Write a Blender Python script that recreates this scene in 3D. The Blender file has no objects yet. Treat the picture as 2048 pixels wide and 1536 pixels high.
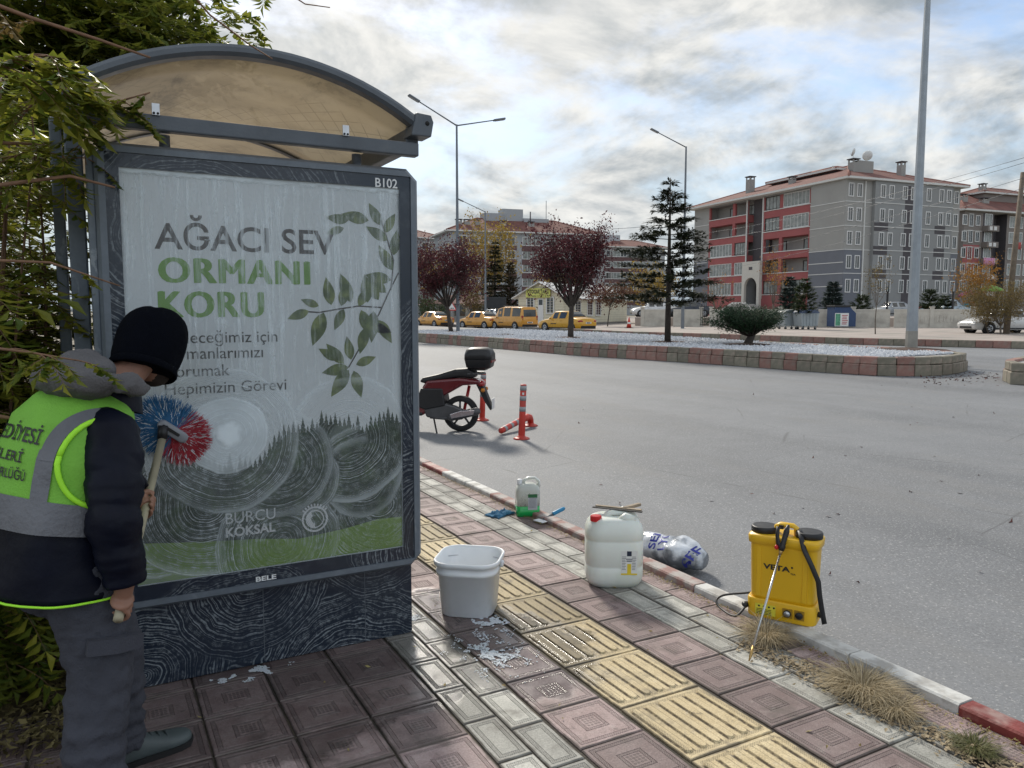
import bpy, bmesh, math, random
from mathutils import Vector, Matrix, noise
from mathutils.bvhtree import BVHTree
rad = math.radians
SC = bpy.context.scene
COL = SC.collection
RNG = random.Random(7)

# ------------------------------------------------------------------ camera
# 26 mm-equivalent phone lens; X = across the road, Y = along the road, Z = up
F, CX, CY, HY, VPX, H = 1560., 1024., 768., 622., 175., 1.55
PITCH = math.atan((CY - HY) / F)
YAW = math.atan((CX - VPX) / math.hypot(F, CY - HY))
cd = bpy.data.cameras.new('camera')
cd.sensor_width = 36.0
cd.lens = F / 2048 * 36
cd.clip_start = 0.05
cd.clip_end = 9000
cam = bpy.data.objects.new('camera', cd)
COL.objects.link(cam)
cam.location = (0, 0, H)
cam.rotation_euler = (rad(90) - PITCH, 0, -YAW)
SC.camera = cam

# ------------------------------------------------------------------ world
SUN_AZ, SUN_EL = rad(14), rad(35)          # azimuth clockwise from +Y
wd = bpy.data.worlds.new('World'); SC.world = wd; wd.use_nodes = True
nt = wd.node_tree; nt.nodes.clear()
N = nt.nodes.new; L = nt.links.new
def wmath(op, a, b=None, c=None):
    n = N('ShaderNodeMath'); n.operation = op
    for i, v in enumerate((a, b, c)):
        if v is None: continue
        if isinstance(v, (int, float)): n.inputs[i].default_value = v
        else: L(v, n.inputs[i])
    return n.outputs[0]
out = N('ShaderNodeOutputWorld'); bg = N('ShaderNodeBackground')
sky = N('ShaderNodeTexSky'); sky.sky_type = 'NISHITA'; sky.sun_disc = False
sky.sun_elevation = SUN_EL; sky.sun_rotation = SUN_AZ; sky.altitude = 1000
sky.air_density = 1.0; sky.dust_density = 1.2
tc = N('ShaderNodeTexCoord'); sep = N('ShaderNodeSeparateXYZ'); L(tc.outputs['Generated'], sep.inputs[0])
zz = wmath('MAXIMUM', sep.outputs[2], 0.0)
den = wmath('ADD', zz, 0.36)
comb = N('ShaderNodeCombineXYZ')
L(wmath('DIVIDE', sep.outputs[0], den), comb.inputs[0]); L(wmath('DIVIDE', sep.outputs[1], den), comb.inputs[1])
comb.inputs[2].default_value = 3.7
def wnoise(scale, detail, rough=.55, dist=0.0):
    n = N('ShaderNodeTexNoise'); n.inputs['Scale'].default_value = scale
    n.inputs['Detail'].default_value = detail; n.inputs['Roughness'].default_value = rough
    n.inputs['Distortion'].default_value = dist
    L(comb.outputs[0], n.inputs['Vector']); return n.outputs[0]
def wstep(v, a, b):
    n = N('ShaderNodeMapRange'); n.interpolation_type = 'SMOOTHSTEP'; L(v, n.inputs[0])
    n.inputs[1].default_value = a; n.inputs[2].default_value = b; return n.outputs[0]
n1 = wnoise(1.9, 9, .58, .25)            # where cloud lies
n2 = wnoise(2.9, 9, .58, .3)              # thick and thin cloud
off_ = N('ShaderNodeVectorMath'); off_.operation = 'ADD'; L(comb.outputs[0], off_.inputs[0]); off_.inputs[1].default_value = (math.sin(SUN_AZ)*.05, math.cos(SUN_AZ)*.05, 0)
n2b = N('ShaderNodeTexNoise'); n2b.inputs['Scale'].default_value = 2.9; n2b.inputs['Detail'].default_value = 9; n2b.inputs['Roughness'].default_value = .58; n2b.inputs['Distortion'].default_value = .3; L(off_.outputs[0], n2b.inputs['Vector'])
n3 = wnoise(9.0, 6, .6, .2)
sd = (math.sin(SUN_AZ)*math.cos(SUN_EL), math.cos(SUN_AZ)*math.cos(SUN_EL), math.sin(SUN_EL))
dot = N('ShaderNodeVectorMath'); dot.operation = 'DOT_PRODUCT'; L(tc.outputs['Generated'], dot.inputs[0]); dot.inputs[1].default_value = sd
# the cloud bank thins out away from the sun, as it already does towards the right of the view
thin = wmath('MULTIPLY', wmath('SUBTRACT', .75, dot.outputs['Value']), .045)
dens = wstep(wmath('SUBTRACT', wmath('ADD', n1, wmath('MULTIPLY', wmath('SUBTRACT', n3, .5), .12)), thin), .34, .54)
thick = wstep(wmath('ADD', n2, wmath('MULTIPLY', wmath('SUBTRACT', n3, .5), .34)), .40, .63)
# nearness to the veiled sun: thin cloud scatters forward
glow = wmath('POWER', wmath('MAXIMUM', dot.outputs['Value'], 0.0), 7.0)
def wmix(f, a, b):
    n = N('ShaderNodeMix'); n.data_type = 'RGBA'; L(f, n.inputs[0])
    for i, v in ((6, a), (7, b)):
        if isinstance(v, tuple): n.inputs[i].default_value = v + (1,)
        else: L(v, n.inputs[i])
    return n.outputs[2]
relief = wstep(wmath('SUBTRACT', n2, n2b.outputs[0]), -.12, .12)     # sides of the cloud turned to the sun are brighter
cl0 = wmix(thick, (5.9, 5.95, 5.9), (2.7, 3.15, 3.5))
cl = wmix(wmath('MULTIPLY', wmath('SUBTRACT', 1., relief), .62), cl0, (7.6, 7.5, 7.1))
cl = wmix(wmath('MULTIPLY', relief, .34), cl, (2.2, 2.55, 2.9))
cl2 = wmix(wmath('MULTIPLY', glow, .42), cl, (7.6, 7.4, 6.9))
skyb = wmix(wstep(sep.outputs[2], .0, .35), (3.3, 4.1, 4.55), sky.outputs[0])
# unseen clouds opposite the sun are brightened to throw more light on the poster
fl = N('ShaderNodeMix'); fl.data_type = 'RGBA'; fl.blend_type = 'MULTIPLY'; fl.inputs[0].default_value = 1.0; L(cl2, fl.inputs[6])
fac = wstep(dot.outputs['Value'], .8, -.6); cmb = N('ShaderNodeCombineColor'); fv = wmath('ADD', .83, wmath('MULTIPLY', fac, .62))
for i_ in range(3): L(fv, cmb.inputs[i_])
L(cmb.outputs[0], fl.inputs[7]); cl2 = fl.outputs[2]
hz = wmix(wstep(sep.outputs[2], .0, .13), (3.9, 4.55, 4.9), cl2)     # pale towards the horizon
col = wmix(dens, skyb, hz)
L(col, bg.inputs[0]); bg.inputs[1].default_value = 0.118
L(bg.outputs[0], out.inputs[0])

# ------------------------------------------------------------------ sun behind thin cloud
sl = bpy.data.lights.new('sun', 'SUN'); sl.energy = 2.5; sl.angle = rad(8); sl.color = (1.0, .93, .82)
so = bpy.data.objects.new('sun', sl); COL.objects.link(so)
so.rotation_euler = Vector(sd).to_track_quat('Z', 'Y').to_euler(); so.location = (0, 0, 40)
vs = SC.view_settings
SC.display_settings.display_device = 'sRGB'
vs.view_transform = 'Standard'; vs.look = 'None'; vs.gamma = 1.0; vs.exposure = 0.46; vs.use_curve_mapping = False

# ------------------------------------------------------------------ photo pixels -> places
CF = Vector((math.sin(YAW)*math.cos(PITCH), math.cos(YAW)*math.cos(PITCH), -math.sin(PITCH)))
CR = Vector((math.cos(YAW), -math.sin(YAW), 0)); CU = CR.cross(CF)
CO = Vector((0, 0, H))
def ray(x, y): return CF + CR*((x-CX)/F) - CU*((y-CY)/F)
def gz(X): return -0.10 + 0.006*(min(max(X, 3.0), 110.0) - 3.0)      # the road rises slightly away from us
def gp(x, y, lift=0.0):
    "point of the (slightly rising) ground, lifted, under a pixel"
    d = ray(x, y); z = lift
    p = CO
    for _ in range(12):
        t = (z - H)/d.z; p = CO + d*t; z = gz(p.x) + lift
    return p
def fp(x, y, z=0.0):
    d = ray(x, y); return CO + d*((z-H)/d.z)
def atY(x, y, Y): d = ray(x, y); return CO + d*(Y/d.y)
def atD(x, y, D): return CO + ray(x, y)*D                            # at depth D along the view axis
def onwall(x, y, P, n):
    d = ray(x, y); P = Vector(P); n = Vector(n); return CO + d*((P-CO).dot(n)/d.dot(n))

# ------------------------------------------------------------------ materials
def mat(name, col, rough=.6, metal=0., var=.12, vs=6., bump=0., bs=80., col2=None, c2s=3., c2r=(.45, .65), spec=.5, coat=0., rnd=0., alpha=1., trans=0., sss=0., sheen=0.):
    m = bpy.data.materials.new(name); m.use_nodes = True
    t = m.node_tree; b = t.nodes['Principled BSDF']; n = t.nodes.new; l = t.links.new
    b.inputs['Roughness'].default_value = rough; b.inputs['Metallic'].default_value = metal
    b.inputs['Specular IOR Level'].default_value = spec; b.inputs['Coat Weight'].default_value = coat
    b.inputs['Alpha'].default_value = alpha; b.inputs['Transmission Weight'].default_value = trans
    if sss: b.inputs['Subsurface Weight'].default_value = sss; b.inputs['Subsurface Radius'].default_value = (.02, .01, .005)
    if sheen: b.inputs['Sheen Weight'].default_value = sheen
    tcn = n('ShaderNodeTexCoord'); co = tcn.outputs['Object']
    def tex(s, det=5):
        q = n('ShaderNodeTexNoise'); q.inputs['Scale'].default_value = s; q.inputs['Detail'].default_value = det; l(co, q.inputs['Vector']); return q.outputs[0]
    cur = None
    if col2:
        r = n('ShaderNodeMapRange'); r.interpolation_type = 'SMOOTHSTEP'; l(tex(c2s, 7), r.inputs[0]); r.inputs[1].default_value = c2r[0]; r.inputs[2].default_value = c2r[1]
        x = n('ShaderNodeMix'); x.data_type = 'RGBA'; l(r.outputs[0], x.inputs[0]); x.inputs[6].default_value = (*col, 1); x.inputs[7].default_value = (*col2, 1); cur = x.outputs[2]
    else:
        x = n('ShaderNodeRGB'); x.outputs[0].default_value = (*col, 1); cur = x.outputs[0]
    hsv = n('ShaderNodeHueSaturation'); l(cur, hsv.inputs['Color'])
    r = n('ShaderNodeMapRange'); l(tex(vs), r.inputs[0]); r.inputs[1].default_value = .25; r.inputs[2].default_value = .75; r.inputs[3].default_value = 1-var; r.inputs[4].default_value = 1+var
    val = r.outputs[0]
    if rnd:
        oi = n('ShaderNodeObjectInfo'); r2 = n('ShaderNodeMapRange'); l(oi.outputs['Random'], r2.inputs[0]); r2.inputs[3].default_value = 1-rnd; r2.inputs[4].default_value = 1+rnd
        mm = n('ShaderNodeMath'); mm.operation = 'MULTIPLY'; l(val, mm.inputs[0]); l(r2.outputs[0], mm.inputs[1]); val = mm.outputs[0]
    l(val, hsv.inputs['Value']); l(hsv.outputs[0], b.inputs['Base Color'])
    r3 = n('ShaderNodeMapRange'); l(tex(vs*1.7), r3.inputs[0]); r3.inputs[3].default_value = max(0.02, rough-.12); r3.inputs[4].default_value = min(1, rough+.12); l(r3.outputs[0], b.inputs['Roughness'])
    if bump:
        bp = n('ShaderNodeBump'); bp.inputs['Strength'].default_value = bump; bp.inputs['Distance'].default_value = .01; l(tex(bs, 4), bp.inputs['Height']); l(bp.outputs[0], b.inputs['Normal'])
    return m
def leafmat(name, col, col2, trans=.35, rough=.5):
    m = bpy.data.materials.new(name); m.use_nodes = True
    t = m.node_tree; t.nodes.clear(); n = t.nodes.new; l = t.links.new
    o = n('ShaderNodeOutputMaterial'); mx = n('ShaderNodeMixShader'); p = n('ShaderNodeBsdfPrincipled'); tr = n('ShaderNodeBsdfTranslucent')
    g = n('ShaderNodeNewGeometry'); x = n('ShaderNodeMix'); x.data_type = 'RGBA'
    l(g.outputs['Random Per Island'], x.inputs[0]); x.inputs[6].default_value = (*col, 1); x.inputs[7].default_value = (*col2, 1)
    l(x.outputs[2], p.inputs['Base Color']); p.inputs['Roughness'].default_value = rough; p.inputs['Specular IOR Level'].default_value = .35
    l(x.outputs[2], tr.inputs[0]); mx.inputs[0].default_value = trans
    l(p.outputs[0], mx.inputs[1]); l(tr.outputs[0], mx.inputs[2]); l(mx.outputs[0], o.inputs[0])
    return m
class NG:
    "small node-writing helper"
    def __init__(s, m): s.t = m.node_tree; s.n = s.t.nodes.new; s.l = s.t.links.new
    def put(s, v, sock):
        if isinstance(v, (int, float)): sock.default_value = v
        elif isinstance(v, tuple): sock.default_value = v if len(v) == len(sock.default_value) else (*v, 1)
        else: s.l(v, sock)
    def m(s, op, a, b=None, c=None):
        q = s.n('ShaderNodeMath'); q.operation = op
        for i, v in enumerate((a, b, c)):
            if v is not None: s.put(v, q.inputs[i])
        return q.outputs[0]
    def step(s, v, a, b, lo=0., hi=1.):
        q = s.n('ShaderNodeMapRange'); q.interpolation_type = 'SMOOTHSTEP'; s.put(v, q.inputs[0])
        for i, k in zip((1, 2, 3, 4), (a, b, lo, hi)): s.put(k, q.inputs[i])
        return q.outputs[0]
    def noise(s, vec=None, scale=5., det=4., rough=.5, dist=0., w=None):
        q = s.n('ShaderNodeTexNoise')
        if w is not None: q.noise_dimensions = '1D'; s.put(w, q.inputs['W'])
        else: s.put(vec, q.inputs['Vector'])
        for k, v in (('Scale', scale), ('Detail', det), ('Roughness', rough), ('Distortion', dist)): q.inputs[k].default_value = v
        return q.outputs[0]
    def mix(s, f, a, b):
        q = s.n('ShaderNodeMix'); q.data_type = 'RGBA'; s.put(f, q.inputs[0]); s.put(a, q.inputs[6]); s.put(b, q.inputs[7]); return q.outputs[2]
    def vmul(s, v, k):
        q = s.n('ShaderNodeVectorMath'); q.operation = 'MULTIPLY'; s.put(v, q.inputs[0]); q.inputs[1].default_value = k; return q.outputs[0]
    def vadd(s, v, k):
        q = s.n('ShaderNodeVectorMath'); q.operation = 'ADD'; s.put(v, q.inputs[0]); s.put(k, q.inputs[1]); return q.outputs[0]
    def dist(s, v, c):
        q = s.n('ShaderNodeVectorMath'); q.operation = 'DISTANCE'; s.put(v, q.inputs[0]); q.inputs[1].default_value = c; return q.outputs['Value']
    def obj(s): return s.n('ShaderNodeTexCoord').outputs['Object']
    def pos(s): return s.n('ShaderNodeNewGeometry').outputs['Position']
    def xyz(s, v):
        q = s.n('ShaderNodeSeparateXYZ'); s.put(v, q.inputs[0]); return q.outputs
    def bump(s, h, st=.5, d=.01):
        q = s.n('ShaderNodeBump'); q.inputs['Strength'].default_value = st; q.inputs['Distance'].default_value = d; s.put(h, q.inputs['Height']); return q.outputs[0]
def newmat(name):
    m = bpy.data.materials.new(name); m.use_nodes = True; return m, m.node_tree.nodes['Principled BSDF'], NG(m)

# ------------------------------------------------------------------ mesh building
class MB:
    def __init__(s): s.v = []; s.f = []; s.mi = []; s.sm = []
    def add(s, vs_, fs, mi=0, sm=False, M=None):
        k = len(s.v)
        s.v += [tuple(M @ Vector(p)) if M else tuple(p) for p in vs_]
        for f in fs: s.f.append([i+k for i in f]); s.mi.append(mi); s.sm.append(sm)
        return s
    def box(s, c, d, M=None, mi=0):
        x, y, z = [k/2 for k in d]
        vs_ = [(c[0]+a*x, c[1]+b*y, c[2]+e*z) for a, b, e in ((-1,-1,-1),(1,-1,-1),(1,1,-1),(-1,1,-1),(-1,-1,1),(1,-1,1),(1,1,1),(-1,1,1))]
        return s.add(vs_, [(0,3,2,1),(4,5,6,7),(0,1,5,4),(1,2,6,5),(2,3,7,6),(3,0,4,7)], mi, False, M)
    def bx(s, x0, x1, y0, y1, z0, z1, mi=0, M=None):
        return s.box(((x0+x1)/2, (y0+y1)/2, (z0+z1)/2), (x1-x0, y1-y0, z1-z0), M, mi)
    def rings(s, rs, cap=(True, True), mi=0, sm=True, M=None, closed=True):
        n = len(rs[0]); vs_ = [p for r in rs for p in r]; fs = []
        for i in range(len(rs)-1):
            for j in range(n if closed else n-1):
                k = (j+1) % n; fs.append((i*n+j, i*n+k, (i+1)*n+k, (i+1)*n+j))
        if cap[0]: fs.append(tuple(range(n))[::-1])
        if cap[1]: fs.append(tuple((len(rs)-1)*n+j for j in range(n)))
        return s.add(vs_, fs, mi, sm, M)
    def tube(s, pts, r, n=8, cap=True, mi=0, sm=True, M=None, sq=None):
        pts = [Vector(p) for p in pts]; rs = []
        if not isinstance(r, (list, tuple)): r = [r]*len(pts)
        up = None
        for i, p in enumerate(pts):
            t = (pts[min(i+1, len(pts)-1)] - pts[max(i-1, 0)]).normalized()
            if up is None:
                up = Vector((0, 0, 1)) if abs(t.z) < .9 else Vector((1, 0, 0))
            a = t.cross(up)
            if a.length < 1e-6: a = t.orthogonal()
            a.normalize(); b = a.cross(t).normalized(); up = b
            q = sq or (1, 1)
            rs.append([p + a*(math.cos(2*math.pi*k/n)*r[i]*q[0]) + b*(math.sin(2*math.pi*k/n)*r[i]*q[1]) for k in range(n)])
        return s.rings(rs, (cap, cap), mi, sm, M)
    def lathe(s, prof, n=24, c=(0, 0, 0), M=None, mi=0, sm=True, cap=(True, True)):
        rs = [[(c[0]+r*math.cos(2*math.pi*k/n), c[1]+r*math.sin(2*math.pi*k/n), c[2]+z) for k in range(n)] for r, z in prof]
        return s.rings(rs, cap, mi, sm, M)
    def prism(s, poly, d0, d1, M=None, mi=0, sm=False):
        "polygon in local xz, extruded along y from d0 to d1"
        return s.rings([[(x, d0, z) for x, z in poly], [(x, d1, z) for x, z in poly]], (True, True), mi, sm, M)
    def flat(s, poly, y=0., M=None, mi=0):
        return s.add([(x, y, z) for x, z in poly], [tuple(range(len(poly)))], mi, False, M)
    def ell(s, c, r, n=16, m=10, M=None, mi=0, p=1.):
        def sg(v): return math.copysign(abs(v)**p, v)
        rs = []
        for i in range(1, m):
            a = math.pi*i/m - math.pi/2
            rs.append([(c[0]+r[0]*sg(math.cos(a))*sg(math.cos(2*math.pi*k/n)), c[1]+r[1]*sg(math.cos(a))*sg(math.sin(2*math.pi*k/n)), c[2]+r[2]*sg(math.sin(a))) for k in range(n)])
        return s.rings(rs, (True, True), mi, True, M)
    def quadleaf(s, p, d, u, L_, w, mi=0, bend=.15):
        "a pointed leaf of four triangles at p along d, width along u"
        p = Vector(p); d = Vector(d); u = Vector(u); nn = d.cross(u)
        k = len(s.v)
        s.v += [tuple(p), tuple(p+d*L_*.5+u*w*.5+nn*(L_*bend*.3)), tuple(p+d*L_-nn*L_*bend), tuple(p+d*L_*.5-u*w*.5+nn*(L_*bend*.3)), tuple(p+d*L_*.52-nn*L_*bend*.1)]
        for f in ((0, 1, 4), (1, 2, 4), (2, 3, 4), (3, 0, 4)): s.f.append([i+k for i in f]); s.mi.append(mi); s.sm.append(False)
    def mesh(s, name, mats):
        me = bpy.data.meshes.new(name); me.from_pydata(s.v, [], s.f)
        for m in (mats if isinstance(mats, (list, tuple)) else [mats]): me.materials.append(m)
        me.polygons.foreach_set('material_index', s.mi); me.polygons.foreach_set('use_smooth', s.sm); me.update()
        return me
    def build(s, name, mats, parent=None, loc=None, rot=None, bev=0., seg=2, sub=0, solid=0., fix=False):
        me = s.mesh(name, mats)
        if fix:
            bm = bmesh.new(); bm.from_mesh(me); bmesh.ops.recalc_face_normals(bm, faces=bm.faces); bm.to_mesh(me); bm.free()
        o = bpy.data.objects.new(name, me); COL.objects.link(o)
        if parent: o.parent = parent
        if loc: o.location = loc
        if rot: o.rotation_euler = rot
        if solid: q = o.modifiers.new('s', 'SOLIDIFY'); q.thickness = solid; q.offset = 0
        if bev: q = o.modifiers.new('b', 'BEVEL'); q.width = bev; q.segments = seg; q.limit_method = 'ANGLE'; q.angle_limit = rad(35); q.harden_normals = False
        if sub: q = o.modifiers.new('u', 'SUBSURF'); q.levels = sub; q.render_levels = sub
        return o
def rrect(w, h, r, n=4):
    pts = []
    for cx, cy, a0 in ((w/2-r, h/2-r, 0), (-w/2+r, h/2-r, 90), (-w/2+r, -h/2+r, 180), (w/2-r, -h/2+r, 270)):
        for k in range(n+1):
            a = rad(a0+90*k/n); pts.append((cx+r*math.cos(a), cy+r*math.sin(a)))
    return pts
def tag(o, label, cat, group=None):
    o['label'] = label; o['category'] = cat
    if group: o['group'] = group
    return o
def struct(o): o['kind'] = 'structure'; return o
def stuff(o, label=None, cat=None):
    o['kind'] = 'stuff'
    if label: o['label'] = label; o['category'] = cat
    return o
def thing(name, label, cat, loc=(0, 0, 0), rz=0., group=None):
    o = bpy.data.objects.new(name, None); COL.objects.link(o); o.empty_display_size = .2
    o.location = loc; o.rotation_euler = (0, 0, rz)
    return tag(o, label, cat, group)
def inst(src, parent=None, loc=(0, 0, 0), rz=0., name=None):
    o = bpy.data.objects.new(name or src.name.split('.')[0], src.data); COL.objects.link(o); o.parent = parent; o.location = loc; o.rotation_euler = (0, 0, rz)
    for md in src.modifiers:
        q = o.modifiers.new(md.name, md.type)
        for k in ('width', 'segments', 'limit_method', 'angle_limit', 'levels', 'render_levels', 'thickness', 'offset'):
            if hasattr(md, k): setattr(q, k, getattr(md, k))
    return o
KIDS = {}
def copy_tree(o, parent=None, kids=None):
    if kids is None:
        kids = {}
        for x in list(COL.objects):
            if x.parent: kids.setdefault(x.parent, []).append(x)
    c = o.copy(); COL.objects.link(c); c.parent = parent
    for ch in kids.get(o, []): copy_tree(ch, c, kids)
    return c
def text_tris(s, bold=0., spacing=1.):
    cu = bpy.data.curves.new('t', 'FONT'); cu.body = s; cu.offset = bold; cu.space_character = spacing; cu.resolution_u = 4
    o = bpy.data.objects.new('t', cu); COL.objects.link(o)
    dg = bpy.context.evaluated_depsgraph_get(); me = o.evaluated_get(dg).to_mesh()
    v = [(p.co.x, p.co.y) for p in me.vertices]; f = [tuple(p.vertices) for p in me.polygons]
    o.evaluated_get(dg).to_mesh_clear(); bpy.data.objects.remove(o); bpy.data.curves.remove(cu)
    return v, f
def put_text(mb, s, x0, x1, z0, cap, y=0., bold=0., spacing=1., mi=0, M=None):
    "letters fitted between x0 and x1, baseline z0, capital height cap (local xz plane)"
    v, f = text_tris(s, bold, spacing)
    a = min(p[0] for p in v); b = max(p[0] for p in v); k = (x1-x0)/(b-a); h = cap/.73
    mb.add([(x0+(p[0]-a)*k, y, z0+p[1]*h) for p in v], f, mi, False, M)
def rot_z(a): return Matrix.Rotation(a, 4, 'Z')
def TR(x, y, z): return Matrix.Translation((x, y, z))
def rv(a, b): return RNG.uniform(a, b)
def _at(s, root):
    l = root.location; s.v = [(a-l[0], b-l[1], c-l[2]) for a, b, c in s.v]; return s
MB.at = _at
# ================================================================== the ground, the road, the pavement
m_road, B, g = newmat('asphalt')
P = g.pos(); q = g.xyz(P)
agg = g.noise(P, 70, 3, .7); agg2 = g.noise(P, 260, 2, .6)
vor = g.n('ShaderNodeTexVoronoi'); vor.inputs['Scale'].default_value = 75; g.l(P, vor.inputs['Vector'])
big = g.noise(P, .35, 5, .6); mid = g.noise(P, 2.2, 5, .6)
trk = g.noise(g.vmul(P, (.42, .02, 1)), 1.0, 3, .5)
patch = g.step(g.noise(g.vmul(P, (.5, .13, 1)), .5, 3, .5, .5), .52, .6)
v = g.m('ADD', g.m('MULTIPLY', agg, .62), g.m('MULTIPLY', agg2, .30))
v = g.m('ADD', v, g.m('MULTIPLY', vor.outputs['Color'] if False else g.m('MULTIPLY', vor.outputs['Distance'], 40.), .003))
v = g.m('ADD', v, g.m('MULTIPLY', big, .22)); v = g.m('ADD', v, g.m('MULTIPLY', mid, .18)); v = g.m('ADD', v, g.m('MULTIPLY', trk, .55))
v = g.m('SUBTRACT', v, g.m('MULTIPLY', patch, .045))
c = g.mix(g.step(v, .55, 1.26), (.052, .056, .063), (.222, .231, .245))
chip = g.step(g.noise(P, 62, 2, .6), .60, .66)
c = g.mix(g.m('MULTIPLY', chip, .55), c, (.46, .46, .45))
crk = g.n('ShaderNodeTexVoronoi'); crk.feature = 'DISTANCE_TO_EDGE'; crk.inputs['Scale'].default_value = .42
g.l(g.vadd(P, g.vmul(g.n('ShaderNodeTexNoise').outputs[1], (1.2, 1.2, 0))), crk.inputs['Vector'])
crm = g.m('MULTIPLY', g.step(crk.outputs['Distance'], .0, .006, 1., 0.), g.step(mid, .45, .6))
c = g.mix(g.m('MULTIPLY', crm, .5), c, (.04, .04, .042))
dustm = g.step(g.noise(g.vmul(P, (1.6, .4, 1)), .9, 4, .6), .5, .72)
c = g.mix(g.m('MULTIPLY', dustm, .25), c, (.19, .18, .165))
g.l(c, B.inputs['Base Color']); g.put(g.step(v, .3, 1., .5, .72), B.inputs['Roughness'])
g.l(g.bump(g.m('ADD', agg, g.m('MULTIPLY', agg2, .5)), .55, .006), B.inputs['Normal'])

m_ground = mat('dry_earth', (.21, .18, .14), .9, var=.3, vs=.7, bump=.5, bs=14, col2=(.15, .145, .09), c2s=.35)
mb = MB(); mb.add([(-2500, -2500, -.22), (3.0, -2500, -.22), (110, -2500, .46), (4500, -2500, .46), (4500, 4500, .46), (110, 4500, .46), (3.0, 4500, -.22), (-2500, 4500, -.22)],
                  [(0, 1, 6, 7), (1, 2, 5, 6), (2, 3, 4, 5)])
struct(mb.build('ground', m_ground))
mb = MB(); mb.add([(2.9, -60, gz(2.9)), (48, -60, gz(48)), (48, 260, gz(48)), (2.9, 260, gz(2.9))], [(0, 1, 2, 3)])
struct(mb.build('road', m_road))

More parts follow.
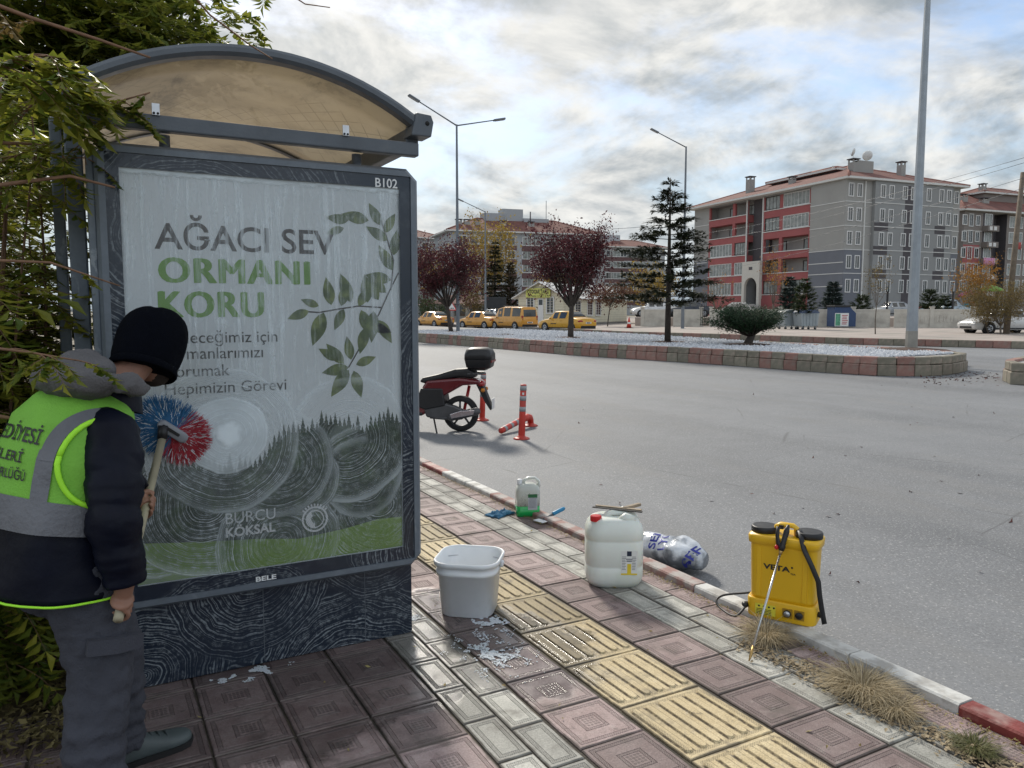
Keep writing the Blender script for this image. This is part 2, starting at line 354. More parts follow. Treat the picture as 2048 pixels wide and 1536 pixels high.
# wet patches by the panel, in place coordinates
def wet_mask(g, P):
    w = g.noise(P, 3.2, 5, .62, .4)
    d1 = g.dist(g.vmul(P, (1, .75, 0)), (1.62, 3.05*.75, 0)); d2 = g.dist(g.vmul(P, (.5, 1, 0)), (.62*.5, 3.2, 0)); d3 = g.dist(g.vmul(P, (1, .8, 0)), (1.45, 3.55*.8, 0))
    k = g.m('MAXIMUM', g.step(d1, .12, .62, 1., 0.), g.m('MAXIMUM', g.step(d2, .30, .85, 1., 0.), g.step(d3, .05, .55, 1., 0.)))
    return g.step(g.m('ADD', g.m('MULTIPLY', k, .55), w), .70, .84)
def tilemat(name, c1, c2, half, band=None, rough=.72, square=True, bars=False):
    m, B, g = newmat(name)
    O = g.obj(); P = g.pos(); q = g.xyz(O)
    ax = g.m('ABSOLUTE', q[0]); ay = g.m('ABSOLUTE', q[1])
    oi = g.n('ShaderNodeObjectInfo')
    n1 = g.noise(P, 9, 6, .65); n2 = g.noise(P, 160, 3, .6); n3 = g.noise(P, 1.1, 4, .6)
    c = g.mix(g.step(g.m('ADD', n1, g.m('MULTIPLY', n3, .5)), .5, 1.0), c1, c2)
    rn = g.step(oi.outputs['Random'], 0, 1, .68, 1.24)
    hs = g.n('ShaderNodeHueSaturation'); g.l(c, hs.inputs['Color']); g.l(g.m('MULTIPLY', rn, g.step(n2, .3, .7, .8, 1.18)), hs.inputs['Value'])
    c = hs.outputs[0]
    # mould pattern: fine rope bands round the edge and round the middle square
    ex = g.m('SUBTRACT', half[0], ax); ey = g.m('SUBTRACT', half[1], ay); e = g.m('MINIMUM', ex, ey)
    rope = g.m('MULTIPLY', g.m('SINE', g.m('MULTIPLY', q[0], 720)), g.m('SINE', g.m('MULTIPLY', q[1], 720)))
    b1 = g.m('MULTIPLY', g.step(e, .017, .019), g.step(e, .034, .036, 1., 0.))
    h = g.m('MULTIPLY', b1, g.m('ADD', g.m('MULTIPLY', rope, .5), -.35))
    if square:
        cm = g.m('MAXIMUM', ax, ay)
        b2 = g.m('MULTIPLY', g.step(cm, .036, .038), g.step(cm, .050, .052, 1., 0.))
        rr = g.m('SQRT', g.m('ADD', g.m('MULTIPLY', ax, ax), g.m('MULTIPLY', ay, ay)))
        fl = g.m('MULTIPLY', g.m('MULTIPLY', g.m('SINE', g.m('MULTIPLY', ax, 210)), g.m('SINE', g.m('MULTIPLY', ay, 210))), g.step(cm, .030, .033, 1., 0.))
        h = g.m('ADD', h, g.m('ADD', g.m('MULTIPLY', b2, g.m('ADD', g.m('MULTIPLY', rope, .5), -.35)), g.m('MULTIPLY', g.step(g.m('ABSOLUTE', fl), .1, .5), -.55)))
    grime = g.step(h, -.75, -.1, 1., 0.)
    c = g.mix(g.m('MULTIPLY', grime, .62), c, (.045, .038, .034))
    if bars:                                        # grime and a shadow edge painted along the foot of each bar
        fr_ = g.m('MULTIPLY', g.m('ABSOLUTE', g.m('SUBTRACT', g.m('FRACT', g.m('DIVIDE', g.m('ADD', q[0], .198), .066)), .5)), .066)
        ln_ = g.m('MULTIPLY', g.m('MULTIPLY', g.step(fr_, .0135, .0165), g.step(fr_, .0215, .025, 1., 0.)), g.step(ay, .160, .170, 1., 0.))
        c = g.mix(g.m('MULTIPLY', ln_, g.step(g.noise(P, 24, 4, .7), .3, .6, .35, .95)), c, (.07, .05, .03))
    worn = g.step(g.noise(g.vmul(P, (1., .6, 1)), 26, 5, .75, .8), .54, .70)
    c = g.mix(g.m('MULTIPLY', worn, .30), c, (.10, .088, .075))
    pale = g.step(g.noise(P, 17, 5, .7, .3), .56, .74)
    c = g.mix(g.m('MULTIPLY', pale, .28), c, (.55, .52, .48))
    dirt = g.step(g.m('ADD', g.m('MULTIPLY', g.step(e, 0., .016, 1., 0.), .22), g.noise(P, 5, 6, .7)), .52, .74)
    c = g.mix(g.m('MULTIPLY', dirt, .72), c, (.085, .072, .06))
    st = g.step(g.noise(P, 13, 3, .6, .5), .66, .70)
    c = g.mix(g.m('MULTIPLY', st, .45), c, (.05, .04, .038))
    w = wet_mask(g, P)
    c = g.mix(g.m('MULTIPLY', w, .75), c, g.mix(.72, c, (.012, .009, .009)))
    g.l(c, B.inputs['Base Color'])
    g.put(g.m('SUBTRACT', g.step(n1, .2, .8, rough-.08, rough+.12), g.m('MULTIPLY', w, .55)), B.inputs['Roughness'])
    g.l(g.bump(g.m('ADD', h, g.m('MULTIPLY', g.m('SUBTRACT', n2, .5), .5)), .5, .003), B.inputs['Normal'])
    return m
m_red = tilemat('red_paver', (.235, .165, .16), (.36, .285, .275), (.139, .139))
m_grey = tilemat('grey_paver', (.30, .30, .27), (.47, .46, .42), (.0685, .139), square=False)
m_yel = tilemat('yellow_tactile_paver', (.40, .315, .175), (.57, .475, .30), (.199, .199), square=False, bars=True)
m_joint = mat('joint_dirt', (.06, .052, .042), .95, var=.4, vs=20, bump=.6, bs=60, col2=(.10, .085, .06))
m_kw = mat('kerb_white_paint', (.62, .62, .60), .7, var=.15, vs=18, bump=.3, bs=60, col2=(.36, .35, .33), c2s=9, c2r=(.5, .66))
m_kr = mat('kerb_red_paint', (.20, .035, .03), .6, var=.2, vs=14, bump=.3, bs=60, col2=(.29, .19, .17), c2s=7, c2r=(.52, .70))
m_kf = mat('kerb_faded_red', (.30, .17, .15), .75, var=.2, vs=14, bump=.35, bs=60, col2=(.36, .33, .31), c2s=9, c2r=(.45, .62))

KX = 2.885
mb = MB(); mb.bx(-1.15, KX, -3, 22, -.2, -.011)
walk = struct(mb.build('sidewalk', m_joint))
def slab(hx, hy, hgt=.05, sq=False):
    "paver with bevelled edge and recessed mould lines"
    b = MB(); rs = []
    def ring(i, z): rs.append([(-hx+i, -hy+i, z), (hx-i, -hy+i, z), (hx-i, hy-i, z), (-hx+i, hy-i, z)])
    ring(0, -hgt); ring(0, -.004); ring(.004, 0); ring(.0165, 0); ring(.018, -.002); ring(.0195, 0)
    ring(.0335, 0); ring(.035, -.002); ring(.0365, 0)
    if sq:
        k = hx-.052; ring(k, 0); ring(k+.0015, -.002); ring(k+.003, 0); ring(k+.014, 0); ring(k+.0155, -.002); ring(k+.017, 0)
    b.rings(rs, (False, True), 0, False)
    return b
red0 = slab(.1385, .1385, sq=True).mesh('paving_tile', m_red)
grey0 = slab(.068, .1385).mesh('paving_brick', m_grey)
yb = MB(); yb.rings([[(-.198, -.198, -.05), (.198, -.198, -.05), (.198, .198, -.05), (-.198, .198, -.05)], [(-.198, -.198, -.003), (.198, -.198, -.003), (.198, .198, -.003), (-.198, .198, -.003)],
                     [(-.195, -.195, 0), (.195, -.195, 0), (.195, .195, 0), (-.195, .195, 0)]], (False, True), 0, False)
for k in range(6):
    x = -.165+.066*k; w0, w1 = .019, .0135; prof = []
    for w, z in ((w0, 0), (w1, .0065)):
        r = []
        for s_, a0 in ((1, 0), (-1, 180)):
            for j in range(5): a = rad(a0+45*j); r.append((x+w*math.cos(a), s_*(.168-w0)+w*math.sin(a), z))
        prof.append(r)
    yb.rings(prof, (False, True), 0, False)
yel0 = yb.mesh('tactile_tile', m_yel)
def tile(me, name, x, y, tilt=1.):
    o = bpy.data.objects.new(name, me); COL.objects.link(o); o.parent = walk
    o.location = (x+rv(-.0015, .0015), y+rv(-.0015, .0015), rv(-.003, .001)); o.rotation_euler = (rv(-.006, .006)*tilt, rv(-.006, .006)*tilt, rv(-.006, .006)+RNG.choice((0, math.pi)))
PI_ = .284; Y0 = 1.30
for i in range(26):
    y = Y0+.24+PI_*i
    for x in (1.612, 2.325): tile(red0, 'paving_tile', x, y+(.02 if x > 2 else -.045))
    tile(red0, 'paving_tile', 2.325+.415+.142-.135+.04, y+.1) if False else None
for i in range(26):
    y = Y0+.24+PI_*i
    for x, o_ in ((1.245, .02), (1.388, -.095), (2.537, .02), (2.680, .125)): tile(grey0, 'paving_brick', x, y+o_)
for i in range(19): tile(yel0, 'tactile_tile', 1.968, 1.36+.4035*i)
half0 = slab(.064, .1385).mesh('paving_half_tile', m_red)
for i in range(24): tile(half0, 'paving_half_tile', 2.820, Y0+.15+PI_*i)
for j in range(8):
    for i in range(8): tile(red0, 'paving_tile', 1.028-PI_*j, 1.78+PI_*i+.06*(j % 2)*0)
mb = MB(); mb.bx(-.6, KX, 8.85, 22, -.06, -.002)
stuff(mb.build('distant_paving', mat('distant_pavers', (.27, .205, .195), .8, var=.3, vs=5, col2=(.36, .34, .31), c2s=1.2), walk))
# the kerb: stones half a metre long, painted red and white in turn
kerb = struct(MB().bx(KX, KX+.10, -3, 22, -.22, -.03).build('kerb', m_joint))
prof = [(0, -.2), (0, .030), (.008, .038), (.088, .038), (.10, .026), (.10, -.2)]
kb = MB(); kb.prism(prof, -.247, .247)
stones = {k: kb.mesh('kerb_stone', m) for k, m in (('w', m_kw), ('r', m_kr), ('f', m_kf))}
seq = 'rrrrwwwfffffwwrfrrwwfrrrwwwrrffwwwrr'
for i, ch in enumerate(seq):
    o = bpy.data.objects.new('kerb_stone', stones[ch]); COL.objects.link(o); o.parent = kerb
    o.location = (KX+.001+rv(-.004, .004), -.02+.5*i-.02, rv(-.004, .004)); o.rotation_euler = (0, 0, rv(-.006, .006))
# earth with fallen leaves behind the pavement, left of the panel
m_soil = mat('leafy_soil', (.075, .055, .035), .95, var=.4, vs=9, bump=.9, bs=22, col2=(.12, .09, .04), c2s=5)
mb = MB(); nx, ny = 16, 40; pts = []
for j in range(ny+1):
    for i in range(nx+1):
        x = -6+i*(5.93/nx); y = 3.40+j*.5
        pts.append((x, y, .012+.10*noise.noise((x*.8, y*.8, 1))*min(1, max(0, -.2-x))))
mb.add(pts, [(j*(nx+1)+i, j*(nx+1)+i+1, (j+1)*(nx+1)+i+1, (j+1)*(nx+1)+i) for j in range(ny) for i in range(nx)], 0, True)
struct(mb.build('soil_bed', m_soil))
# ================================================================== advertising panel and bus shelter
PY = 3.385
def foam_lines(g, O, freq=16., warp=2.2, seed=0.):
    "combed suds: contour lines of a smooth noise, broken up"
    w = g.noise(g.vadd(g.vmul(O, (1, 1, .55)), (seed, seed*.7, 0)), warp, 2, .45, .9)
    f = g.m('FRACT', g.m('MULTIPLY', w, freq)); tri = g.m('ABSOLUTE', g.m('SUBTRACT', f, .5))
    br = g.noise(O, 34, 3, .6)
    return g.step(g.m('ADD', g.m('MULTIPLY', tri, 1.0), g.m('MULTIPLY', g.m('SUBTRACT', br, .5), .55)), .385, .49)
def swept(name, col, arcs, amt, rough):
    "dark paint under suds combed into arcs by the brush; arcs = (x, z, radius, rings per metre)"
    m, B, g = newmat(name); O = g.obj(); n40 = g.noise(O, 60, 3, .65); k = g.m('MULTIPLY', g.step(g.noise(O, 5, 4, .6), .5, .7), .2)
    wn = g.m('MULTIPLY', g.m('SUBTRACT', g.noise(O, 3.5, 3), .5), .16)
    for i, (x, z, R_, fq) in enumerate(arcs):
        r = g.m('ADD', g.dist(g.vmul(O, (1, 0, 1)), (x, 0, z)), wn)
        n = g.noise(w=g.m('ADD', g.m('MULTIPLY', r, fq), 3.7*i), scale=1., det=4, rough=.75)
        s = g.step(g.m('ADD', n, g.m('MULTIPLY', g.m('SUBTRACT', n40, .5), .42)), .50, .66); ms = g.step(r, R_-.03, R_, 1., 0.)
        k = g.m('ADD', g.m('MULTIPLY', k, g.m('SUBTRACT', 1., ms)), g.m('MULTIPLY', s, ms))
    k = g.m('MULTIPLY', g.m('MULTIPLY', k, amt), g.step(g.noise(O, 4.2, 3, .6), .33, .6, .25, 1.))
    g.l(g.mix(k, g.mix(g.noise(O, 40, 4, .6), col, tuple(x_*1.6 for x_ in col)), (.46, .52, .56)), B.inputs['Base Color'])
    g.put(g.m('ADD', rough, g.m('MULTIPLY', k, .4)), B.inputs['Roughness']); g.l(g.bump(k, .35, .003), B.inputs['Normal']); return m
def soapy(name, col, amt=.8, freq=16., warp=2.2, cover=(.42, .6), rough=.3, metal=0.):
    m, B, g = newmat(name); O = g.obj()
    f = foam_lines(g, O, freq, warp); reg = g.step(g.noise(O, 3.1, 3, .55), *cover)
    film = g.step(g.noise(g.vmul(O, (1, 1, .4)), 7, 5, .65), .5, .75)
    k = g.m('MAXIMUM', g.m('MULTIPLY', g.m('MULTIPLY', f, reg), amt), g.m('MULTIPLY', film, amt*.28))
    dust = g.mix(g.noise(O, 40, 4, .6), col, tuple(min(1, x*1.5+.01) for x in col))
    g.l(g.mix(k, dust, (.50, .54, .56)), B.inputs['Base Color'])
    g.put(g.m('ADD', rough, g.m('MULTIPLY', k, .4)), B.inputs['Roughness']); g.put(metal, B.inputs['Metallic'])
    g.l(g.bump(g.m('ADD', k, g.m('MULTIPLY', g.noise(O, 120, 2), .06)), .35, .003), B.inputs['Normal'])
    return m
m_frame = soapy('grey_blue_frame_paint', (.095, .115, .14), .42, 9, 3., (.5, .7), .38)
m_mask = swept('navy_border', (.010, .016, .028), ((-.3, 1.9, .7, 70), (.9, 1.2, .5, 110), (.75, .5, .45, 100), (-.2, 0., .5, 110)), .42, .2)
m_plinth = swept('navy_plinth', (.008, .014, .026), ((-.2, -.9, 1.15, 110), (.35, -.25, .55, 130), (-.55, .05, .33, 120), (-.12, .42, .38, 115), (.45, .55, .36, 120)), .52, .22)
m_steel = mat('grey_painted_steel', (.085, .10, .12), .42, var=.15, vs=9, bump=.08, bs=90, col2=(.15, .16, .165), c2s=6, c2r=(.58, .8))
m_poster = mat('poster_paper', (.84, .90, .93), .5, var=.04, vs=3)
m_brown = mat('print_brown', (.05, .037, .034), .6, var=.1)
m_lgreen = mat('print_green', (.19, .40, .06), .6, var=.1)
m_black = mat('print_black', (.02, .02, .022), .6, var=.1)
m_white = mat('print_white', (.75, .77, .78), .6, var=.05)
m_forest = mat('print_forest', (.016, .038, .017), .6, var=.4, vs=14, col2=(.045, .085, .028), c2s=9)
m_meadow = mat('print_meadow', (.20, .34, .05), .6, var=.2, vs=4, col2=(.11, .21, .035), c2s=3.5)
m_leafp = mat('print_leaf', (.10, .15, .05), .6, var=.35, vs=25, col2=(.24, .30, .10), c2s=14)
panel = thing('advertising_panel', 'tall soapy poster panel with a dark frame under the shelter roof', 'billboard', (.69, 3.50, 0))
X0, X1, Z0, Z1 = .045, 1.345, .352, 2.188          # outer frame
QX0, QX1, QZ0, QZ1 = .128, 1.258, .447, 2.098      # visible poster
# housing behind the frame and plinth under it
mb = MB(); mb.bx(X0+.02, X1-.03, PY+.055, PY+.25, Z0+.02, Z1-.02); mb.at(panel).build('housing', m_steel, panel, bev=.01)
mb = MB(); mb.bx(.085, 1.315, PY+.055, PY+.22, 0.0, Z0+.03); mb.at(panel).build('plinth', m_plinth, panel, bev=.004)
for x in (.62, 1.08): mb = MB(); mb.bx(x, x+.003, PY+.0535, PY+.0545, .01, .34); mb.at(panel).build('plinth_seam', m_steel, panel)
# frame: four mitred, chamfered rails
def octo(x0, x1, z0, z1, c): return [(x0+c, z0), (x1-c, z0), (x1, z0+c), (x1, z1-c), (x1-c, z1), (x0+c, z1), (x0, z1-c), (x0, z0+c)]
IN = .034
for nm, idx in (('frame_rail', (0, 1)), ('frame_rail', (2, 3)), ('frame_rail', (4, 5)), ('frame_rail', (6, 7))):
    o8 = octo(X0, X1, Z0, Z1, .05); i8 = octo(X0+IN, X1-IN, Z0+IN, Z1-IN, .004); m8 = octo(X0+.012, X1-.012, Z0+.012, Z1-.012, .046)
    a, b_ = idx; pre, nxt = (a-1) % 8, (b_+1) % 8
    def mid(p, q): return ((p[0]+q[0])/2, (p[1]+q[1])/2)
    def run(L8): return [mid(L8[pre], L8[a]), L8[a], L8[b_], mid(L8[b_], L8[nxt])]
    mb = MB(); rs = []
    for L8, y in ((o8, PY+.06), (o8, PY+.012), (m8, PY-.004), (i8, PY-.004), (i8, PY+.02)): rs.append([(x, y, z) for x, z in run(L8)])
    # rings run across the rail
    n = 4; vs_ = [p for r in rs for p in r]; fs = []
    for i in range(4):
        for j in range(3): fs.append((i*n+j, i*n+j+1, (i+1)*n+j+1, (i+1)*n+j))
    mb.add(vs_, fs, 0, False); mb.at(panel).build(nm, m_frame, panel, solid=.003, fix=True)
# dark printed border on the glass, as four strips
bx0, bx1, bz0, bz1 = X0+IN-.006, X1-IN+.006, Z0+IN-.006, Z1-IN+.006
mb = MB()
def strip(p): mb.add([(x, PY+.004, z) for x, z in p], [tuple(range(len(p)))])
strip([(bx0, bz0), (bx1, bz0), (QX1, QZ0), (QX0, QZ0)]); strip([(bx1, bz0), (bx1, bz1), (QX1, QZ1), (QX1, QZ0)])
strip([(bx1, bz1), (bx0, bz1), (QX0, QZ1), (QX1, QZ1)]); strip([(bx0, bz1), (bx0, bz0), (QX0, QZ0), (QX0, QZ1)])
border = mb.at(panel).build('border', m_mask, panel, solid=.003, fix=True)
# the poster sheet and its print (thin layers)
mb = MB(); mb.bx(QX0-.02, QX1+.02, PY+.022, PY+.026, QZ0-.02, QZ1+.02); poster = mb.at(panel).build('poster', m_poster, panel)
def pp(x, y): p = atY(x, y, PY); return p.x-.69, p.z
def prt(mb, name, m, lay): o = mb.build(name, m, poster, loc=(0, PY+.0215-.0006*lay-3.5, 0)); return stuff(o)
def textpx(s, x0, y0, x1, y1, cap, bold, m, lay, name):
    a = pp(x0, y0); b_ = pp(x1, y1); mb = MB(); h = pp(x0, y0-cap)[1]-a[1]
    if bold < 0: # heavy face: a few thin copies set side by side, each a hair nearer
        for i_ in range(5): put_text(mb, s, a[0]+.008+.0034*(i_-2), b_[0]-.008+.0034*(i_-2), (a[1]+b_[1])/2+.0014*((i_ % 3)-1), h, -.00006*i_, 0., 1.13)
    else: put_text(mb, s, a[0], b_[0], (a[1]+b_[1])/2, h, 0, bold)
    return prt(mb, name, m, lay)
textpx('AĞACI SEV', 310, 497, 673, 507, 54, .012, m_brown, 3, 'headline_print')
textpx('ORMANI', 317, 563, 624, 569, 53, -1, m_lgreen, 3, 'headline_print')
textpx('KORU', 317, 634, 532, 633, 55, -1, m_lgreen, 3, 'headline_print')
for s_, x1_, y_ in (('Geleceğimiz için', 557, 684), ('Ormanlarımızı', 528, 716), ('Korumak', 461, 752), ('Hepimizin Görevi', 575, 784)):
    textpx(s_, 331, y_+3, x1_, y_, 25, .0, m_black, 3, 'slogan_print')
textpx('BURCU', 453, 1049, 553, 1040, 23, .0, m_white, 6, 'name_print')
textpx('KÖKSAL', 453, 1074, 553, 1067, 19, .03, m_white, 6, 'name_print')
# forest and meadow
W0, W1 = QX0-.69, QX1-.69
def polyline(fn, n=60): return [fn(i/n) for i in range(n+1)]
hz0 = [pp(300, 1000)[1], pp(400, 960)[1], pp(470, 945)[1], pp(560, 900)[1], pp(640, 860)[1], pp(800, 850)[1]]
rn = random.Random(3)
top = []
ctrl = [(300, 960), (420, 946), (470, 955), (530, 935), (570, 885), (615, 868), (680, 860), (740, 868), (765, 850), (808, 845)]
mb = MB(); base = [pp(*c_) for c_ in ctrl]
low = pp(700, 1010)[1]
pl = [(W0, base[0][1]-.03)] + base + [(W1, base[-1][1])]
mb.flat([(W0, QZ0+.01)] + [(W1, QZ0+.01)] + pl[::-1])
def firp(x, z, h, w):
    k = 6; pts = [(x-w*.5, z)]
    Lp = []; Rp = []
    for i in range(k):
        t = i/k; ww = w*.5*(1-t)
        Lp += [(x-ww, z+h*t), (x-ww*.62, z+h*(t+.04))]; Rp += [(x+ww, z+h*t), (x+ww*.62, z+h*(t+.04))]
    return Lp + [(x, z+h)] + Rp[::-1]
for i in range(56):
    t = i/55; x = W0+t*(W1-W0); j = 0
    while j < len(pl)-2 and pl[j+1][0] < x: j += 1
    a, b_ = pl[j], pl[j+1]; z = a[1]+(b_[1]-a[1])*((x-a[0])/max(1e-6, b_[0]-a[0]))
    h = rn.uniform(.03, .085)*(1.25 if rn.random() < .2 else 1)
    if W0 < x < W1-.012: mb.flat(firp(x, z-.03, h+.03, .03+h*.26), -.0002-.0001*(i % 3))
prt(mb, 'forest_print', m_forest, 1)
mb = MB(); mz = [pp(x, y) for x, y in ((285, 1090), (360, 1088), (430, 1085), (520, 1080), (600, 1080), (690, 1060), (760, 1040), (808, 1035))]
mb.flat([(W0, QZ0), (W1, QZ0), (W1, mz[-1][1])] + mz[::-1] + [(W0, mz[0][1])]); prt(mb, 'meadow_print', m_meadow, 2)
# emblem: a ring with a toothed crown and a filled half
mb = MB(); c0 = pp(632, 1040); R0 = .058
for k in range(40):
    a0, a1 = 2*math.pi*k/40, 2*math.pi*(k+1)/40
    for r0, r1 in ((R0, R0*.86), (R0*.70, R0*.30 if 12 < k < 30 else R0*.62)):
        mb.flat([(c0[0]+r*math.cos(a), c0[1]+r*math.sin(a)) for r, a in ((r0, a0), (r0, a1), (r1, a1), (r1, a0))])
for k in range(9):
    a = rad(40+k*12.5); mb.flat([(c0[0]+r*math.cos(a+d), c0[1]+r*math.sin(a+d)) for r, d in ((R0*1.02, -.06), (R0*1.02, .06), (R0*1.2, .05), (R0*1.2, -.05))], -.0001)
prt(mb, 'emblem_print', m_white, 6)
# leafy twig
mb = MB(); tw = [pp(*q_) for q_ in ((800, 545), (778, 590), (760, 630), (735, 660), (720, 700), (700, 735))]
tw2 = [pp(*q_) for q_ in ((765, 615), (720, 612), (680, 618), (640, 625), (600, 622))]; tw3 = [pp(*q_) for q_ in ((785, 580), (790, 520), (775, 470), (765, 440))]
for t_ in (tw, tw2, tw3):
    for a, b_ in zip(t_, t_[1:]):
        d = Vector((b_[0]-a[0], b_[1]-a[1])).normalized()*.003; mb.flat([(a[0]-d.y, a[1]+d.x), (a[0]+d.y, a[1]-d.x), (b_[0]+d.y, b_[1]-d.x), (b_[0]-d.y, b_[1]+d.x)], 0, None, 1)
def leafpx(x, y, ang, Lp, wr=.42):
    c_ = pp(x, y); L_ = Lp*.00205; a = rad(ang); d = Vector((math.cos(a), math.sin(a))); u = Vector((-d.y, d.x)); pts = []
    for k in range(9):
        t = k/8; pts.append(Vector(c_)+d*L_*t+u*(L_*wr*.5*math.sin(math.pi*t**.8)))
    for k in range(7, 0, -1):
        t = k/8; pts.append(Vector(c_)+d*L_*t-u*(L_*wr*.5*math.sin(math.pi*t**.8)))
    mb.flat([tuple(p) for p in pts], -.0001*rn.randint(1, 5))
for a in ((620, 622, 200, 48), (640, 612, 160, 40), (650, 625, 250, 75), (665, 610, 100, 60), (685, 612, 75, 52), (690, 618, 245, 50), (705, 605, 110, 66), (720, 612, 60, 50), (725, 620, 290, 62), (738, 605, 95, 62),
          (750, 622, 265, 70), (760, 600, 120, 60), (775, 585, 140, 55), (785, 560, 170, 60), (788, 540, 120, 62), (790, 510, 80, 58), (778, 480, 150, 56), (772, 465, 60, 50), (765, 450, 120, 54), (740, 440, 170, 62), (700, 440, 175, 50), (690, 455, 200, 40),
          (700, 735, 190, 60), (690, 728, 130, 58), (705, 720, 100, 52), (700, 740, 235, 70), (710, 742, 285, 62), (715, 730, 20, 48), (680, 720, 150, 50), (760, 640, 300, 60), (735, 655, 255, 60), (745, 650, 340, 50)): leafpx(*a)
prt(mb, 'twig_print', [m_leafp, m_brown], 3)
# letters on the border
mb = MB(); a = pp(751, 373); b_ = pp(795, 375); put_text(mb, 'B102', a[0], b_[0], (a[1]+b_[1])/2-.002, .041, 0, .012)
mb.build('number_print', m_white, panel, loc=(0, PY+.0015-3.5, 0))
mb = MB(); a = pp(512, 1163); b_ = pp(553, 1158); put_text(mb, 'BELE', a[0], b_[0], (a[1]+b_[1])/2, .021, 0, .03)
a = pp(484, 1172); b_ = pp(546, 1163); mb.flat([(a[0], a[1]), (b_[0], a[1]), (b_[0], a[1]+.003), (a[0], a[1]+.003)]); mb.build('lower_print', m_white, panel, loc=(0, PY+.0015-3.5, 0))
# the glass with soap suds on it
m_glass = bpy.data.materials.new('sudsy_glass'); m_glass.use_nodes = True
g = NG(m_glass); g.t.nodes.clear(); O = g.obj(); q = g.xyz(O)
def pc(x, y): a = pp(x, y); return (a[0], PY+.010-3.5, a[1])
n8 = g.noise(O, 8, 5, .6); n40 = g.noise(O, 45, 3, .6)
drip = g.noise(g.vmul(O, (1, 1, .055)), 62, 3, .6, .25)
blob = g.noise(g.vmul(O, (1, 1, .5)), 26, 4, .6, .6)
film_up = g.m('ADD', .0, g.m('ADD', g.m('MULTIPLY', g.step(drip, .46, .68), .30), g.m('ADD', g.m('MULTIPLY', g.step(blob, .52, .68), .16), g.m('MULTIPLY', g.noise(O, 2.6, 3), .15))))
zl = pp(500, 830)[1]
lowm = g.step(g.m('ADD', q[2], g.m('MULTIPLY', n8, .08)), zl-.02, zl+.10)          # 0 low, 1 high
amt = g.m('ADD', g.m('MULTIPLY', lowm, film_up), g.m('MULTIPLY', g.m('SUBTRACT', 1., lowm), .17))
wn = g.n('ShaderNodeTexNoise'); wn.inputs['Scale'].default_value = 2.6; wn.inputs['Detail'].default_value = 1; g.l(O, wn.inputs['Vector'])
OW = g.vadd(O, g.vmul(g.vadd(wn.outputs[1], (-.5, -.5, -.5)), (.05, 0, .05)))
wob = g.m('MULTIPLY', g.m('SUBTRACT', g.noise(O, 5, 3, .5), .5), .05)
def sw(x, y, Rpx, rings_, lo, strength, edge=.6, inner=0.):
    "one sweep of the brush: combed rings inside a disc, with a ridge of suds at its rim"
    global amt
    R_ = Rpx*.00208; r = g.m('ADD', g.dist(OW, pc(x, y)), wob)
    n = g.noise(w=g.m('ADD', g.m('MULTIPLY', r, rings_*1.75), x*.37), scale=1., det=5, rough=.8)
    br = g.m('MULTIPLY', g.m('SUBTRACT', n40, .5), .34)
    s = g.step(g.m('ADD', n, br), .46, .70)
    msk = g.step(r, R_-.012, R_, 1., 0.)
    if inner: msk = g.m('MULTIPLY', msk, g.step(r, inner*.00208-.02, inner*.00208+.02))
    val = g.m('ADD', lo, g.m('MULTIPLY', s, strength))
    rim = g.m('MULTIPLY', g.m('MULTIPLY', g.step(r, R_-.06, R_-.008), msk), edge*.7)
    val = g.m('MAXIMUM', val, rim)
    amt = g.m('ADD', g.m('MULTIPLY', amt, g.m('SUBTRACT', 1., msk)), g.m('MULTIPLY', val, msk))
sw(760, 1010, 190, 95, .06, .62, .5)
sw(330, 1010, 150, 90, .08, .50, .5)
sw(415, 1010, 152, 100, .08, .64, .5)
sw(560, 1085, 130, 110, .06, .60, .4)
sw(727, 955, 92, 115, .06, .42, .5)
sw(700, 880, 140, 105, .05, .40, .55, 40)
sw(609, 960, 80, 120, .05, .46, .4)
sw(560, 925, 118, 115, .05, .42, .4, 30)
sw(452, 884, 152, 92, .12, .60, .5)
sw(456, 872, 84, 62, .58, .24, .0)
thick_ = g.step(g.m('ADD', g.dist(O, pc(462, 868)), g.m('MULTIPLY', g.m('SUBTRACT', n8, .5), .16)), .02, .10, 1., 0.)
amt = g.m('MAXIMUM', amt, g.m('MULTIPLY', thick_, .97))
edge_t = g.step(g.m('ADD', q[2], g.m('MULTIPLY', g.m('SUBTRACT', g.noise(O, 22, 3), .5), .03)), QZ1-.030, QZ1-.006)
amt = g.m('MAXIMUM', amt, g.m('MULTIPLY', edge_t, .75))
clr = g.step(g.noise(O, 3.1, 3), .35, .62, .45, 1.)
amt = g.m('MULTIPLY', amt, clr)
amt = g.m('MINIMUM', g.m('MAXIMUM', amt, 0.), .97)
foam = g.n('ShaderNodeBsdfPrincipled'); foam.inputs['Base Color'].default_value = (.83, .93, .99, 1); foam.inputs['Roughness'].default_value = .55
nrm = g.bump(g.m('ADD', amt, g.m('MULTIPLY', n40, .12)), .6, .004); g.l(nrm, foam.inputs['Normal'])
tr = g.n('ShaderNodeBsdfTransparent'); gl = g.n('ShaderNodeBsdfGlossy'); gl.inputs['Roughness'].default_value = .12; g.l(nrm, gl.inputs['Normal'])
mx0 = g.n('ShaderNodeMixShader'); fr = g.n('ShaderNodeFresnel'); fr.inputs[0].default_value = 1.4; g.l(fr.outputs[0], mx0.inputs[0]); g.l(tr.outputs[0], mx0.inputs[1]); g.l(gl.outputs[0], mx0.inputs[2])
mx = g.n('ShaderNodeMixShader'); g.l(amt, mx.inputs[0]); g.l(mx0.outputs[0], mx.inputs[1]); g.l(foam.outputs[0], mx.inputs[2])
om = g.n('ShaderNodeOutputMaterial'); g.l(mx.outputs[0], om.inputs[0])
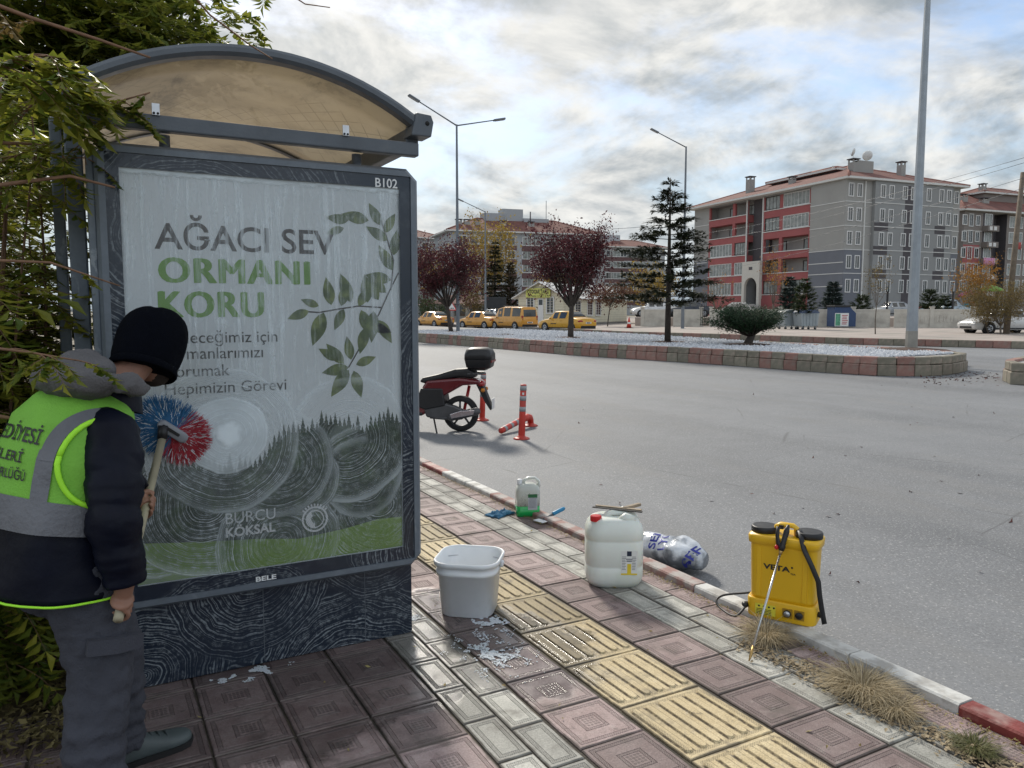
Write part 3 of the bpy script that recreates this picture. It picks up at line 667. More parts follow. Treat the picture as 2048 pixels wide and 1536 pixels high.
mb = MB(); mb.add([(QX0-.01, PY+.010, QZ0-.01), (QX1+.01, PY+.010, QZ0-.01), (QX1+.01, PY+.010, QZ1+.01), (QX0-.01, PY+.010, QZ1+.01)], [(0, 1, 2, 3)])
mb.at(panel).build('glass_pane', m_glass, panel)

# ------------------------------------------------------------------ shelter
shel = thing('bus_shelter', 'bus shelter with a tinted barrel roof on grey steel posts', 'bus shelter', (.69, 4.6, 0))
m_tint = bpy.data.materials.new('tinted_polycarbonate'); m_tint.use_nodes = True
g = NG(m_tint); g.t.nodes.clear(); O = g.obj(); q = g.xyz(O)
st = g.noise(O, 5, 6, .7); fine = g.noise(O, 190, 2, .6)
wv = g.n('ShaderNodeTexWave'); wv.inputs['Scale'].default_value = 9; wv.inputs['Distortion'].default_value = 3; wv.inputs['Detail'].default_value = 2; g.l(O, wv.inputs['Vector'])
cbase = g.mix(g.step(st, .45, .72), (.44, .385, .30), (.26, .225, .18))
cbase = g.mix(g.m('MULTIPLY', g.step(g.noise(g.vmul(O, (2, .6, 2)), 2.3, 5, .7), .6, .72), .7), cbase, (.10, .095, .09))
cbase = g.mix(g.m('MULTIPLY', g.step(g.noise(O, 1.4, 2), .5, .62), .5), cbase, (.66, .59, .47))
cbase = g.mix(g.m('MULTIPLY', fine, .25), cbase, (.58, .50, .39))
def hatch(a_, b_, k_): return g.step(g.m('ABSOLUTE', g.m('SUBTRACT', g.m('FRACT', g.m('ADD', g.m('MULTIPLY', q[0], a_*k_), g.m('MULTIPLY', q[1], b_*k_))), .5)), .44, .49)
hm = g.m('MULTIPLY', g.m('MAXIMUM', hatch(1., .45, 11.), hatch(-.8, .5, 13.)), g.step(g.noise(O, 2.1, 2), .48, .6))
cbase = g.mix(g.m('MULTIPLY', hm, .5), cbase, (.20, .165, .13))
tl = g.n('ShaderNodeBsdfTranslucent'); g.l(cbase, tl.inputs[0]); df = g.n('ShaderNodeBsdfPrincipled'); g.l(cbase, df.inputs['Base Color']); df.inputs['Roughness'].default_value = .25
tp = g.n('ShaderNodeBsdfTransparent'); tp.inputs[0].default_value = (.72, .65, .53, 1)
m1 = g.n('ShaderNodeMixShader'); m1.inputs[0].default_value = .55; g.l(df.outputs[0], m1.inputs[1]); g.l(tl.outputs[0], m1.inputs[2])
m2 = g.n('ShaderNodeMixShader'); m2.inputs[0].default_value = .32; g.l(m1.outputs[0], m2.inputs[1]); g.l(tp.outputs[0], m2.inputs[2])
om = g.n('ShaderNodeOutputMaterial'); g.l(m2.outputs[0], om.inputs[0])
AX0, AX1, AZ, RISE, YF, YB = -.03, 1.345, 2.368, .212, 3.33, 6.3
half = (AX1-AX0)/2; RC = (half*half+RISE*RISE)/(2*RISE); AC = (AX0+AX1)/2; th = math.asin(half/RC)
def arcpt(t, r): a = -th+2*th*t; return AC+r*math.sin(a), AZ+RISE-RC+r*math.cos(a)
mb = MB(); rs = []
for j in range(13):
    rs.append([(arcpt(k/20, RC-.012)[0], YF+.03+(YB-YF-.06)*j/12, arcpt(k/20, RC-.012)[1]) for k in range(21)])
mb.rings(rs, (False, False), 0, True, None, False); mb.at(shel).build('roof_sheet', m_tint, shel, solid=.006)
for y in (YF, (YF+YB)/2, YB):
    mb = MB(); rs = []
    for k in range(25):
        t = k/24; a = arcpt(t, RC-.022); b_ = arcpt(t, RC+.024); c_ = arcpt(t, RC+.010); d = arcpt(t, RC-.008)
        rs.append([(a[0], y, a[1]), (d[0], y-.012, d[1]), (c_[0], y-.012, c_[1]), (b_[0], y, b_[1]), (b_[0], y+.05, b_[1]), (a[0], y+.05, a[1])])
    mb.rings(rs, (True, True), 0, False); mb.at(shel).build('roof_arch', m_steel, shel)
for x in (AX0+.01, AX1-.02):
    mb = MB(); mb.bx(x-.03, x+.03, YF+.06, YB+.02, AZ-.085, AZ+.0); mb.at(shel).build('eave_beam', m_steel, shel, bev=.006)
# end bracket pieces
for x, s_ in ((AX0-.005, -1), (AX1-.01, 1)):
    mb = MB(); pl = [(x-.045, AZ-.045), (x+.05, AZ-.045), (x+.062, AZ+.02), (x+.05, AZ+.05), (x-.02, AZ+.055)]
    if s_ < 0: pl = [(2*x-a, b_) for a, b_ in pl][::-1]
    mb.prism(pl, YF-.02, YF+.09); o = mb.at(shel).build('end_bracket', m_steel, shel, bev=.005)
    mb = MB(); mb.lathe([(.010, 0), (.010, .004)], 14, M=TR(x+.03*s_, YF-.018, AZ+.012) @ Matrix.Rotation(rad(90), 4, 'X')); b2 = mb.at(shel).build('bolt_hole', mat('hole_black', (.01, .01, .01), .8), o)
mb = MB(); mb.bx(AX0+.04, AX1-.01, YF+.005, YF+.055, 2.238, 2.297); mb.at(shel).build('front_beam', m_steel, shel, bev=.006)
m_zinc = mat('zinc_plate', (.55, .56, .58), .35, .8, var=.1, vs=20)
m_dark = mat('black_rubber', (.012, .012, .013), .7, var=.2)
for x in (.262, 1.0):
    mb = MB(); mb.bx(x-.014, x+.014, YF-.004, YF+.002, 2.292, 2.336); o = mb.at(shel).build('roof_clip', m_zinc, shel, bev=.001)
    mb = MB()
    for dx in (-.007, .007): mb.lathe([(.0045, 0), (.0045, .003)], 10, M=TR(x+dx, YF-.004, 2.299) @ Matrix.Rotation(rad(90), 4, 'X'))
    mb.at(shel).build('clip_screw', m_dark, o)
for x, y in ((1.085, 3.46), (.30, 3.46)):
    mb = MB(); mb.tube([(x, y, 2.15), (x, y, 2.245)], .021, 14); mb.at(shel).build('roof_stub', m_steel, shel)
m_post = soapy('soapy_post_paint', (.085, .105, .13), .40, 7, 3.5, (.5, .7), .4)
for x0, x1, y0, y1 in ((-.105, -.062, 3.72, 3.78), (-.052, .010, 3.56, 3.62), (.017, .045, 3.40, 3.60)):
    mb = MB(); mb.bx(x0, x1, y0, y1, 0, 2.33 if x0 < 0 else 2.18); mb.at(shel).build('post', m_post, shel, bev=.006)
for x, y in ((-.02, 6.1), (1.30, 6.1)):
    mb = MB(); mb.bx(x-.04, x+.04, y-.04, y+.04, 0, 2.33); mb.at(shel).build('post', m_post, shel, bev=.006)
mb = MB(); mb.bx(.10, .45, 4.0, 5.7, .42, .46); bn = mb.at(shel).build('bench_seat', m_steel, shel, bev=.008)
for y in (4.2, 5.5):
    mb = MB(); mb.bx(.25, .31, y-.03, y+.03, 0, .42); mb.at(shel).build('bench_leg', m_steel, shel)
m_pane = mat('clear_glass', (.8, .85, .85), .03, trans=1., var=.01)
for y0, y1 in ((3.85, 4.9), (4.95, 6.0)):
    mb = MB(); mb.bx(-.03, -.022, y0, y1, .3, 2.1); mb.at(shel).build('rear_glass', m_pane, shel)
# ================================================================== things on the pavement
m_wpl = mat('white_plastic', (.76, .79, .82), .42, var=.06, vs=7, bump=.05, bs=60, col2=(.50, .51, .50), c2s=6, c2r=(.58, .8), sss=.05)
m_milk = mat('milky_plastic', (.74, .78, .74), .34, var=.05, vs=4, bump=.04, bs=40, col2=(.66, .70, .64), c2s=5, sss=.12)
m_redp = mat('red_plastic', (.55, .015, .02), .35, var=.1)
m_blk = mat('black_plastic', (.012, .012, .014), .45, var=.2, vs=20)
m_paperw = mat('label_paper', (.72, .73, .72), .55, var=.05)
m_navy = mat('label_navy', (.012, .02, .05), .5); m_ylab = mat('label_yellow', (.72, .55, .03), .5); m_txt = mat('label_grey_text', (.20, .21, .23), .6)
def rr_ring(w, d, r, z, n=5): return [(x, y, z) for x, y in rrect(w, d, r, n)]
# --- bucket
bk = thing('bucket', 'open white plastic bucket with wet grey rim beside the poster panel', 'bucket', (1.692, 3.585, 0.0), rad(-38))
mb = MB(); rs = [rr_ring(.255, .255, .07, 0), rr_ring(.268, .268, .075, .004), rr_ring(.30, .30, .085, .215), rr_ring(.318, .318, .09, .217), rr_ring(.322, .322, .09, .235), rr_ring(.312, .312, .09, .238), rr_ring(.316, .316, .09, .262),
                 rr_ring(.338, .338, .095, .264), rr_ring(.342, .342, .095, .282), rr_ring(.334, .334, .095, .288), rr_ring(.322, .322, .09, .286), rr_ring(.312, .312, .088, .27), rr_ring(.288, .288, .08, .20), rr_ring(.262, .262, .07, .012)]
mb.rings(rs, (True, True), 0, True); mb.build('body', m_wpl, bk)
mb = MB(); mb.rings([rr_ring(.268, .268, .07, .07), rr_ring(.268, .268, .07, .072)], (True, True)); mb.build('soapy_water', mat('soapy_water', (.62, .66, .68), .15, var=.15, vs=14, bump=.3, bs=30), bk)
for s_ in (-1, 1):
    mb = MB(); mb.lathe([(.018, 0), (.018, .012)], 14, M=TR(s_*.166, 0, .25) @ Matrix.Rotation(rad(90*s_), 4, 'Y')); mb.build('bail_boss', m_wpl, bk)
mb = MB(); mb.tube([(.178*math.cos(rad(a)), .178*math.sin(rad(a))*.98, .252-.02*math.sin(rad(a))) for a in range(0, 181, 12)], .0025, 6); mb.build('bail', m_zinc, bk)
# --- big jerrycan
jc = thing('jerrycan', 'large white jerrycan with a red cap and yellow-footed label', 'jerrycan', (2.595, 3.565, 0.0), rad(-30))
mb = MB(); W, D = .325, .275
rs = [rr_ring(.25, .20, .08, 0), rr_ring(.285, .235, .09, .004), rr_ring(.315, .265, .09, .035), rr_ring(W, D, .09, .06), rr_ring(W, D, .09, .115), rr_ring(W-.006, D-.006, .09, .121), rr_ring(W, D, .09, .127),
      rr_ring(W, D, .09, .262), rr_ring(W-.006, D-.006, .09, .268), rr_ring(W, D, .09, .274), rr_ring(W, D, .09, .318), rr_ring(W-.02, D-.02, .09, .350), rr_ring(W-.06, D-.06, .085, .378), rr_ring(W-.10, D-.10, .07, .388)]
mb.rings(rs, (True, True), 0, True); o = mb.build('body', m_milk, jc)
cut = MB()
mb = MB(); mb.tube([(.135, .0, .352), (.11, .0, .392), (.06, .0, .405), (-.01, .0, .404), (-.04, .0, .392), (-.055, .0, .37)], [.022, .024, .024, .023, .022, .02], 12, sq=(1.1, .8)); mb.build('handle', m_milk, jc)
mb = MB(); mb.tube([(.02, -.06, .37), (.06, -.07, .392), (.11, -.06, .382)], [.02, .03, .02], 10); mb.build('shoulder_bulge', m_milk, jc)
mb = MB(); mb.tube([(.02, .07, .37), (.06, .078, .392), (.11, .066, .382)], [.02, .03, .02], 10); mb.build('shoulder_bulge', m_milk, jc)
mb = MB(); k = 22; r0 = .031
def knurl(r, z): return [((r+(.0012 if j % 2 else -.0005))*math.cos(2*math.pi*j/44), (r+(.0012 if j % 2 else -.0005))*math.sin(2*math.pi*j/44), z) for j in range(44)]
mb.rings([knurl(r0, .0), knurl(r0, .026), knurl(r0-.004, .030)], (True, True), 0, False, TR(-.108, -.060, .372)); mb.build('cap', m_redp, jc, rot=(0, 0, 0))
mb = MB(); mb.tube([(-.108, -.060, .30), (-.108, -.060, .374)], .027, 14); mb.build('neck', m_milk, jc)
# label on the side facing the camera, right half
lm = MB(); lm.add([(.028, -.1387, .085), (.118, -.1387, .085), (.118, -.1387, .222), (.028, -.1387, .222)], [(0, 1, 2, 3)]); lb = lm.build('label', m_paperw, jc, solid=.001)
def lrect(x0, x1, z0, z1, m, y=-.1396): b = MB(); b.flat([(x0, z0), (x1, z0), (x1, z1), (x0, z1)], y); b.build('label_print', m, lb)
lrect(.028, .118, .085, .094, m_ylab); lrect(.062, .084, .094, .148, m_ylab); lrect(.060, .086, .192, .220, m_navy)
b = MB()
for i in range(9):
    z = .186-.009*i
    for x0, x1 in ((.032, .057), (.089, .114)): b.flat([(x0, z), (x1-rv(0, .008), z), (x1-rv(0, .008), z+.0035), (x0, z+.0035)], -.1396)
b.flat([(.058, .160), (.088, .160), (.088, .168), (.058, .168)], -.1396); b.flat([(.055, .172), (.091, .172), (.091, .178), (.055, .178)], -.1396)
stuff(b.build('label_lines', m_txt, lb))
# --- window wiper lying on the jerrycan
m_wood = mat('weathered_wood', (.30, .24, .17), .75, var=.3, vs=14, bump=.3, bs=50, col2=(.42, .36, .28), c2s=5)
wp = thing('squeegee', 'wooden squeegee lying across the top of the white jerrycan', 'squeegee', (2.625, 3.565, .4175), rad(-52))
mb = MB(); mb.bx(-.135, .135, -.012, .012, 0, .014); mb.build('head', m_wood, wp, bev=.002)
mb = MB(); mb.bx(-.145, .145, -.034, -.012, .003, .008); mb.build('blade', m_dark, wp)
mb = MB(); mb.bx(.02, .045, .012, .155, .001, .019, M=rot_z(rad(-24))); mb.build('handle', m_wood, wp, bev=.004)
# --- small jerrycan with green liquid
m_clear = mat('cloudy_clear_plastic', (.82, .86, .80), .3, trans=.35, var=.03, vs=5)
m_gliq = mat('green_liquid', (.015, .42, .10), .2, var=.05, vs=3, coat=.3)
gj = thing('bottle', 'clear plastic can a third full of green liquid on the kerb edge', 'bottle', (2.885, 5.075, 0.0), rad(-22))
def gr(z, w=.178, d=.125, r=.03): return rr_ring(w, d, r, z, 4)
mb = MB(); mb.rings([gr(0, .165, .112), gr(.004), gr(.082)], (True, True)); mb.build('liquid', m_gliq, gj)
mb = MB(); mb.rings([gr(.0825), gr(.20), gr(.225, .165, .115), gr(.245, .10, .10, .04)], (False, True)); mb.build('body', m_clear, gj, solid=.002)
mb = MB(); mb.tube([(-.03, 0, .235), (-.03, 0, .268), (.005, 0, .285), (.055, 0, .285), (.083, 0, .262), (.083, 0, .215)], [.014, .014, .013, .013, .014, .016], 10); mb.build('handle', m_clear, gj)
mb = MB(); mb.lathe([(.018, .235), (.019, .245), (.019, .275), (.016, .279)], 18, (-.062, 0, 0)); mb.build('cap', m_wpl, gj)
lm = MB(); lm.flat([(-.005, .055), (.066, .055), (.066, .175), (-.005, .175)], -.0635); lb = lm.build('label', mat('label_silver', (.46, .48, .52), .4, var=.1, vs=60), gj, solid=.001)
b = MB(); b.flat([(-.005, .148), (.066, .148), (.066, .175), (-.005, .175)], -.0645); b.build('label_print', mat('label_green', (.02, .14, .05), .5), lb)
b = MB()
for i in range(8): b.flat([(.002, .138-.0095*i), (.060-rv(0, .02), .138-.0095*i), (.060, .1415-.0095*i), (.002, .1415-.0095*i)], -.0645)
stuff(b.build('label_lines', m_txt, lb))
# --- blue cloth
m_cloth = mat('blue_cloth', (.05, .17, .30), .9, var=.25, vs=30, bump=.5, bs=200)
mb = MB(); n = 22; pts = []
for j in range(n+1):
    for i in range(n+1):
        u, v_ = i/n-.5, j/n-.5; x = u*.20*(1+.3*noise.noise((u*3, v_*3, 4))); y = v_*.13*(1+.4*noise.noise((u*3, v_*3, 9)))
        z = .008+.034*abs(noise.noise((u*4, v_*5, 2)))+.026*max(0, noise.noise((u*9, v_*8, 6)))
        pts.append((x, y, z*(1-(2*max(abs(u), abs(v_)))**6)+.003))
mb.add(pts, [(j*(n+1)+i, j*(n+1)+i+1, (j+1)*(n+1)+i+1, (j+1)*(n+1)+i) for j in range(n) for i in range(n)], 0, True)
tag(mb.build('cleaning_cloth', m_cloth, loc=(2.70, 5.17, .0), rot=(0, 0, .3), solid=.003), 'crumpled blue cleaning cloth on the pavers beside the green bottle', 'cloth')
# --- glass scraper
sp = thing('scraper', 'small scraper with white head and blue handle lying by the kerb', 'scraper', (2.93, 4.85, .012), rad(14))
m_bluep = mat('blue_plastic', (.02, .22, .42), .4, var=.1)
mb = MB(); mb.bx(-.105, -.045, -.05, .05, 0, .007); mb.build('head', m_wpl, sp, bev=.003)
mb = MB(); mb.tube([(-.045, 0, .008), (.05, 0, .03)], .010, 10); mb.build('shaft', m_steel, sp)
mb = MB(); mb.tube([(.05, 0, .03), (.06, 0, .034), (.16, 0, .052), (.175, 0, .055)], [.012, .015, .015, .011], 12); mb.build('handle', m_bluep, sp)
# --- bag of rags on the road behind the kerb
m_bag = mat('printed_plastic_bag', (.62, .66, .72), .22, var=.25, vs=9, bump=.7, bs=26, col2=(.16, .18, .21), c2s=6.5, c2r=(.46, .60), coat=.4)
bg_ = thing('plastic_bag', 'knotted plastic bag of rags with blue letters lying behind the kerb', 'bag', (3.20, 3.88, gz(3.2)), rad(-68))
def bagp(u, v_):
    a = 2*math.pi*v_; t = u*2-1; s = (1-abs(t)**3.2)**.5 if abs(t) < 1 else 0
    x = t*.33; ry = .125*s*(1+.12*math.sin(3*t)); rz_ = .125*s
    p = Vector((x, ry*math.cos(a), .105+rz_*.85*math.sin(a)))
    k = noise.noise((x*7, p.y*9, p.z*9))*.03+noise.noise((x*19, p.y*21, p.z*21))*.012
    p += Vector((0, math.cos(a), math.sin(a)))*k*s; p.z = max(p.z, .002); return p
mb = MB(); mb.rings([[bagp(i/30, j/28) for j in range(28)] for i in range(1, 30)], (True, True)); bag = mb.build('sack', m_bag, bg_)
mb = MB(); mb.tube([(-.31, 0, .10), (-.36, .01, .09), (-.40, .03, .05), (-.43, .02, .03)], [.03, .012, .03, .045], 9); mb.build('knot', m_bag, bg_)
tree_b = BVHTree.FromPolygons([Vector(v_) for v_ in bag.data.vertices.values() and [p.co.copy() for p in bag.data.vertices]], [tuple(f.vertices) for f in bag.data.polygons])
m_blueink = mat('blue_ink', (.02, .03, .30), .4)
def bagtext(s, x0, x1, y0, cap, rot):
    b = MB(); v_, f = text_tris(s, .02); a = min(p[0] for p in v_); w = max(p[0] for p in v_)-a; k = (x1-x0)/w; vs_ = []
    for p in v_:
        q = Vector((x0+(p[0]-a)*k, y0+p[1]*cap/.73)); q.rotate(Matrix.Rotation(rot, 2)) if False else None
        c_, s_ = math.cos(rot), math.sin(rot); x, y = q.x*c_-q.y*s_, q.x*s_+q.y*c_
        h = tree_b.ray_cast(Vector((x, -.6+0*y, .10+y)) + Vector((0, 0, .35)), Vector((0, 1, -.6)).normalized())
        vs_.append(h[0]+h[1]*.003*(1 if h[1].y < 0 or h[1].z > 0 else -1) if h[0] else None)
    fs = [t for t in f if all(vs_[i] is not None for i in t)]
    ok = [p or Vector((0, 0, .1)) for p in vs_]; b.add(ok, fs); stuff(b.build('bag_print', m_blueink, bag))
bagtext('SEF', -.02, .14, -.02, .05, rad(95)); bagtext('LYO', -.03, .15, -.09, .055, rad(100)); bagtext('SEF', -.02, .15, -.27, .055, rad(75)); bagtext('I', -.02, .02, .17, .055, rad(90))
# --- knapsack sprayer
m_ytank = mat('yellow_tank_plastic', (.74, .44, .012), .38, var=.05, vs=5, bump=.03, bs=50)
yl = MB()
sy = thing('sprayer', 'yellow knapsack sprayer with black lids standing on the kerb', 'sprayer', (2.975, 2.655, .042), rad(-60))
TW, TD = .315, .17
def tr_(w, d, z, r=.04): return [(x, y, z) for x, y in rrect(w, d, r, 5)]
mb = MB(); mb.rings([tr_(.315, .165, 0), tr_(.325, .178, .006), tr_(.330, .184, .095), tr_(.322, .178, .104)], (True, True), 0, True); base = mb.build('pump_base', m_ytank, sy, bev=.003)
mb = MB(); mb.rings([tr_(.300, .160, .102), tr_(.302, .162, .12), tr_(.316, .168, .385), tr_(.318, .170, .392), tr_(.335, .186, .396), tr_(.340, .190, .430), tr_(.330, .182, .440)], (True, True), 0, True); tank = mb.build('tank', m_ytank, sy)
for x in (-.108, .108):
    mb = MB(); mb.rings([tr_(.022, .006, .12, .002), tr_(.022, .006, .38, .002)], (True, True), 0, False, TR(x, -.083, 0)); mb.build('tank_rib', m_ytank, tank)
    mb = MB(); mb.lathe([(.060, .436), (.064, .442), (.064, .466), (.060, .472), (.050, .470), (.03, .473)], 32, (x*.98, 0, 0)); mb.build('lid', m_blk, sy)
mb = MB(); mb.tube([(-.050, 0, .43), (-.046, 0, .478), (-.03, 0, .488), (.03, 0, .488), (.046, 0, .478), (.050, 0, .43)], .013, 10, sq=(1.6, 1)); mb.build('carry_handle', m_ytank, sy)
mb = MB(); put_text(mb, 'VETA', -.088, .040, .268, .027, -.0850, .035); put_text(mb, 'TEA', .041, .066, .256, .009, -.0850, .02)
mb.lathe([(.005, 0), (.005, .0006)], 14, M=TR(.048, -.0845, .293) @ Matrix.Rotation(rad(90), 4, 'X')); mb.build('brand_print', m_blk, tank)
mb = MB(); mb.flat([(-.118, .022), (-.020, .022), (-.020, .080), (-.118, .080)], -.0935); lb = mb.build('label', mat('label_bright_yellow', (.70, .62, .05), .5), base, solid=.001)
b = MB()
for i in range(4): b.lathe([(.005, 0), (.005, .0006)], 12, M=TR(-.10+.024*i, -.0942, .068) @ Matrix.Rotation(rad(90), 4, 'X'))
for i in range(4): b.flat([(-.112, .05-.008*i), (-.04, .05-.008*i), (-.04, .0535-.008*i), (-.112, .0535-.008*i)], -.0945)
stuff(b.build('label_lines', m_blk, lb))
for x, r in ((.035, .018), (.09, .018)):
    mb = MB(); mb.bx(x-.023, x+.023, -.0960, -.090, .030, .078); pl = mb.build('control_plate', mat('dark_amber', (.30, .17, .01), .5), base)
    mb = MB(); mb.lathe([(r, 0), (r, .006), (r*.8, .009)], 20, M=TR(x, -.096, .054) @ Matrix.Rotation(rad(90), 4, 'X')); mb.build('gauge' if x < .05 else 'switch', m_blk, base)
    if x < .05: mb = MB(); mb.lathe([(r*.8, 0), (r*.8, .001)], 20, M=TR(x, -.1055, .054) @ Matrix.Rotation(rad(90), 4, 'X')); mb.build('gauge_dial', m_zinc, base)
sy.scale = (1, 1, .945)
syM = TR(*sy.location) @ rot_z(rad(-60)); syI = syM.inverted()
def sl_(p): return syI @ Vector(p)
mb = MB(); mb.tube([(-.162, -.06, .052), (-.175, -.075, .052), (-.165, -.09, .05)], [.014, .016, .012], 10); mb.build('hose_nut', m_blk, base)
hp = [sl_(fp(*q_, z)) for q_, z in (((1508, 1228), .09), ((1470, 1232), .05), ((1440, 1215), .05), ((1433, 1200), .07), ((1445, 1190), .09), ((1470, 1186), .105), ((1492, 1184), .12), ((1512, 1182), .13))]
hq = [Vector((-.165, -.085, .05))]+hp[1:]; hs = []
for i in range(len(hq)-1):
    p0, p1, p2, p3 = hq[max(0, i-1)], hq[i], hq[i+1], hq[min(len(hq)-1, i+2)]
    for k in range(6): t_ = k/6; hs.append(.5*((2*p1)+(p2-p0)*t_+(2*p0-5*p1+4*p2-p3)*t_*t_+(3*p1-p0-3*p2+p3)*t_**3))
mb = MB(); mb.tube(hs+[hq[-1]], .006, 8); mb.build('hose', m_blk, sy)
# strap down the right-hand side
def ribbon(pts, w, nrm, name, m, par, solid=.003):
    b = MB(); rs = []
    for p in pts:
        p = Vector(p); rs.append([p-Vector(nrm)*w/2, p+Vector(nrm)*w/2])
    b.rings(rs, (False, False), 0, True, None, False); return b.build(name, m, par, solid=solid)
ribbon([(.045, .01, .475), (.07, -.04, .475), (.09, -.092, .445), (.105, -.104, .40), (.14, -.108, .33), (.172, -.10, .25), (.178, -.09, .18), (.185, -.07, .11), (.192, -.05, .05), (.197, -.04, .015)], .026, (.75, .5, .2), 'strap', m_blk, sy)
mb = MB(); mb.tube([(.163, -.03, .055), (.18, -.035, .055)], .014, 12); mb.build('strap_boss', m_blk, sy)
mb = MB(); mb.bx(-.03, -.01, -.03, .03, .47, .49); mb.build('lance_clip', m_blk, sy)
# lance leaning on the tank
ln = thing('spray_lance', 'steel spray lance with black trigger leaning on the yellow sprayer', 'spray lance', fp(1498, 1322))
tip = fp(1498, 1322, .006); nrm = (syM.to_3x3() @ Vector((0, -1, 0)))
gripb = onwall(1561, 1105, syM @ Vector((0, -.135, .3)), nrm); top = onwall(1577, 1050, syM @ Vector((0, -.10, .3)), nrm)
ax = (gripb-tip).normalized(); o0 = Vector(ln.location)
def lp(t): return tip+(gripb-tip)*t-o0
m_inox = mat('brushed_steel', (.55, .56, .57), .3, .9, var=.08, vs=30); m_brass = mat('brass', (.45, .30, .12), .35, .9, var=.15)
mb = MB(); mb.tube([lp(.13), lp(1.0)], .0055, 12); mb.build('tube', m_inox, ln)
mb = MB(); mb.tube([lp(.0), lp(.03), lp(.035), lp(.085), lp(.09), lp(.13)], [.003, .005, .0065, .0065, .0055, .0055], 12); mb.build('nozzle', m_brass, ln)
mb = MB(); mb.tube([lp(.985), lp(1.02), lp(1.03)], [.008, .010, .009], 12); mb.build('collar', m_brass, ln)
gt = lp(1.02); tt = top-o0
side = (tt-gt).normalized().cross(nrm).normalized()
mb = MB(); mb.tube([gt, gt+(tt-gt)*.15, gt+(tt-gt)*.25, gt+(tt-gt)*.75, tt], [.013, .016, .012, .014, .006], 12); mb.build('grip', m_blk, ln)
lv = -side if (-side).dot(CR) < 0 else side
mb = MB(); mb.tube([gt+(tt-gt)*.1, gt+(tt-gt)*.22+lv*.022, gt+(tt-gt)*.5+lv*.036, gt+(tt-gt)*.82+lv*.042], [.008, .007, .006, .006], 10, sq=(1, 1.6)); mb.build('trigger', m_blk, ln)
mb = MB(); mb.ell(gt+(tt-gt)*.06+lv*.024, (.010, .010, .012)); mb.build('lock', m_redp, ln)
# --- delineator posts
m_orange = mat('orange_red_plastic', (.52, .035, .02), .45, var=.12, vs=7, col2=(.40, .05, .035), c2s=5)
m_refl = mat('reflective_band', (.30, .31, .32), .4, var=.1)
def delin_base(par):
    b = MB(); b.lathe([(.105, 0), (.105, .012), (.085, .022), (.052, .034), (.046, .05)], 24); f = b.build('base', m_orange, par)
    for k in range(4):
        a = rad(45+90*k); b = MB(); b.lathe([(.012, 0), (.012, .003)], 8, (.08*math.cos(a), .08*math.sin(a), .021)); b.build('bolt', m_dark, f)
def delin(px, py, lean, label):
    p = gp(px, py); d = thing('delineator_post', label, 'bollard', p, 0, 'flexible lane posts by the scooter')
    delin_base(d); M = Matrix.Rotation(lean, 4, CF.cross(Vector((0, 0, 1))).cross(Vector((0, 0, 1))).normalized())
    b = MB(); pr = [(.045, .04)] + [(.0445-.0015*(i % 2), .05+.014*i) for i in range(9)] + [(.042, .20), (.040, .70), (.034, .708)]
    b.lathe(pr, 24, M=M); b.build('tube', m_orange, d)
    for z in (.36, .50, .63):
        b = MB(); b.lathe([(.0424, z), (.0424, z+.06)], 24, M=M, cap=(False, False)); b.build('band', m_refl, d, solid=.001)
    b = MB(); b.bx(-.012, .012, -.0435, -.0425, .575, .605, M=M @ rot_z(-YAW)); b.build('mark', m_paperw, d)
delin(1043, 878, rad(-2), 'upright orange delineator post nearest the kerb with a white mark')
delin(964, 841, rad(-2), 'orange delineator post standing behind the scooter wheel')
p = gp(1061, 852); d = thing('delineator_post', 'knocked-over orange delineator post lying on the asphalt', 'bollard', p, 0, 'flexible lane posts by the scooter')
delin_base(d); e = gp(1003, 863, .04)-p; e2 = Vector((e.x, e.y, 0))
path = [Vector((0, 0, .03)), Vector((0, 0, .09)), Vector((0, 0, .125))+e2*.03, Vector((0, 0, .14))+e2*.12, Vector((0, 0, .132))+e2*.2]
b = MB(); b.tube(path + [Vector((0, 0, .125))+e2*.3], [.045, .045, .048, .05, .047, .043], 18); b.build('bent_stump', m_orange, d)
pts = [Vector((0, 0, .125))+e2*.3, Vector((0, 0, .045))+e2*1.03]
b = MB(); b.tube([pts[0]+(pts[1]-pts[0])*t for t in (0, .98, 1)], [.042, .040, .034], 20); b.build('tube', m_orange, d)
for t in (.25, .5, .78):
    b = MB(); b.tube([pts[0]+(pts[1]-pts[0])*t, pts[0]+(pts[1]-pts[0])*(t+.1)], .0425, 20, cap=False); b.build('band', m_refl, d)
# --- dry grass in the joints, soap foam, leaves
def tuft(px, py, n, rad_, hgt, col, name, label, seed):
    r = random.Random(seed); c_ = fp(px, py); b = MB()
    for i in range(n):
        a = r.uniform(0, 2*math.pi); rr = rad_*r.random()**.6*.45; base = Vector((rr*math.cos(a), rr*math.sin(a)*1.3, 0)); L_ = hgt*r.uniform(.5, 1.25); d = Vector((math.cos(a)+r.uniform(-.5, .5), math.sin(a)+r.uniform(-.5, .5), 0))
        pr_ = None; w = .0016; up = r.uniform(.25, .95)
        pts = [base, base+Vector((0, 0, up*L_*.55))+d*L_*.25, base+Vector((0, 0, up*L_*.7))+d*L_*.65, base+Vector((0, 0, up*L_*.45))+d*L_*1.0]
        u = Vector((-d.y, d.x, 0)).normalized()*w
        k = len(b.v); b.v += [tuple(p+s_*(1-t*.3)) for t, p in enumerate(pts[:3]) for s_ in (-u, u)]+[tuple(pts[3])]
        for f in ((0, 1, 3, 2), (2, 3, 5, 4), (4, 5, 6)): b.f.append([q_+k for q_ in f]); b.mi.append(0); b.sm.append(False)
    tag(b.build(name, col, loc=c_), label, 'grass')
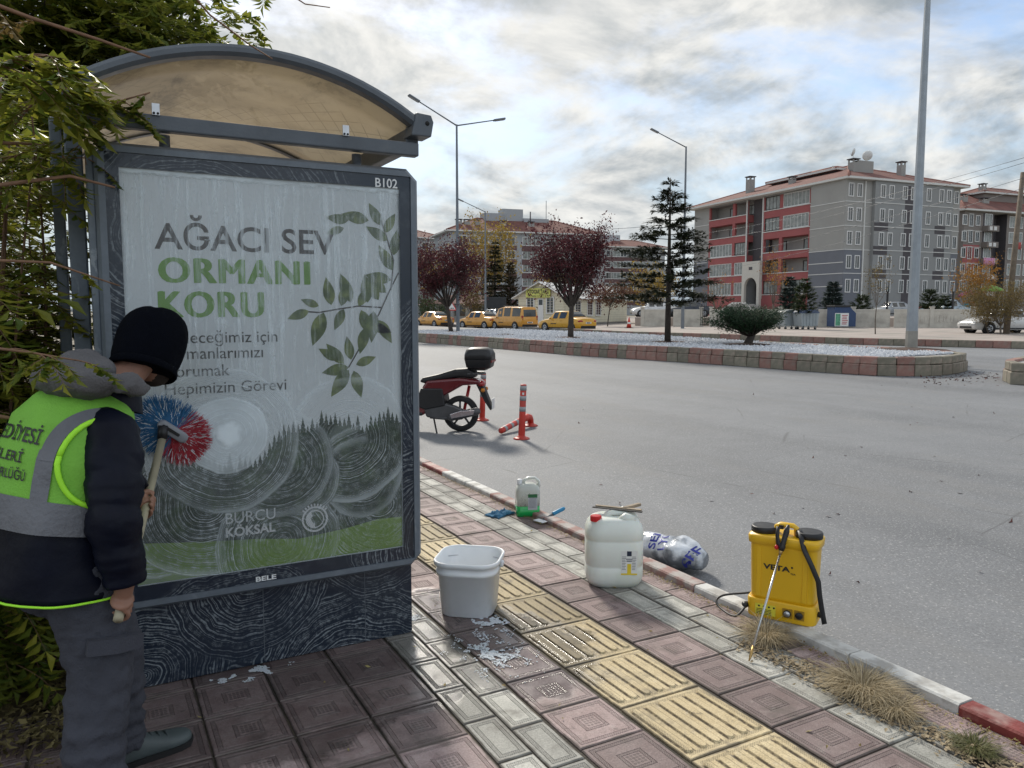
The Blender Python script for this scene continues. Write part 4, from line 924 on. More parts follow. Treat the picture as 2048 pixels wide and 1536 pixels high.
m_straw = leafmat('straw', (.34, .27, .16), (.52, .44, .30), .2, .7); m_wgreen = leafmat('weed_green', (.10, .12, .04), (.22, .20, .09), .3)
tuft(1532, 1280, 900, .11, .115, m_straw, 'dry_grass_tuft', 'dry straw tuft growing between the pavers beside the sprayer', 1)
tuft(1725, 1385, 1500, .17, .115, m_straw, 'dry_grass_tuft', 'long dry straw tuft further along the kerb from the sprayer', 2)
tuft(1790, 1425, 500, .10, .09, m_straw, 'dry_grass_tuft', 'ragged straw tuft trailing off the long dry one', 3)
tuft(1950, 1500, 600, .10, .055, m_wgreen, 'weed_patch', 'low greenish weeds in the joint by the red kerb stone', 4)
m_lit = leafmat('fallen_leaf', (.16, .10, .035), (.30, .26, .10), .15, .7)
m_litr = leafmat('fallen_dark_leaf', (.045, .014, .014), (.10, .035, .03), .1, .7)
def litter(n, fn, m, name, label, size, seed, curl=.25):
    r = random.Random(seed); b = MB()
    for i in range(n):
        p = fn(r)
        if p is None: continue
        a = r.uniform(0, 6.28); d = Vector((math.cos(a), math.sin(a), r.uniform(-.15, .3))).normalized(); u = Vector((-math.sin(a), math.cos(a), r.uniform(-.4, .4))).normalized()
        s_ = size*r.uniform(.6, 1.4); b.quadleaf(p, d, u, s_, s_*r.uniform(.35, .6), 0, r.uniform(-curl, curl))
    return stuff(b.build(name, m), label, 'leaves')
def kfn(r): return Vector((KX-.02-abs(r.gauss(0, .03)), r.uniform(1.2, 8.5), .006+r.random()*.01))
litter(2200, kfn, m_lit, 'kerb_litter', 'dry leaf crumbs gathered along the kerb', .014, 5)
def sfn(r):
    x, y = r.uniform(-.6, 2.85), r.uniform(1.3, 7); return Vector((x, y, .006))
litter(150, sfn, m_lit, 'pavement_leaves', 'small fallen leaves scattered over the pavers', .022, 6)
def dfn(r):
    y = r.uniform(1.2, 2.6); return Vector((2.66+.08*noise.noise((y*3, 1, 1))+r.gauss(0, .045), y, .004+r.random()*.006))
litter(1500, dfn, leafmat('straw_bits', (.20, .15, .09), (.42, .34, .22), .1, .8), 'straw_litter', 'broken straw strewn along the joint by the kerb', .022, 16)
def gfn(r):
    x = -.05-abs(r.gauss(0, .5)); y = r.uniform(3.1, 4.8) if r.random() < .7 else r.uniform(2.9, 7); return Vector((x, y, .012+r.random()*.05*min(1, -x*3)))
litter(4200, gfn, leafmat('bed_leaf', (.07, .055, .02), (.24, .20, .085), .2, .7), 'leaf_bed', 'fallen leaves heaped under the shrub', .036, 7, .4)
def rfn(r): return gp(r.uniform(1150, 2048), 760+430*r.random()**1.5, .006)
litter(40, rfn, m_litr, 'road_leaves', 'dark fallen leaves lying on the asphalt', .042, 8, .5)
def rfn2(r): return gp(1900+r.gauss(0, 60), 752+r.gauss(0, 9), .006)
litter(150, rfn2, m_litr, 'gutter_leaves', 'dark red leaves swept into the gap of the median', .09, 9, .5)
# suds spilt from the bucket
m_suds = mat('soap_suds', (.60, .65, .70), .35, var=.08, vs=60, bump=.5, bs=180, sss=.1)
def suds(c_, R_, n, seed, label, st=(1, 1)):
    r = random.Random(seed); b = MB()
    for i in range(n):
        a = r.uniform(0, 6.28); rr = R_*r.random()**.8; p = (c_[0]+rr*math.cos(a)*st[0], c_[1]+rr*math.sin(a)*st[1], .001)
        if noise.noise((p[0]*16, p[1]*16, seed))+.5*noise.noise((p[0]*45, p[1]*45, seed)) < -.12+.55*rr/R_: continue
        s_ = r.uniform(.0014, .0052)*(1.3-rr/R_*.6); b.ell(p, (s_, s_*r.uniform(.7, 1.2), s_*.30), 6, 4)
    stuff(b.build('soap_foam', m_suds), label, 'foam')
suds((1.71, 3.36), .16, 4200, 11, 'white suds spilt on the red tile in front of the bucket', (1, .9))
suds((1.55, 3.05), .32, 3600, 12, 'thin suds drying on the wet tiles further from the bucket', (.7, 1))
suds((.55, 3.36), .17, 3500, 13, 'bluish suds on the dark tiles under the panel', (1.2, .4))
suds((1.36, 3.66), .11, 1800, 14, 'suds by the foot of the panel', (.6, 1.4))
# ================================================================== median, far kerb, far pavement
m_pink = mat('pink_kerb_block', (.30, .165, .135), .8, var=.2, vs=7, bump=.35, bs=30, col2=(.24, .19, .16), c2s=3.5, rnd=.16)
m_olive = mat('olive_kerb_block', (.215, .195, .15), .8, var=.2, vs=7, bump=.35, bs=30, col2=(.27, .22, .18), c2s=3.5, rnd=.16)
m_gravel = mat('white_gravel', (.50, .51, .54), .85, var=.1, vs=3, rnd=0)
m_bark_mulch = mat('bark_mulch', (.06, .03, .02), .95, var=.5, vs=9, bump=1., bs=12)
m_soilm = mat('median_fill', (.30, .29, .28), .95, var=.3, vs=8, bump=.5, bs=20)
def resample(pts, step):
    out_ = [pts[0].copy()]; acc = 0.
    for a, b in zip(pts, pts[1:]):
        L_ = (b-a).length; t = step-acc
        while t <= L_: out_.append(a+(b-a)*(t/L_)); t += step
        acc = (L_-(t-step)) if True else 0
    return out_
front = [gp(*q_) for q_ in ((800, 682.5), (846, 685), (1000, 698), (1150, 711), (1300, 720.5), (1400, 727), (1500, 734), (1600, 742), (1690, 748), (1757, 752))]
endc = [gp(*q_) for q_ in ((1815, 753), (1870, 752), (1912, 748), (1938, 741))]
d0 = (front[1]-front[0]).normalized(); ext = [front[0]+d0*-1*k for k in (-0.,)]
e4 = endc[-1]; back = [Vector((e4.x+1.0, e4.y+2.2, 0)), Vector((e4.x+.9, e4.y+6, 0)), Vector((23.2, 30, 0)), Vector((22.6, 45, 0)), Vector((22.6, 75, 0))]
startl = Vector((front[0].x-.35, 75, 0))
med_line = [startl]+front+endc+back
for p in med_line: p.z = gz(p.x)
MH = .46
island = struct(MB().bx(0, .01, 0, .01, -.5, -.49).build('median_island', m_soilm))
mb = MB(); top = [Vector((p.x, p.y, gz(p.x)+MH-.05)) for p in med_line]; cen = sum((Vector((p.x, p.y, 0)) for p in med_line), Vector())/len(med_line)
ins = [p+(Vector((20.0, max(p.y, 15.5), p.z))-p).normalized()*.2 for p in top]
mb.rings([[p-Vector((0, 0, .6)) for p in ins], ins], (False, True), 0, False); island.data = mb.mesh('median_island', m_soilm)
blk = resample(med_line[1:-1], .43)
b1 = MB(); b1.bx(-.21, .21, -.02, .22, 0, .27); b2 = MB(); b2.bx(-.209, .209, .012, .20, .276, .465)
bmesh_ = {}
for k, m_ in (('p', m_pink), ('o', m_olive)):
    for nm, bb in (('lower', b1), ('upper', b2)):
        o = bb.build('kerb_block', m_, bev=.018, seg=1); dg = bpy.context.evaluated_depsgraph_get(); me = bpy.data.meshes.new_from_object(o.evaluated_get(dg)); bmesh_[k+nm] = me; bpy.data.objects.remove(o)
nb = 0; cnt = 0
for i, (a, b) in enumerate(zip(blk, blk[1:])):
    if a.y > 42 or (a.x > 21.5 and a.y > 20): continue
    d = (b-a); rz_ = math.atan2(d.y, d.x); k = 'p' if ((i//3) % 2 == 0) ^ (RNG.random() < .12) else 'o'; sc = d.length/.43
    for nm in ('lower', 'upper'):
        o = bpy.data.objects.new('kerb_block', bmesh_[k+nm]); COL.objects.link(o); o.parent = island; mid_ = (a+b)/2
        o.location = (mid_.x+rv(-.012, .012), mid_.y+rv(-.012, .012), gz(mid_.x)-.005+rv(-.006, .006)); o.rotation_euler = (rv(-.01, .01), rv(-.006, .006), rz_+rv(-.012, .012)); o.scale.x = sc
# gravel: pebbles over the median top
r = random.Random(21); b = MB(); poly = [(p.x, p.y) for p in ins]
def inside(x, y, pl):
    c_ = False; j = len(pl)-1
    for i in range(len(pl)):
        if (pl[i][1] > y) != (pl[j][1] > y) and x < (pl[j][0]-pl[i][0])*(y-pl[i][1])/(pl[j][1]-pl[i][1])+pl[i][0]: c_ = not c_
        j = i
    return c_
MULCH = [(gp(1822, 701, .40), 1.15), (gp(1495, 691, .40), 1.0), (gp(1335, 686, .40), .8), (gp(1140, 677, .40), .85), (gp(1012, 671, .40), .6), (gp(907, 665, .40), .6)]
cnt = 0
while cnt < 26000:
    y = 12.6+r.random()**1.7*30; x = r.uniform(15, 24)
    if not inside(x, y, poly) or any((x-m_[0].x)**2+(y-m_[0].y)**2 < (m_[1]*.85)**2 for m_ in MULCH): cnt += .3; continue
    s_ = r.uniform(.028, .06)*(1+.02*(y-13)); z = gz(x)+MH-.05+r.uniform(0, .03); a = r.uniform(0, 6.28); k = len(b.v)
    b.v += [(x+s_*math.cos(a), y+s_*math.sin(a), z), (x-s_*.7*math.sin(a), y+s_*.7*math.cos(a), z), (x-s_*math.cos(a), y-s_*math.sin(a), z), (x+s_*.7*math.sin(a), y-s_*.7*math.cos(a), z), (x+r.uniform(-.3, .3)*s_, y+r.uniform(-.3, .3)*s_, z+s_*.8)]
    for f in ((0, 1, 4), (1, 2, 4), (2, 3, 4), (3, 0, 4)): b.f.append([q_+k for q_ in f]); b.mi.append(0); b.sm.append(False)
    cnt += 1
stuff(b.build('gravel', leafmat('white_pebble', (.40, .42, .46), (.70, .71, .73), 0., .8), island))
for i, (c_, R_) in enumerate(MULCH):
    b = MB(); rs = []
    for t, h in ((1, -.03), (.8, .03), (.45, .055), (.1, .07)):
        rs.append([(R_*t*math.cos(2*math.pi*k/26)*(1+.12*noise.noise((k*.7, i, t))), R_*t*math.sin(2*math.pi*k/26)*(1+.12*noise.noise((k*.7, i+9, t))), h+.02*noise.noise((k, t*9, i))) for k in range(26)])
    b.rings(rs, (False, True)); b.build('mulch_ring', m_bark_mulch, island, loc=(c_.x, c_.y, gz(c_.x)+MH-.045))
# the second island, its corner at the right edge
isl2 = struct(MB().bx(0, .01, 0, .01, -.5, -.49).build('median_island', m_soilm)); c2 = gp(2026, 770)
pl2 = [c2, c2+Vector((1.2, -1.4, 0)), c2+Vector((2.4, -4.2, 0)), c2+Vector((2.8, -10, 0)), c2+Vector((8.2, -10, 0)), c2+Vector((7.4, -2.5, 0)), c2+Vector((6.0, .6, 0)), c2+Vector((3.6, 1.6, 0)), c2+Vector((.9, .75, 0))]
mb = MB(); cc = sum(pl2, Vector())/len(pl2)
i2 = [p+(cc-p).normalized()*.2 for p in pl2]; mb.rings([[Vector((p.x, p.y, gz(p.x)-.1)) for p in i2], [Vector((p.x, p.y, gz(p.x)+MH-.06)) for p in i2]], (False, True), 0, False); isl2.data = mb.mesh('median_island', m_soilm)
pts2 = resample(pl2[5:]+pl2[:4], .43)
for i, (a, b) in enumerate(zip(pts2, pts2[1:])):
    d = b-a
    for nm in ('lower', 'upper'):
        o = bpy.data.objects.new('kerb_block', bmesh_[('p' if (i//3) % 2 == 0 else 'o')+nm]); COL.objects.link(o); o.parent = isl2; mid_ = (a+b)/2
        o.location = (mid_.x, mid_.y, gz(mid_.x)-.005); o.rotation_euler = (0, 0, math.atan2(d.y, d.x)+math.pi*0)
# far kerb and pavement
fk = [gp(*q_) for q_ in ((1120, 664.5), (1260, 673), (1500, 681), (1700, 689), (1900, 694), (2048, 698))]
fk = [Vector((fk[0].x-.2, 130, 0))]+[p for p in fk]+[Vector((fk[-1].x+8, fk[-1].y-12, 0))]
for p in fk: p.z = gz(p.x)
PZ = .24
m_pave = mat('far_pavement', (.36, .31, .28), .9, var=.18, vs=.7, col2=(.27, .25, .22), c2s=.5, bump=.2, bs=4)
mb = MB(); n = len(fk); vs_ = []
for p in fk: vs_ += [(p.x+.12, p.y, p.z+.285), (p.x+3.5, p.y, .30), (p.x+6.5, p.y, PZ), (150, p.y, PZ+.25)]
mb.add(vs_, [(i*4+j, i*4+j+1, i*4+j+5, i*4+j+4) for i in range(n-1) for j in range(3)], 0, False); fpav = struct(mb.build('far_pavement', m_pave))
fb = resample(fk[1:], .62); kb1 = MB(); kb1.bx(-.304, .304, -.02, .2, 0, .30); fm = {}
for k, m_ in (('p', m_pink), ('o', m_olive)):
    o = kb1.build('kerb_block', m_, bev=.02, seg=1); dg = bpy.context.evaluated_depsgraph_get(); fm[k] = bpy.data.meshes.new_from_object(o.evaluated_get(dg)); bpy.data.objects.remove(o)
for i, (a, b) in enumerate(zip(fb, fb[1:])):
    d = b-a; o = bpy.data.objects.new('kerb_block', fm['p' if (i//2) % 2 else 'o']); COL.objects.link(o); o.parent = fpav; m_ = (a+b)/2
    o.location = (m_.x, m_.y, gz(m_.x)+.0); o.rotation_euler = (0, 0, math.atan2(d.y, d.x)+math.pi*0)
# kerb of the far road beyond, behind the taxis
m_dkerb = mat('grey_kerb', (.20, .19, .18), .85, var=.25, vs=3, bump=.2, bs=20)
mb = MB(); a, b = fk[0], fk[1]; mb.rings([[(p.x, p.y, p.z), (p.x, p.y, p.z+.285), (p.x+.14, p.y, p.z+.285), (p.x+.14, p.y, p.z)] for p in (a, b)], (True, True), 0, False); mb.build('kerb_run', m_dkerb, fpav)

def far(px, py, z=PZ):
    "point at height z under a pixel"
    d = ray(px, py); return CO+d*((z-H)/d.z)

# ================================================================== buildings
m_gwall = mat('grey_render', (.32, .315, .30), .9, var=.06, vs=.6, bump=.06, bs=8)
m_gwall2 = mat('grey_render_front', (.265, .27, .27), .9, var=.06, vs=.6, bump=.06, bs=8)
m_bwall = mat('blue_grey_render', (.155, .165, .19), .9, var=.06, vs=.6)
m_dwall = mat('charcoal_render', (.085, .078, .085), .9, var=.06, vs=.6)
m_rwall = mat('brick_red_render', (.33, .098, .098), .85, var=.07, vs=.7)
m_wtrim = mat('white_trim', (.62, .62, .60), .7, var=.05, vs=2)
m_roof = mat('clay_roof_tiles', (.165, .062, .048), .85, var=.25, vs=1.2, col2=(.12, .048, .04), c2s=.8, bump=.5, bs=3)
m_wglass = mat('window_glass', (.03, .034, .038), .07, var=.3, vs=.35, spec=.8)
m_curt = mat('curtained_glass', (.20, .215, .205), .18, var=.5, vs=1.6, spec=.7)
m_pvc = mat('white_pvc', (.68, .68, .67), .5, var=.04)
m_brnw = mat('brown_frame', (.05, .035, .03), .6)
def roofmat_tiles(par, quads, m=m_roof):
    pass
class Bld:
    def __init__(s, name, label, P, az, cat='apartment block', flip=False):
        s.A = Vector((math.sin(rad(az)), math.cos(rad(az)), 0)); s.L = Vector((-s.A.y, s.A.x, 0)); s.P = Vector((P.x, P.y, .2))
        s.r = thing(name, label, cat, s.P, rad(90-az))
        if flip: s.L = -s.L; s.r.scale = (1, -1, 1)      # front looks to the right-hand side of its run
    def a(s, px, y=0.): # x on the facade plane local y = y
        h = onwall(px, 500, s.P+s.L*y, s.L); return (h-s.P).dot(s.A)
    def b(s, px, x=0.): # y on the facade plane local x = x
        h = onwall(px, 500, s.P+s.A*x, s.A); return (h-s.P).dot(s.L)
    def za(s, px, py, y=0.): return onwall(px, py, s.P+s.L*y, s.L).z-s.P.z
    def zb(s, px, py, x=0.): return onwall(px, py, s.P+s.A*x, s.A).z-s.P.z
    def box(s, nm, m, x0, x1, y0, y1, z0, z1, par=None, bev=0.):
        return MB().bx(min(x0, x1), max(x0, x1), min(y0, y1), max(y0, y1), z0, z1).build(nm, m, par or s.r, bev=bev)
WIN = {}
def window(B_, face, u, z, w, h, off=0., fm=None, gm=None, mull=1, par=None):
    "window set on a facade: frame ring with a pane set back; face 'a' (local y = off, looking +y) or 'b' (local x = off, looking -x)"
    key = (round(w, 2), round(h, 2), mull, fm.name if fm else '', gm.name if gm else '')
    if key not in WIN:
        b = MB(); t = .10
        b.bx(-w/2-t, -w/2, -.03, .07, -h/2-t, h/2+t); b.bx(w/2, w/2+t, -.03, .07, -h/2-t, h/2+t); b.bx(-w/2, w/2, -.03, .07, h/2, h/2+t); b.bx(-w/2, w/2, -.03, .09, -h/2-t, -h/2)
        for k in range(1, mull+1): x = -w/2+w*k/(mull+1); b.bx(x-.025, x+.025, -.02, .035, -h/2, h/2)
        p = MB(); p.bx(-w/2, w/2, -.02, .012, -h/2, h/2)
        WIN[key] = (b.mesh('window', fm or m_pvc), p.mesh('pane', gm or m_wglass))
    f, p = WIN[key]
    o = bpy.data.objects.new('window', f); COL.objects.link(o); o.parent = par or B_.r
    o2 = bpy.data.objects.new('pane', p); COL.objects.link(o2); o2.parent = o
    if face == 'a': o.location = (u, off, z); o.rotation_euler = (0, 0, 0)
    else: o.location = (off, u, z); o.rotation_euler = (0, 0, rad(90))
    return o
def hip(B_, x0, x1, y0, y1, z, h, over=.7, name='roof', th=.22):
    x0, x1, y0, y1 = x0-over, x1+over, y0-over, y1+over; k = min(x1-x0, y1-y0)/2
    b = MB(); b.bx(x0, x1, y0, y1, z-.02, z+th); b.build('eaves', m_wtrim, B_.r)
    if x1-x0 > y1-y0: r1, r2 = (x0+k, (y0+y1)/2), (x1-k, (y0+y1)/2)
    else: r1, r2 = ((x0+x1)/2, y0+k), ((x0+x1)/2, y1-k)
    z1 = z+th+.004
    V = [(x0, y0, z1), (x1, y0, z1), (x1, y1, z1), (x0, y1, z1), (*r1, z1+h), (*r2, z1+h)]
    F_ = [(0, 1, 5, 4), (1, 2, 5), (2, 3, 4, 5), (3, 0, 4)] if x1-x0 > y1-y0 else [(0, 1, 4), (1, 2, 5, 4), (2, 3, 5), (3, 0, 4, 5)]
    b = MB(); b.add(V, F_); o = b.build(name, m_roof, B_.r)
    for f in F_:                                       # ridge tiles along the hips
        pass
    hips = [(0, 4), (1, 5 if x1-x0 > y1-y0 else 4), (2, 5), (3, 4 if x1-x0 > y1-y0 else 5), (4, 5)]
    for i, j in hips:
        b = MB(); b.tube([V[i], V[j]], .13, 6); b.build('ridge_tiles', m_roofr, o)
    return o
m_roofr = mat('ridge_tile', (.30, .14, .11), .85, var=.2, vs=3)
def chimney(B_, x, y, z, w, d, h):
    c_ = B_.box('chimney', m_gwall, x-w/2, x+w/2, y-d/2, y+d/2, z, z+h)
    for s1 in (-1, 1):
        for s2 in (-1, 1): B_.box('chimney_leg', m_gwall, x+s1*(w/2-.08)-.07, x+s1*(w/2-.08)+.07, y+s2*(d/2-.08)-.07, y+s2*(d/2-.08)+.07, z+h, z+h+.35, c_)
    B_.box('chimney_cap', m_dwall, x-w/2-.12, x+w/2+.12, y-d/2-.12, y+d/2+.12, z+h+.35, z+h+.47, c_)
# ---------------- main block
Pm = atD(1683, 622, 93.); AZB = 6.
Bm = Bld('apartment_block', 'five-storey grey apartment block with a red balcony front and tiled roof', Pm, AZB)
xE = Bm.a(1388, -.8); yE = Bm.b(1915); EZ = Bm.zb(1683, 356); FH = 2.88
xc = [Bm.a(q_, -.8) for q_ in (1628, 1619, 1525, 1493, 1417)]    # corner block / red right / recess / red left
ztop = [Bm.zb(1697, y) for y in (365, 414, 462, 510, 558)]; wh = Bm.zb(1697, 365)-Bm.zb(1697, 391.5)
g1 = Bm.box('wall', m_gwall, 0, xc[0], yE, 0, 0, EZ)                       # near end
Bm.box('wall', m_gwall, xc[0], xE, yE, -2.4, 0, EZ-.003)
Bm.box('end_wall', m_gwall, xc[4], xE, -2.4, -.8, 0, EZ-.004)
Bm.box('pier', m_gwall2, xc[0], xc[1], -2.4, -.8, 0, EZ-.005)
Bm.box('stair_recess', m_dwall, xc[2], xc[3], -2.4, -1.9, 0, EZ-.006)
lowz = ztop[2]-wh-.55
Bm.box('blue_panel', m_bwall, 0.0, xc[0], -.001, .012, 0, lowz)
Bm.box('blue_panel', m_bwall, xc[4], xE, -.80, -.788, 0, Bm.za(1400, 523, -.8))
for i in range(4):
    z = ztop[i]-wh-.62
    Bm.box('string_course', m_wtrim, .0, xc[0], .013, .05, z-.045, z+.045); Bm.box('string_course', m_wtrim, xc[4], xE, -.787, -.75, z-.045, z+.045)
    if i >= 2: Bm.box('string_course', m_wtrim, 0, xc[0], .013, .05, z-1.55, z-1.46)
for x in (xc[2], xc[3]):
    Bm.box('downpipe', m_wtrim, x-.09, x+.09, -.80, -.66, 3, EZ-.1)
# red balcony bays
def bay(xa, xb, kinds, split):
    for f in range(5):
        zs = ztop[f]-wh; zt = ztop[f]+.25; zb_ = (ztop[f+1]+.25) if f < 4 else .2; zs_ = zs-.12
        sl_b = Bm.box('parapet', m_rwall, xa, xb, -2.4, -.8, zb_, zs_)
        Bm.box('coping', m_wtrim, xa, xb, -.86, -.72, zs_+.002, zs_+.10)
        if f == 0: Bm.box('lintel', m_gwall2, xa, xb, -2.4, -.81, zt, EZ-.03)
        for (u0, u1), kd in zip(((xa, split), (split, xb)), kinds[f]):
            Bm.box('pillar', m_rwall, min(u0, u1), min(u0, u1)+.28, -1.1, -.801, zs_+.003, zt)
            Bm.box('pillar', m_rwall, max(u0, u1)-.28, max(u0, u1), -1.1, -.801, zs_+.003, zt)
            lo, hi = min(u0, u1)+.28, max(u0, u1)-.28; w = hi-lo; hh = zt-zs_-.3
            if kd == 'o': window(Bm, 'a', lo+w*.35, zs_+.2+hh*.42, 1.3, hh*.75, -2.38, m_brnw, m_curt, 1)
            else: window(Bm, 'a', (lo+hi)/2, (zs_+zt)/2+.06, w-.24, hh-.02, -.93, m_pvc if kd == 'g' else m_brnw, m_curt, max(2, int(w/.75)))
bay(xc[1], xc[2], (('g', 'b'), ('g', 'b'), ('o', 'o'), ('o', 'o'), ('b', 'b')), Bm.a(1560, -.8))
bay(xc[3], xc[4], (('o', 'o'), ('o', 'o'), ('b', 'g'), ('g', 'g'), ('g', 'g')), Bm.a(1466, -.8))
# arched white entrance
ex0, ex1 = Bm.a(1485, .6), Bm.a(1520, .6); ezt = Bm.za(1500, 523, .6); ezb = Bm.za(1500, 570, .6)
xm, hw = (ex0+ex1)/2, abs(ex1-ex0)/2; aw = hw*.72; spring = ezb-.3
prof = [(-hw, 0), (-aw, 0), (-aw, spring)]+[(-aw*math.cos(rad(t)), spring+aw*math.sin(rad(t))) for t in range(15, 166, 15)]+[(aw, spring), (aw, 0), (hw, 0), (hw, ezt), (-hw, ezt)]
b = MB(); b.prism(prof, .2, .6, TR(xm, 0, 0)); po = b.build('entrance_portal', mat('cream_portal', (.55, .53, .48), .8, var=.06), Bm.r, fix=True)
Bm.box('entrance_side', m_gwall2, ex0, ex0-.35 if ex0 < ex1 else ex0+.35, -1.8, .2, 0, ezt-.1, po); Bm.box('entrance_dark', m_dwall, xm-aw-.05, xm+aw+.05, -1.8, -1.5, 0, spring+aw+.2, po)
Bm.box('house_number', m_dwall, xm-.35, xm+.35, .6, .63, ezt-1.15, ezt-.75, po)
st_ = MB(); st_.prism([(-3.5, 0), (5.5, 0), (5.5, .6), (1.2, 2.3), (-1.2, 2.3), (-3.5, .9)], .7, 2.6, TR(xm, 0, 0)); so_ = st_.build('entrance_stair', m_gwall, Bm.r)
st_ = MB(); st_.prism([(5.5, .6), (5.5, .85), (1.2, 2.55), (-1.2, 2.55), (-3.5, 1.15), (-3.5, .9), (-1.2, 2.3), (1.2, 2.3)], 2.3, 2.62, TR(xm, 0, 0)); st_.build('stair_parapet', m_wtrim, so_, fix=True)
# right facade: windows in columns, dark panels
cols = [1697.5, 1714.5, 1755, 1772, 1798.5, 1815, 1846, 1871, 1886, 1907]
ys = [Bm.b(q_) for q_ in cols]; bst = [Bm.b(q_) for q_ in (1725, 1740, 1895)]
Bm.box('front_bay', m_gwall2, -.45, 0, bst[2], bst[1], 0, EZ-.01)
offs = [0, 0]+[-.45]*7+[0]
for c_, o_ in zip(ys, offs):
    for zt in ztop: window(Bm, 'b', c_, zt-wh/2-.03, .62, wh-.12, o_-.001)
Bm.box('blue_panel', m_bwall, -.012, -.001, bst[0], 0, 0, lowz); Bm.box('blue_panel', m_bwall, -.012, -.001, yE, bst[2], 0, lowz)
pr = [(Bm.b(q_[0], -.45), Bm.b(q_[1], -.45)) for q_ in ((1746, 1774), (1867, 1888))]
for y0, y1 in pr:
    for i in (1, 2, 3): Bm.box('dark_panel', m_dwall, -.463, -.451, y1, y0, ztop[i+1]+.12, ztop[i]-wh-.14)
y0, y1 = Bm.b(1806, -.45), Bm.b(1825, -.45); Bm.box('dark_strip', m_dwall, -.462, -.4515, y1, y0, 1.0, EZ-.35)
for i in range(4):
    z = ztop[i]-wh-.62; Bm.box('string_course', m_wtrim, -.05, -.013, bst[1], 0, z-.045, z+.045); Bm.box('string_course', m_wtrim, -.50, -.464, bst[2], bst[1], z-.045, z+.045); Bm.box('string_course', m_wtrim, -.05, -.013, yE, bst[2], z-.045, z+.045)
Bm.box('downpipe', m_wtrim, -.14, -.02, bst[0]-.07, bst[0]+.07, .5, EZ-.1)
hip(Bm, 0, xE, yE, -.3, EZ, 3.4, .75)
rt = MB(); Zu = EZ+1.0
zr2 = Bm.zb(1660, 330, 6)
hip(Bm, 7.5, 20, yE*.72, yE*.3, EZ+2.6, 1.1, .4, 'roof')
Bm.box('roof_house', m_dwall, 7.8, 19.7, yE*.70, yE*.32, EZ+1.0, EZ+2.6)
yc = Bm.b(1700, 4); chimney(Bm, 4, yc, EZ+1.1, .9, .9, Bm.zb(1700, 318, 4)-EZ-1.5); Bm.box('parapet_block', m_gwall, 3.6, 4.4, Bm.b(1735, 4), yc-.45, EZ+1.1, Bm.zb(1720, 322, 4))
chimney(Bm, 4, Bm.b(1795, 4), EZ+.8, .75, .75, Bm.zb(1795, 322, 4)-EZ-1.3); chimney(Bm, Bm.a(1497, -3.5), -3.5, EZ+.8, .9, .9, Bm.za(1497, 355, -3.5)-EZ-1.2)
chimney(Bm, Bm.a(1580, -3.5), -3.5, EZ+1.3, .7, .7, .7)
def dish(x, y, z, R_, rz_, tilt=-20):
    d = MB(); M_ = TR(x, y, z) @ rot_z(rz_) @ Matrix.Rotation(rad(tilt), 4, 'X')
    d.lathe([(R_, 0), (R_*.75, -.10*R_*2), (R_*.4, -.16*R_*2), (.02, -.19*R_*2)], 20, M=M_ @ Matrix.Rotation(rad(90), 4, 'X')); d.tube([M_ @ Vector((0, 0, -R_)), M_ @ Vector((0, -.8*R_, -.1))], .025, 6); d.tube([(x, y, z-.9), (x, y, z-.1)], .035, 6)
    stuff(d.build('satellite_dish', m_pvc, Bm.r))
zt_ = Bm.zb(1720, 322, 4); dish(4, Bm.b(1727, 4), zt_+.75, .62, rad(60)); dish(4.1, yc, Bm.zb(1700, 318, 4)+.9, .5, rad(120))
# ---------------- block at the right edge
Pr = atD(1919, 622, 118.); Br = Bld('apartment_block', 'brown-grey apartment block with white-framed windows at the right edge', Pr, 96., flip=True)
# local x runs right along its front here, looking at the camera side (local +y)
x1 = Br.a(2110); EZr = Br.za(1921, 420); rows = [Br.za(1927, y) for y in (429, 462, 495, 528, 561)]
m_brw = mat('brown_grey_render', (.215, .19, .175), .9, var=.06, vs=.6)
u = lambda q_: Br.a(q_)
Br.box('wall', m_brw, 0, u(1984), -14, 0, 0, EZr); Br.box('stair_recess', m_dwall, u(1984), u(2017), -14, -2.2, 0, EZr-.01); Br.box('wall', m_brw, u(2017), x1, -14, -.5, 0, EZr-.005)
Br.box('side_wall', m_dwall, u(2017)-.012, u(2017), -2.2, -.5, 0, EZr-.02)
for zt in rows:
    for q_ in (1926.5, 1939, 1952.5): window(Br, 'a', u(q_), zt-.75, .75, 1.35 if q_ != 1939 else 1.7, 0)
    Br.box('balcony', m_dwall, u(1963), u(1983), -.001, .03, zt-1.5, zt+.35); bb = Br.box('balcony_front', m_brw, u(1962), u(1984), .0, 1.0, zt-2.35, zt-1.5)
    for q_ in (1967.5, 1976): Br.box('balcony_panel', m_pvc, u(q_)-.3, u(q_)+.3, 1.0, 1.03, zt-2.2, zt-1.65, bb)
    window(Br, 'a', u(1973), zt-.55, 1.4, 1.6, .035, m_pvc, m_curt, 2)
    for q_ in (2028, 2042, 2060, 2080): window(Br, 'a', u(q_), zt-.6, 1.3, 1.6, -.5, m_pvc, m_curt, 1)
    Br.box('string_course', m_wtrim, 0, u(1961), .0, .04, zt-2.35, zt-2.27)
Br.box('red_panel', m_rwall, .01, u(1958), .0, .012, rows[3]-.9, rows[2]+.45)
hip(Br, 0, x1, -14, 0, EZr, 3.6, .7); chimney(Br, u(1957), -3, EZr+.9, .9, .9, 1.6); chimney(Br, u(1999), -3, EZr+1.2, 1.2, .9, 1.0)
Br.box('roof_house', m_brw, u(2010), x1-1, -9, -4, EZr+.8, EZr+3.6); chimney(Br, u(2018), -5, EZr+4.0, .8, .8, .8); hip(Br, u(2010), x1-1, -9, -4, EZr+3.6, 1.1, .5)
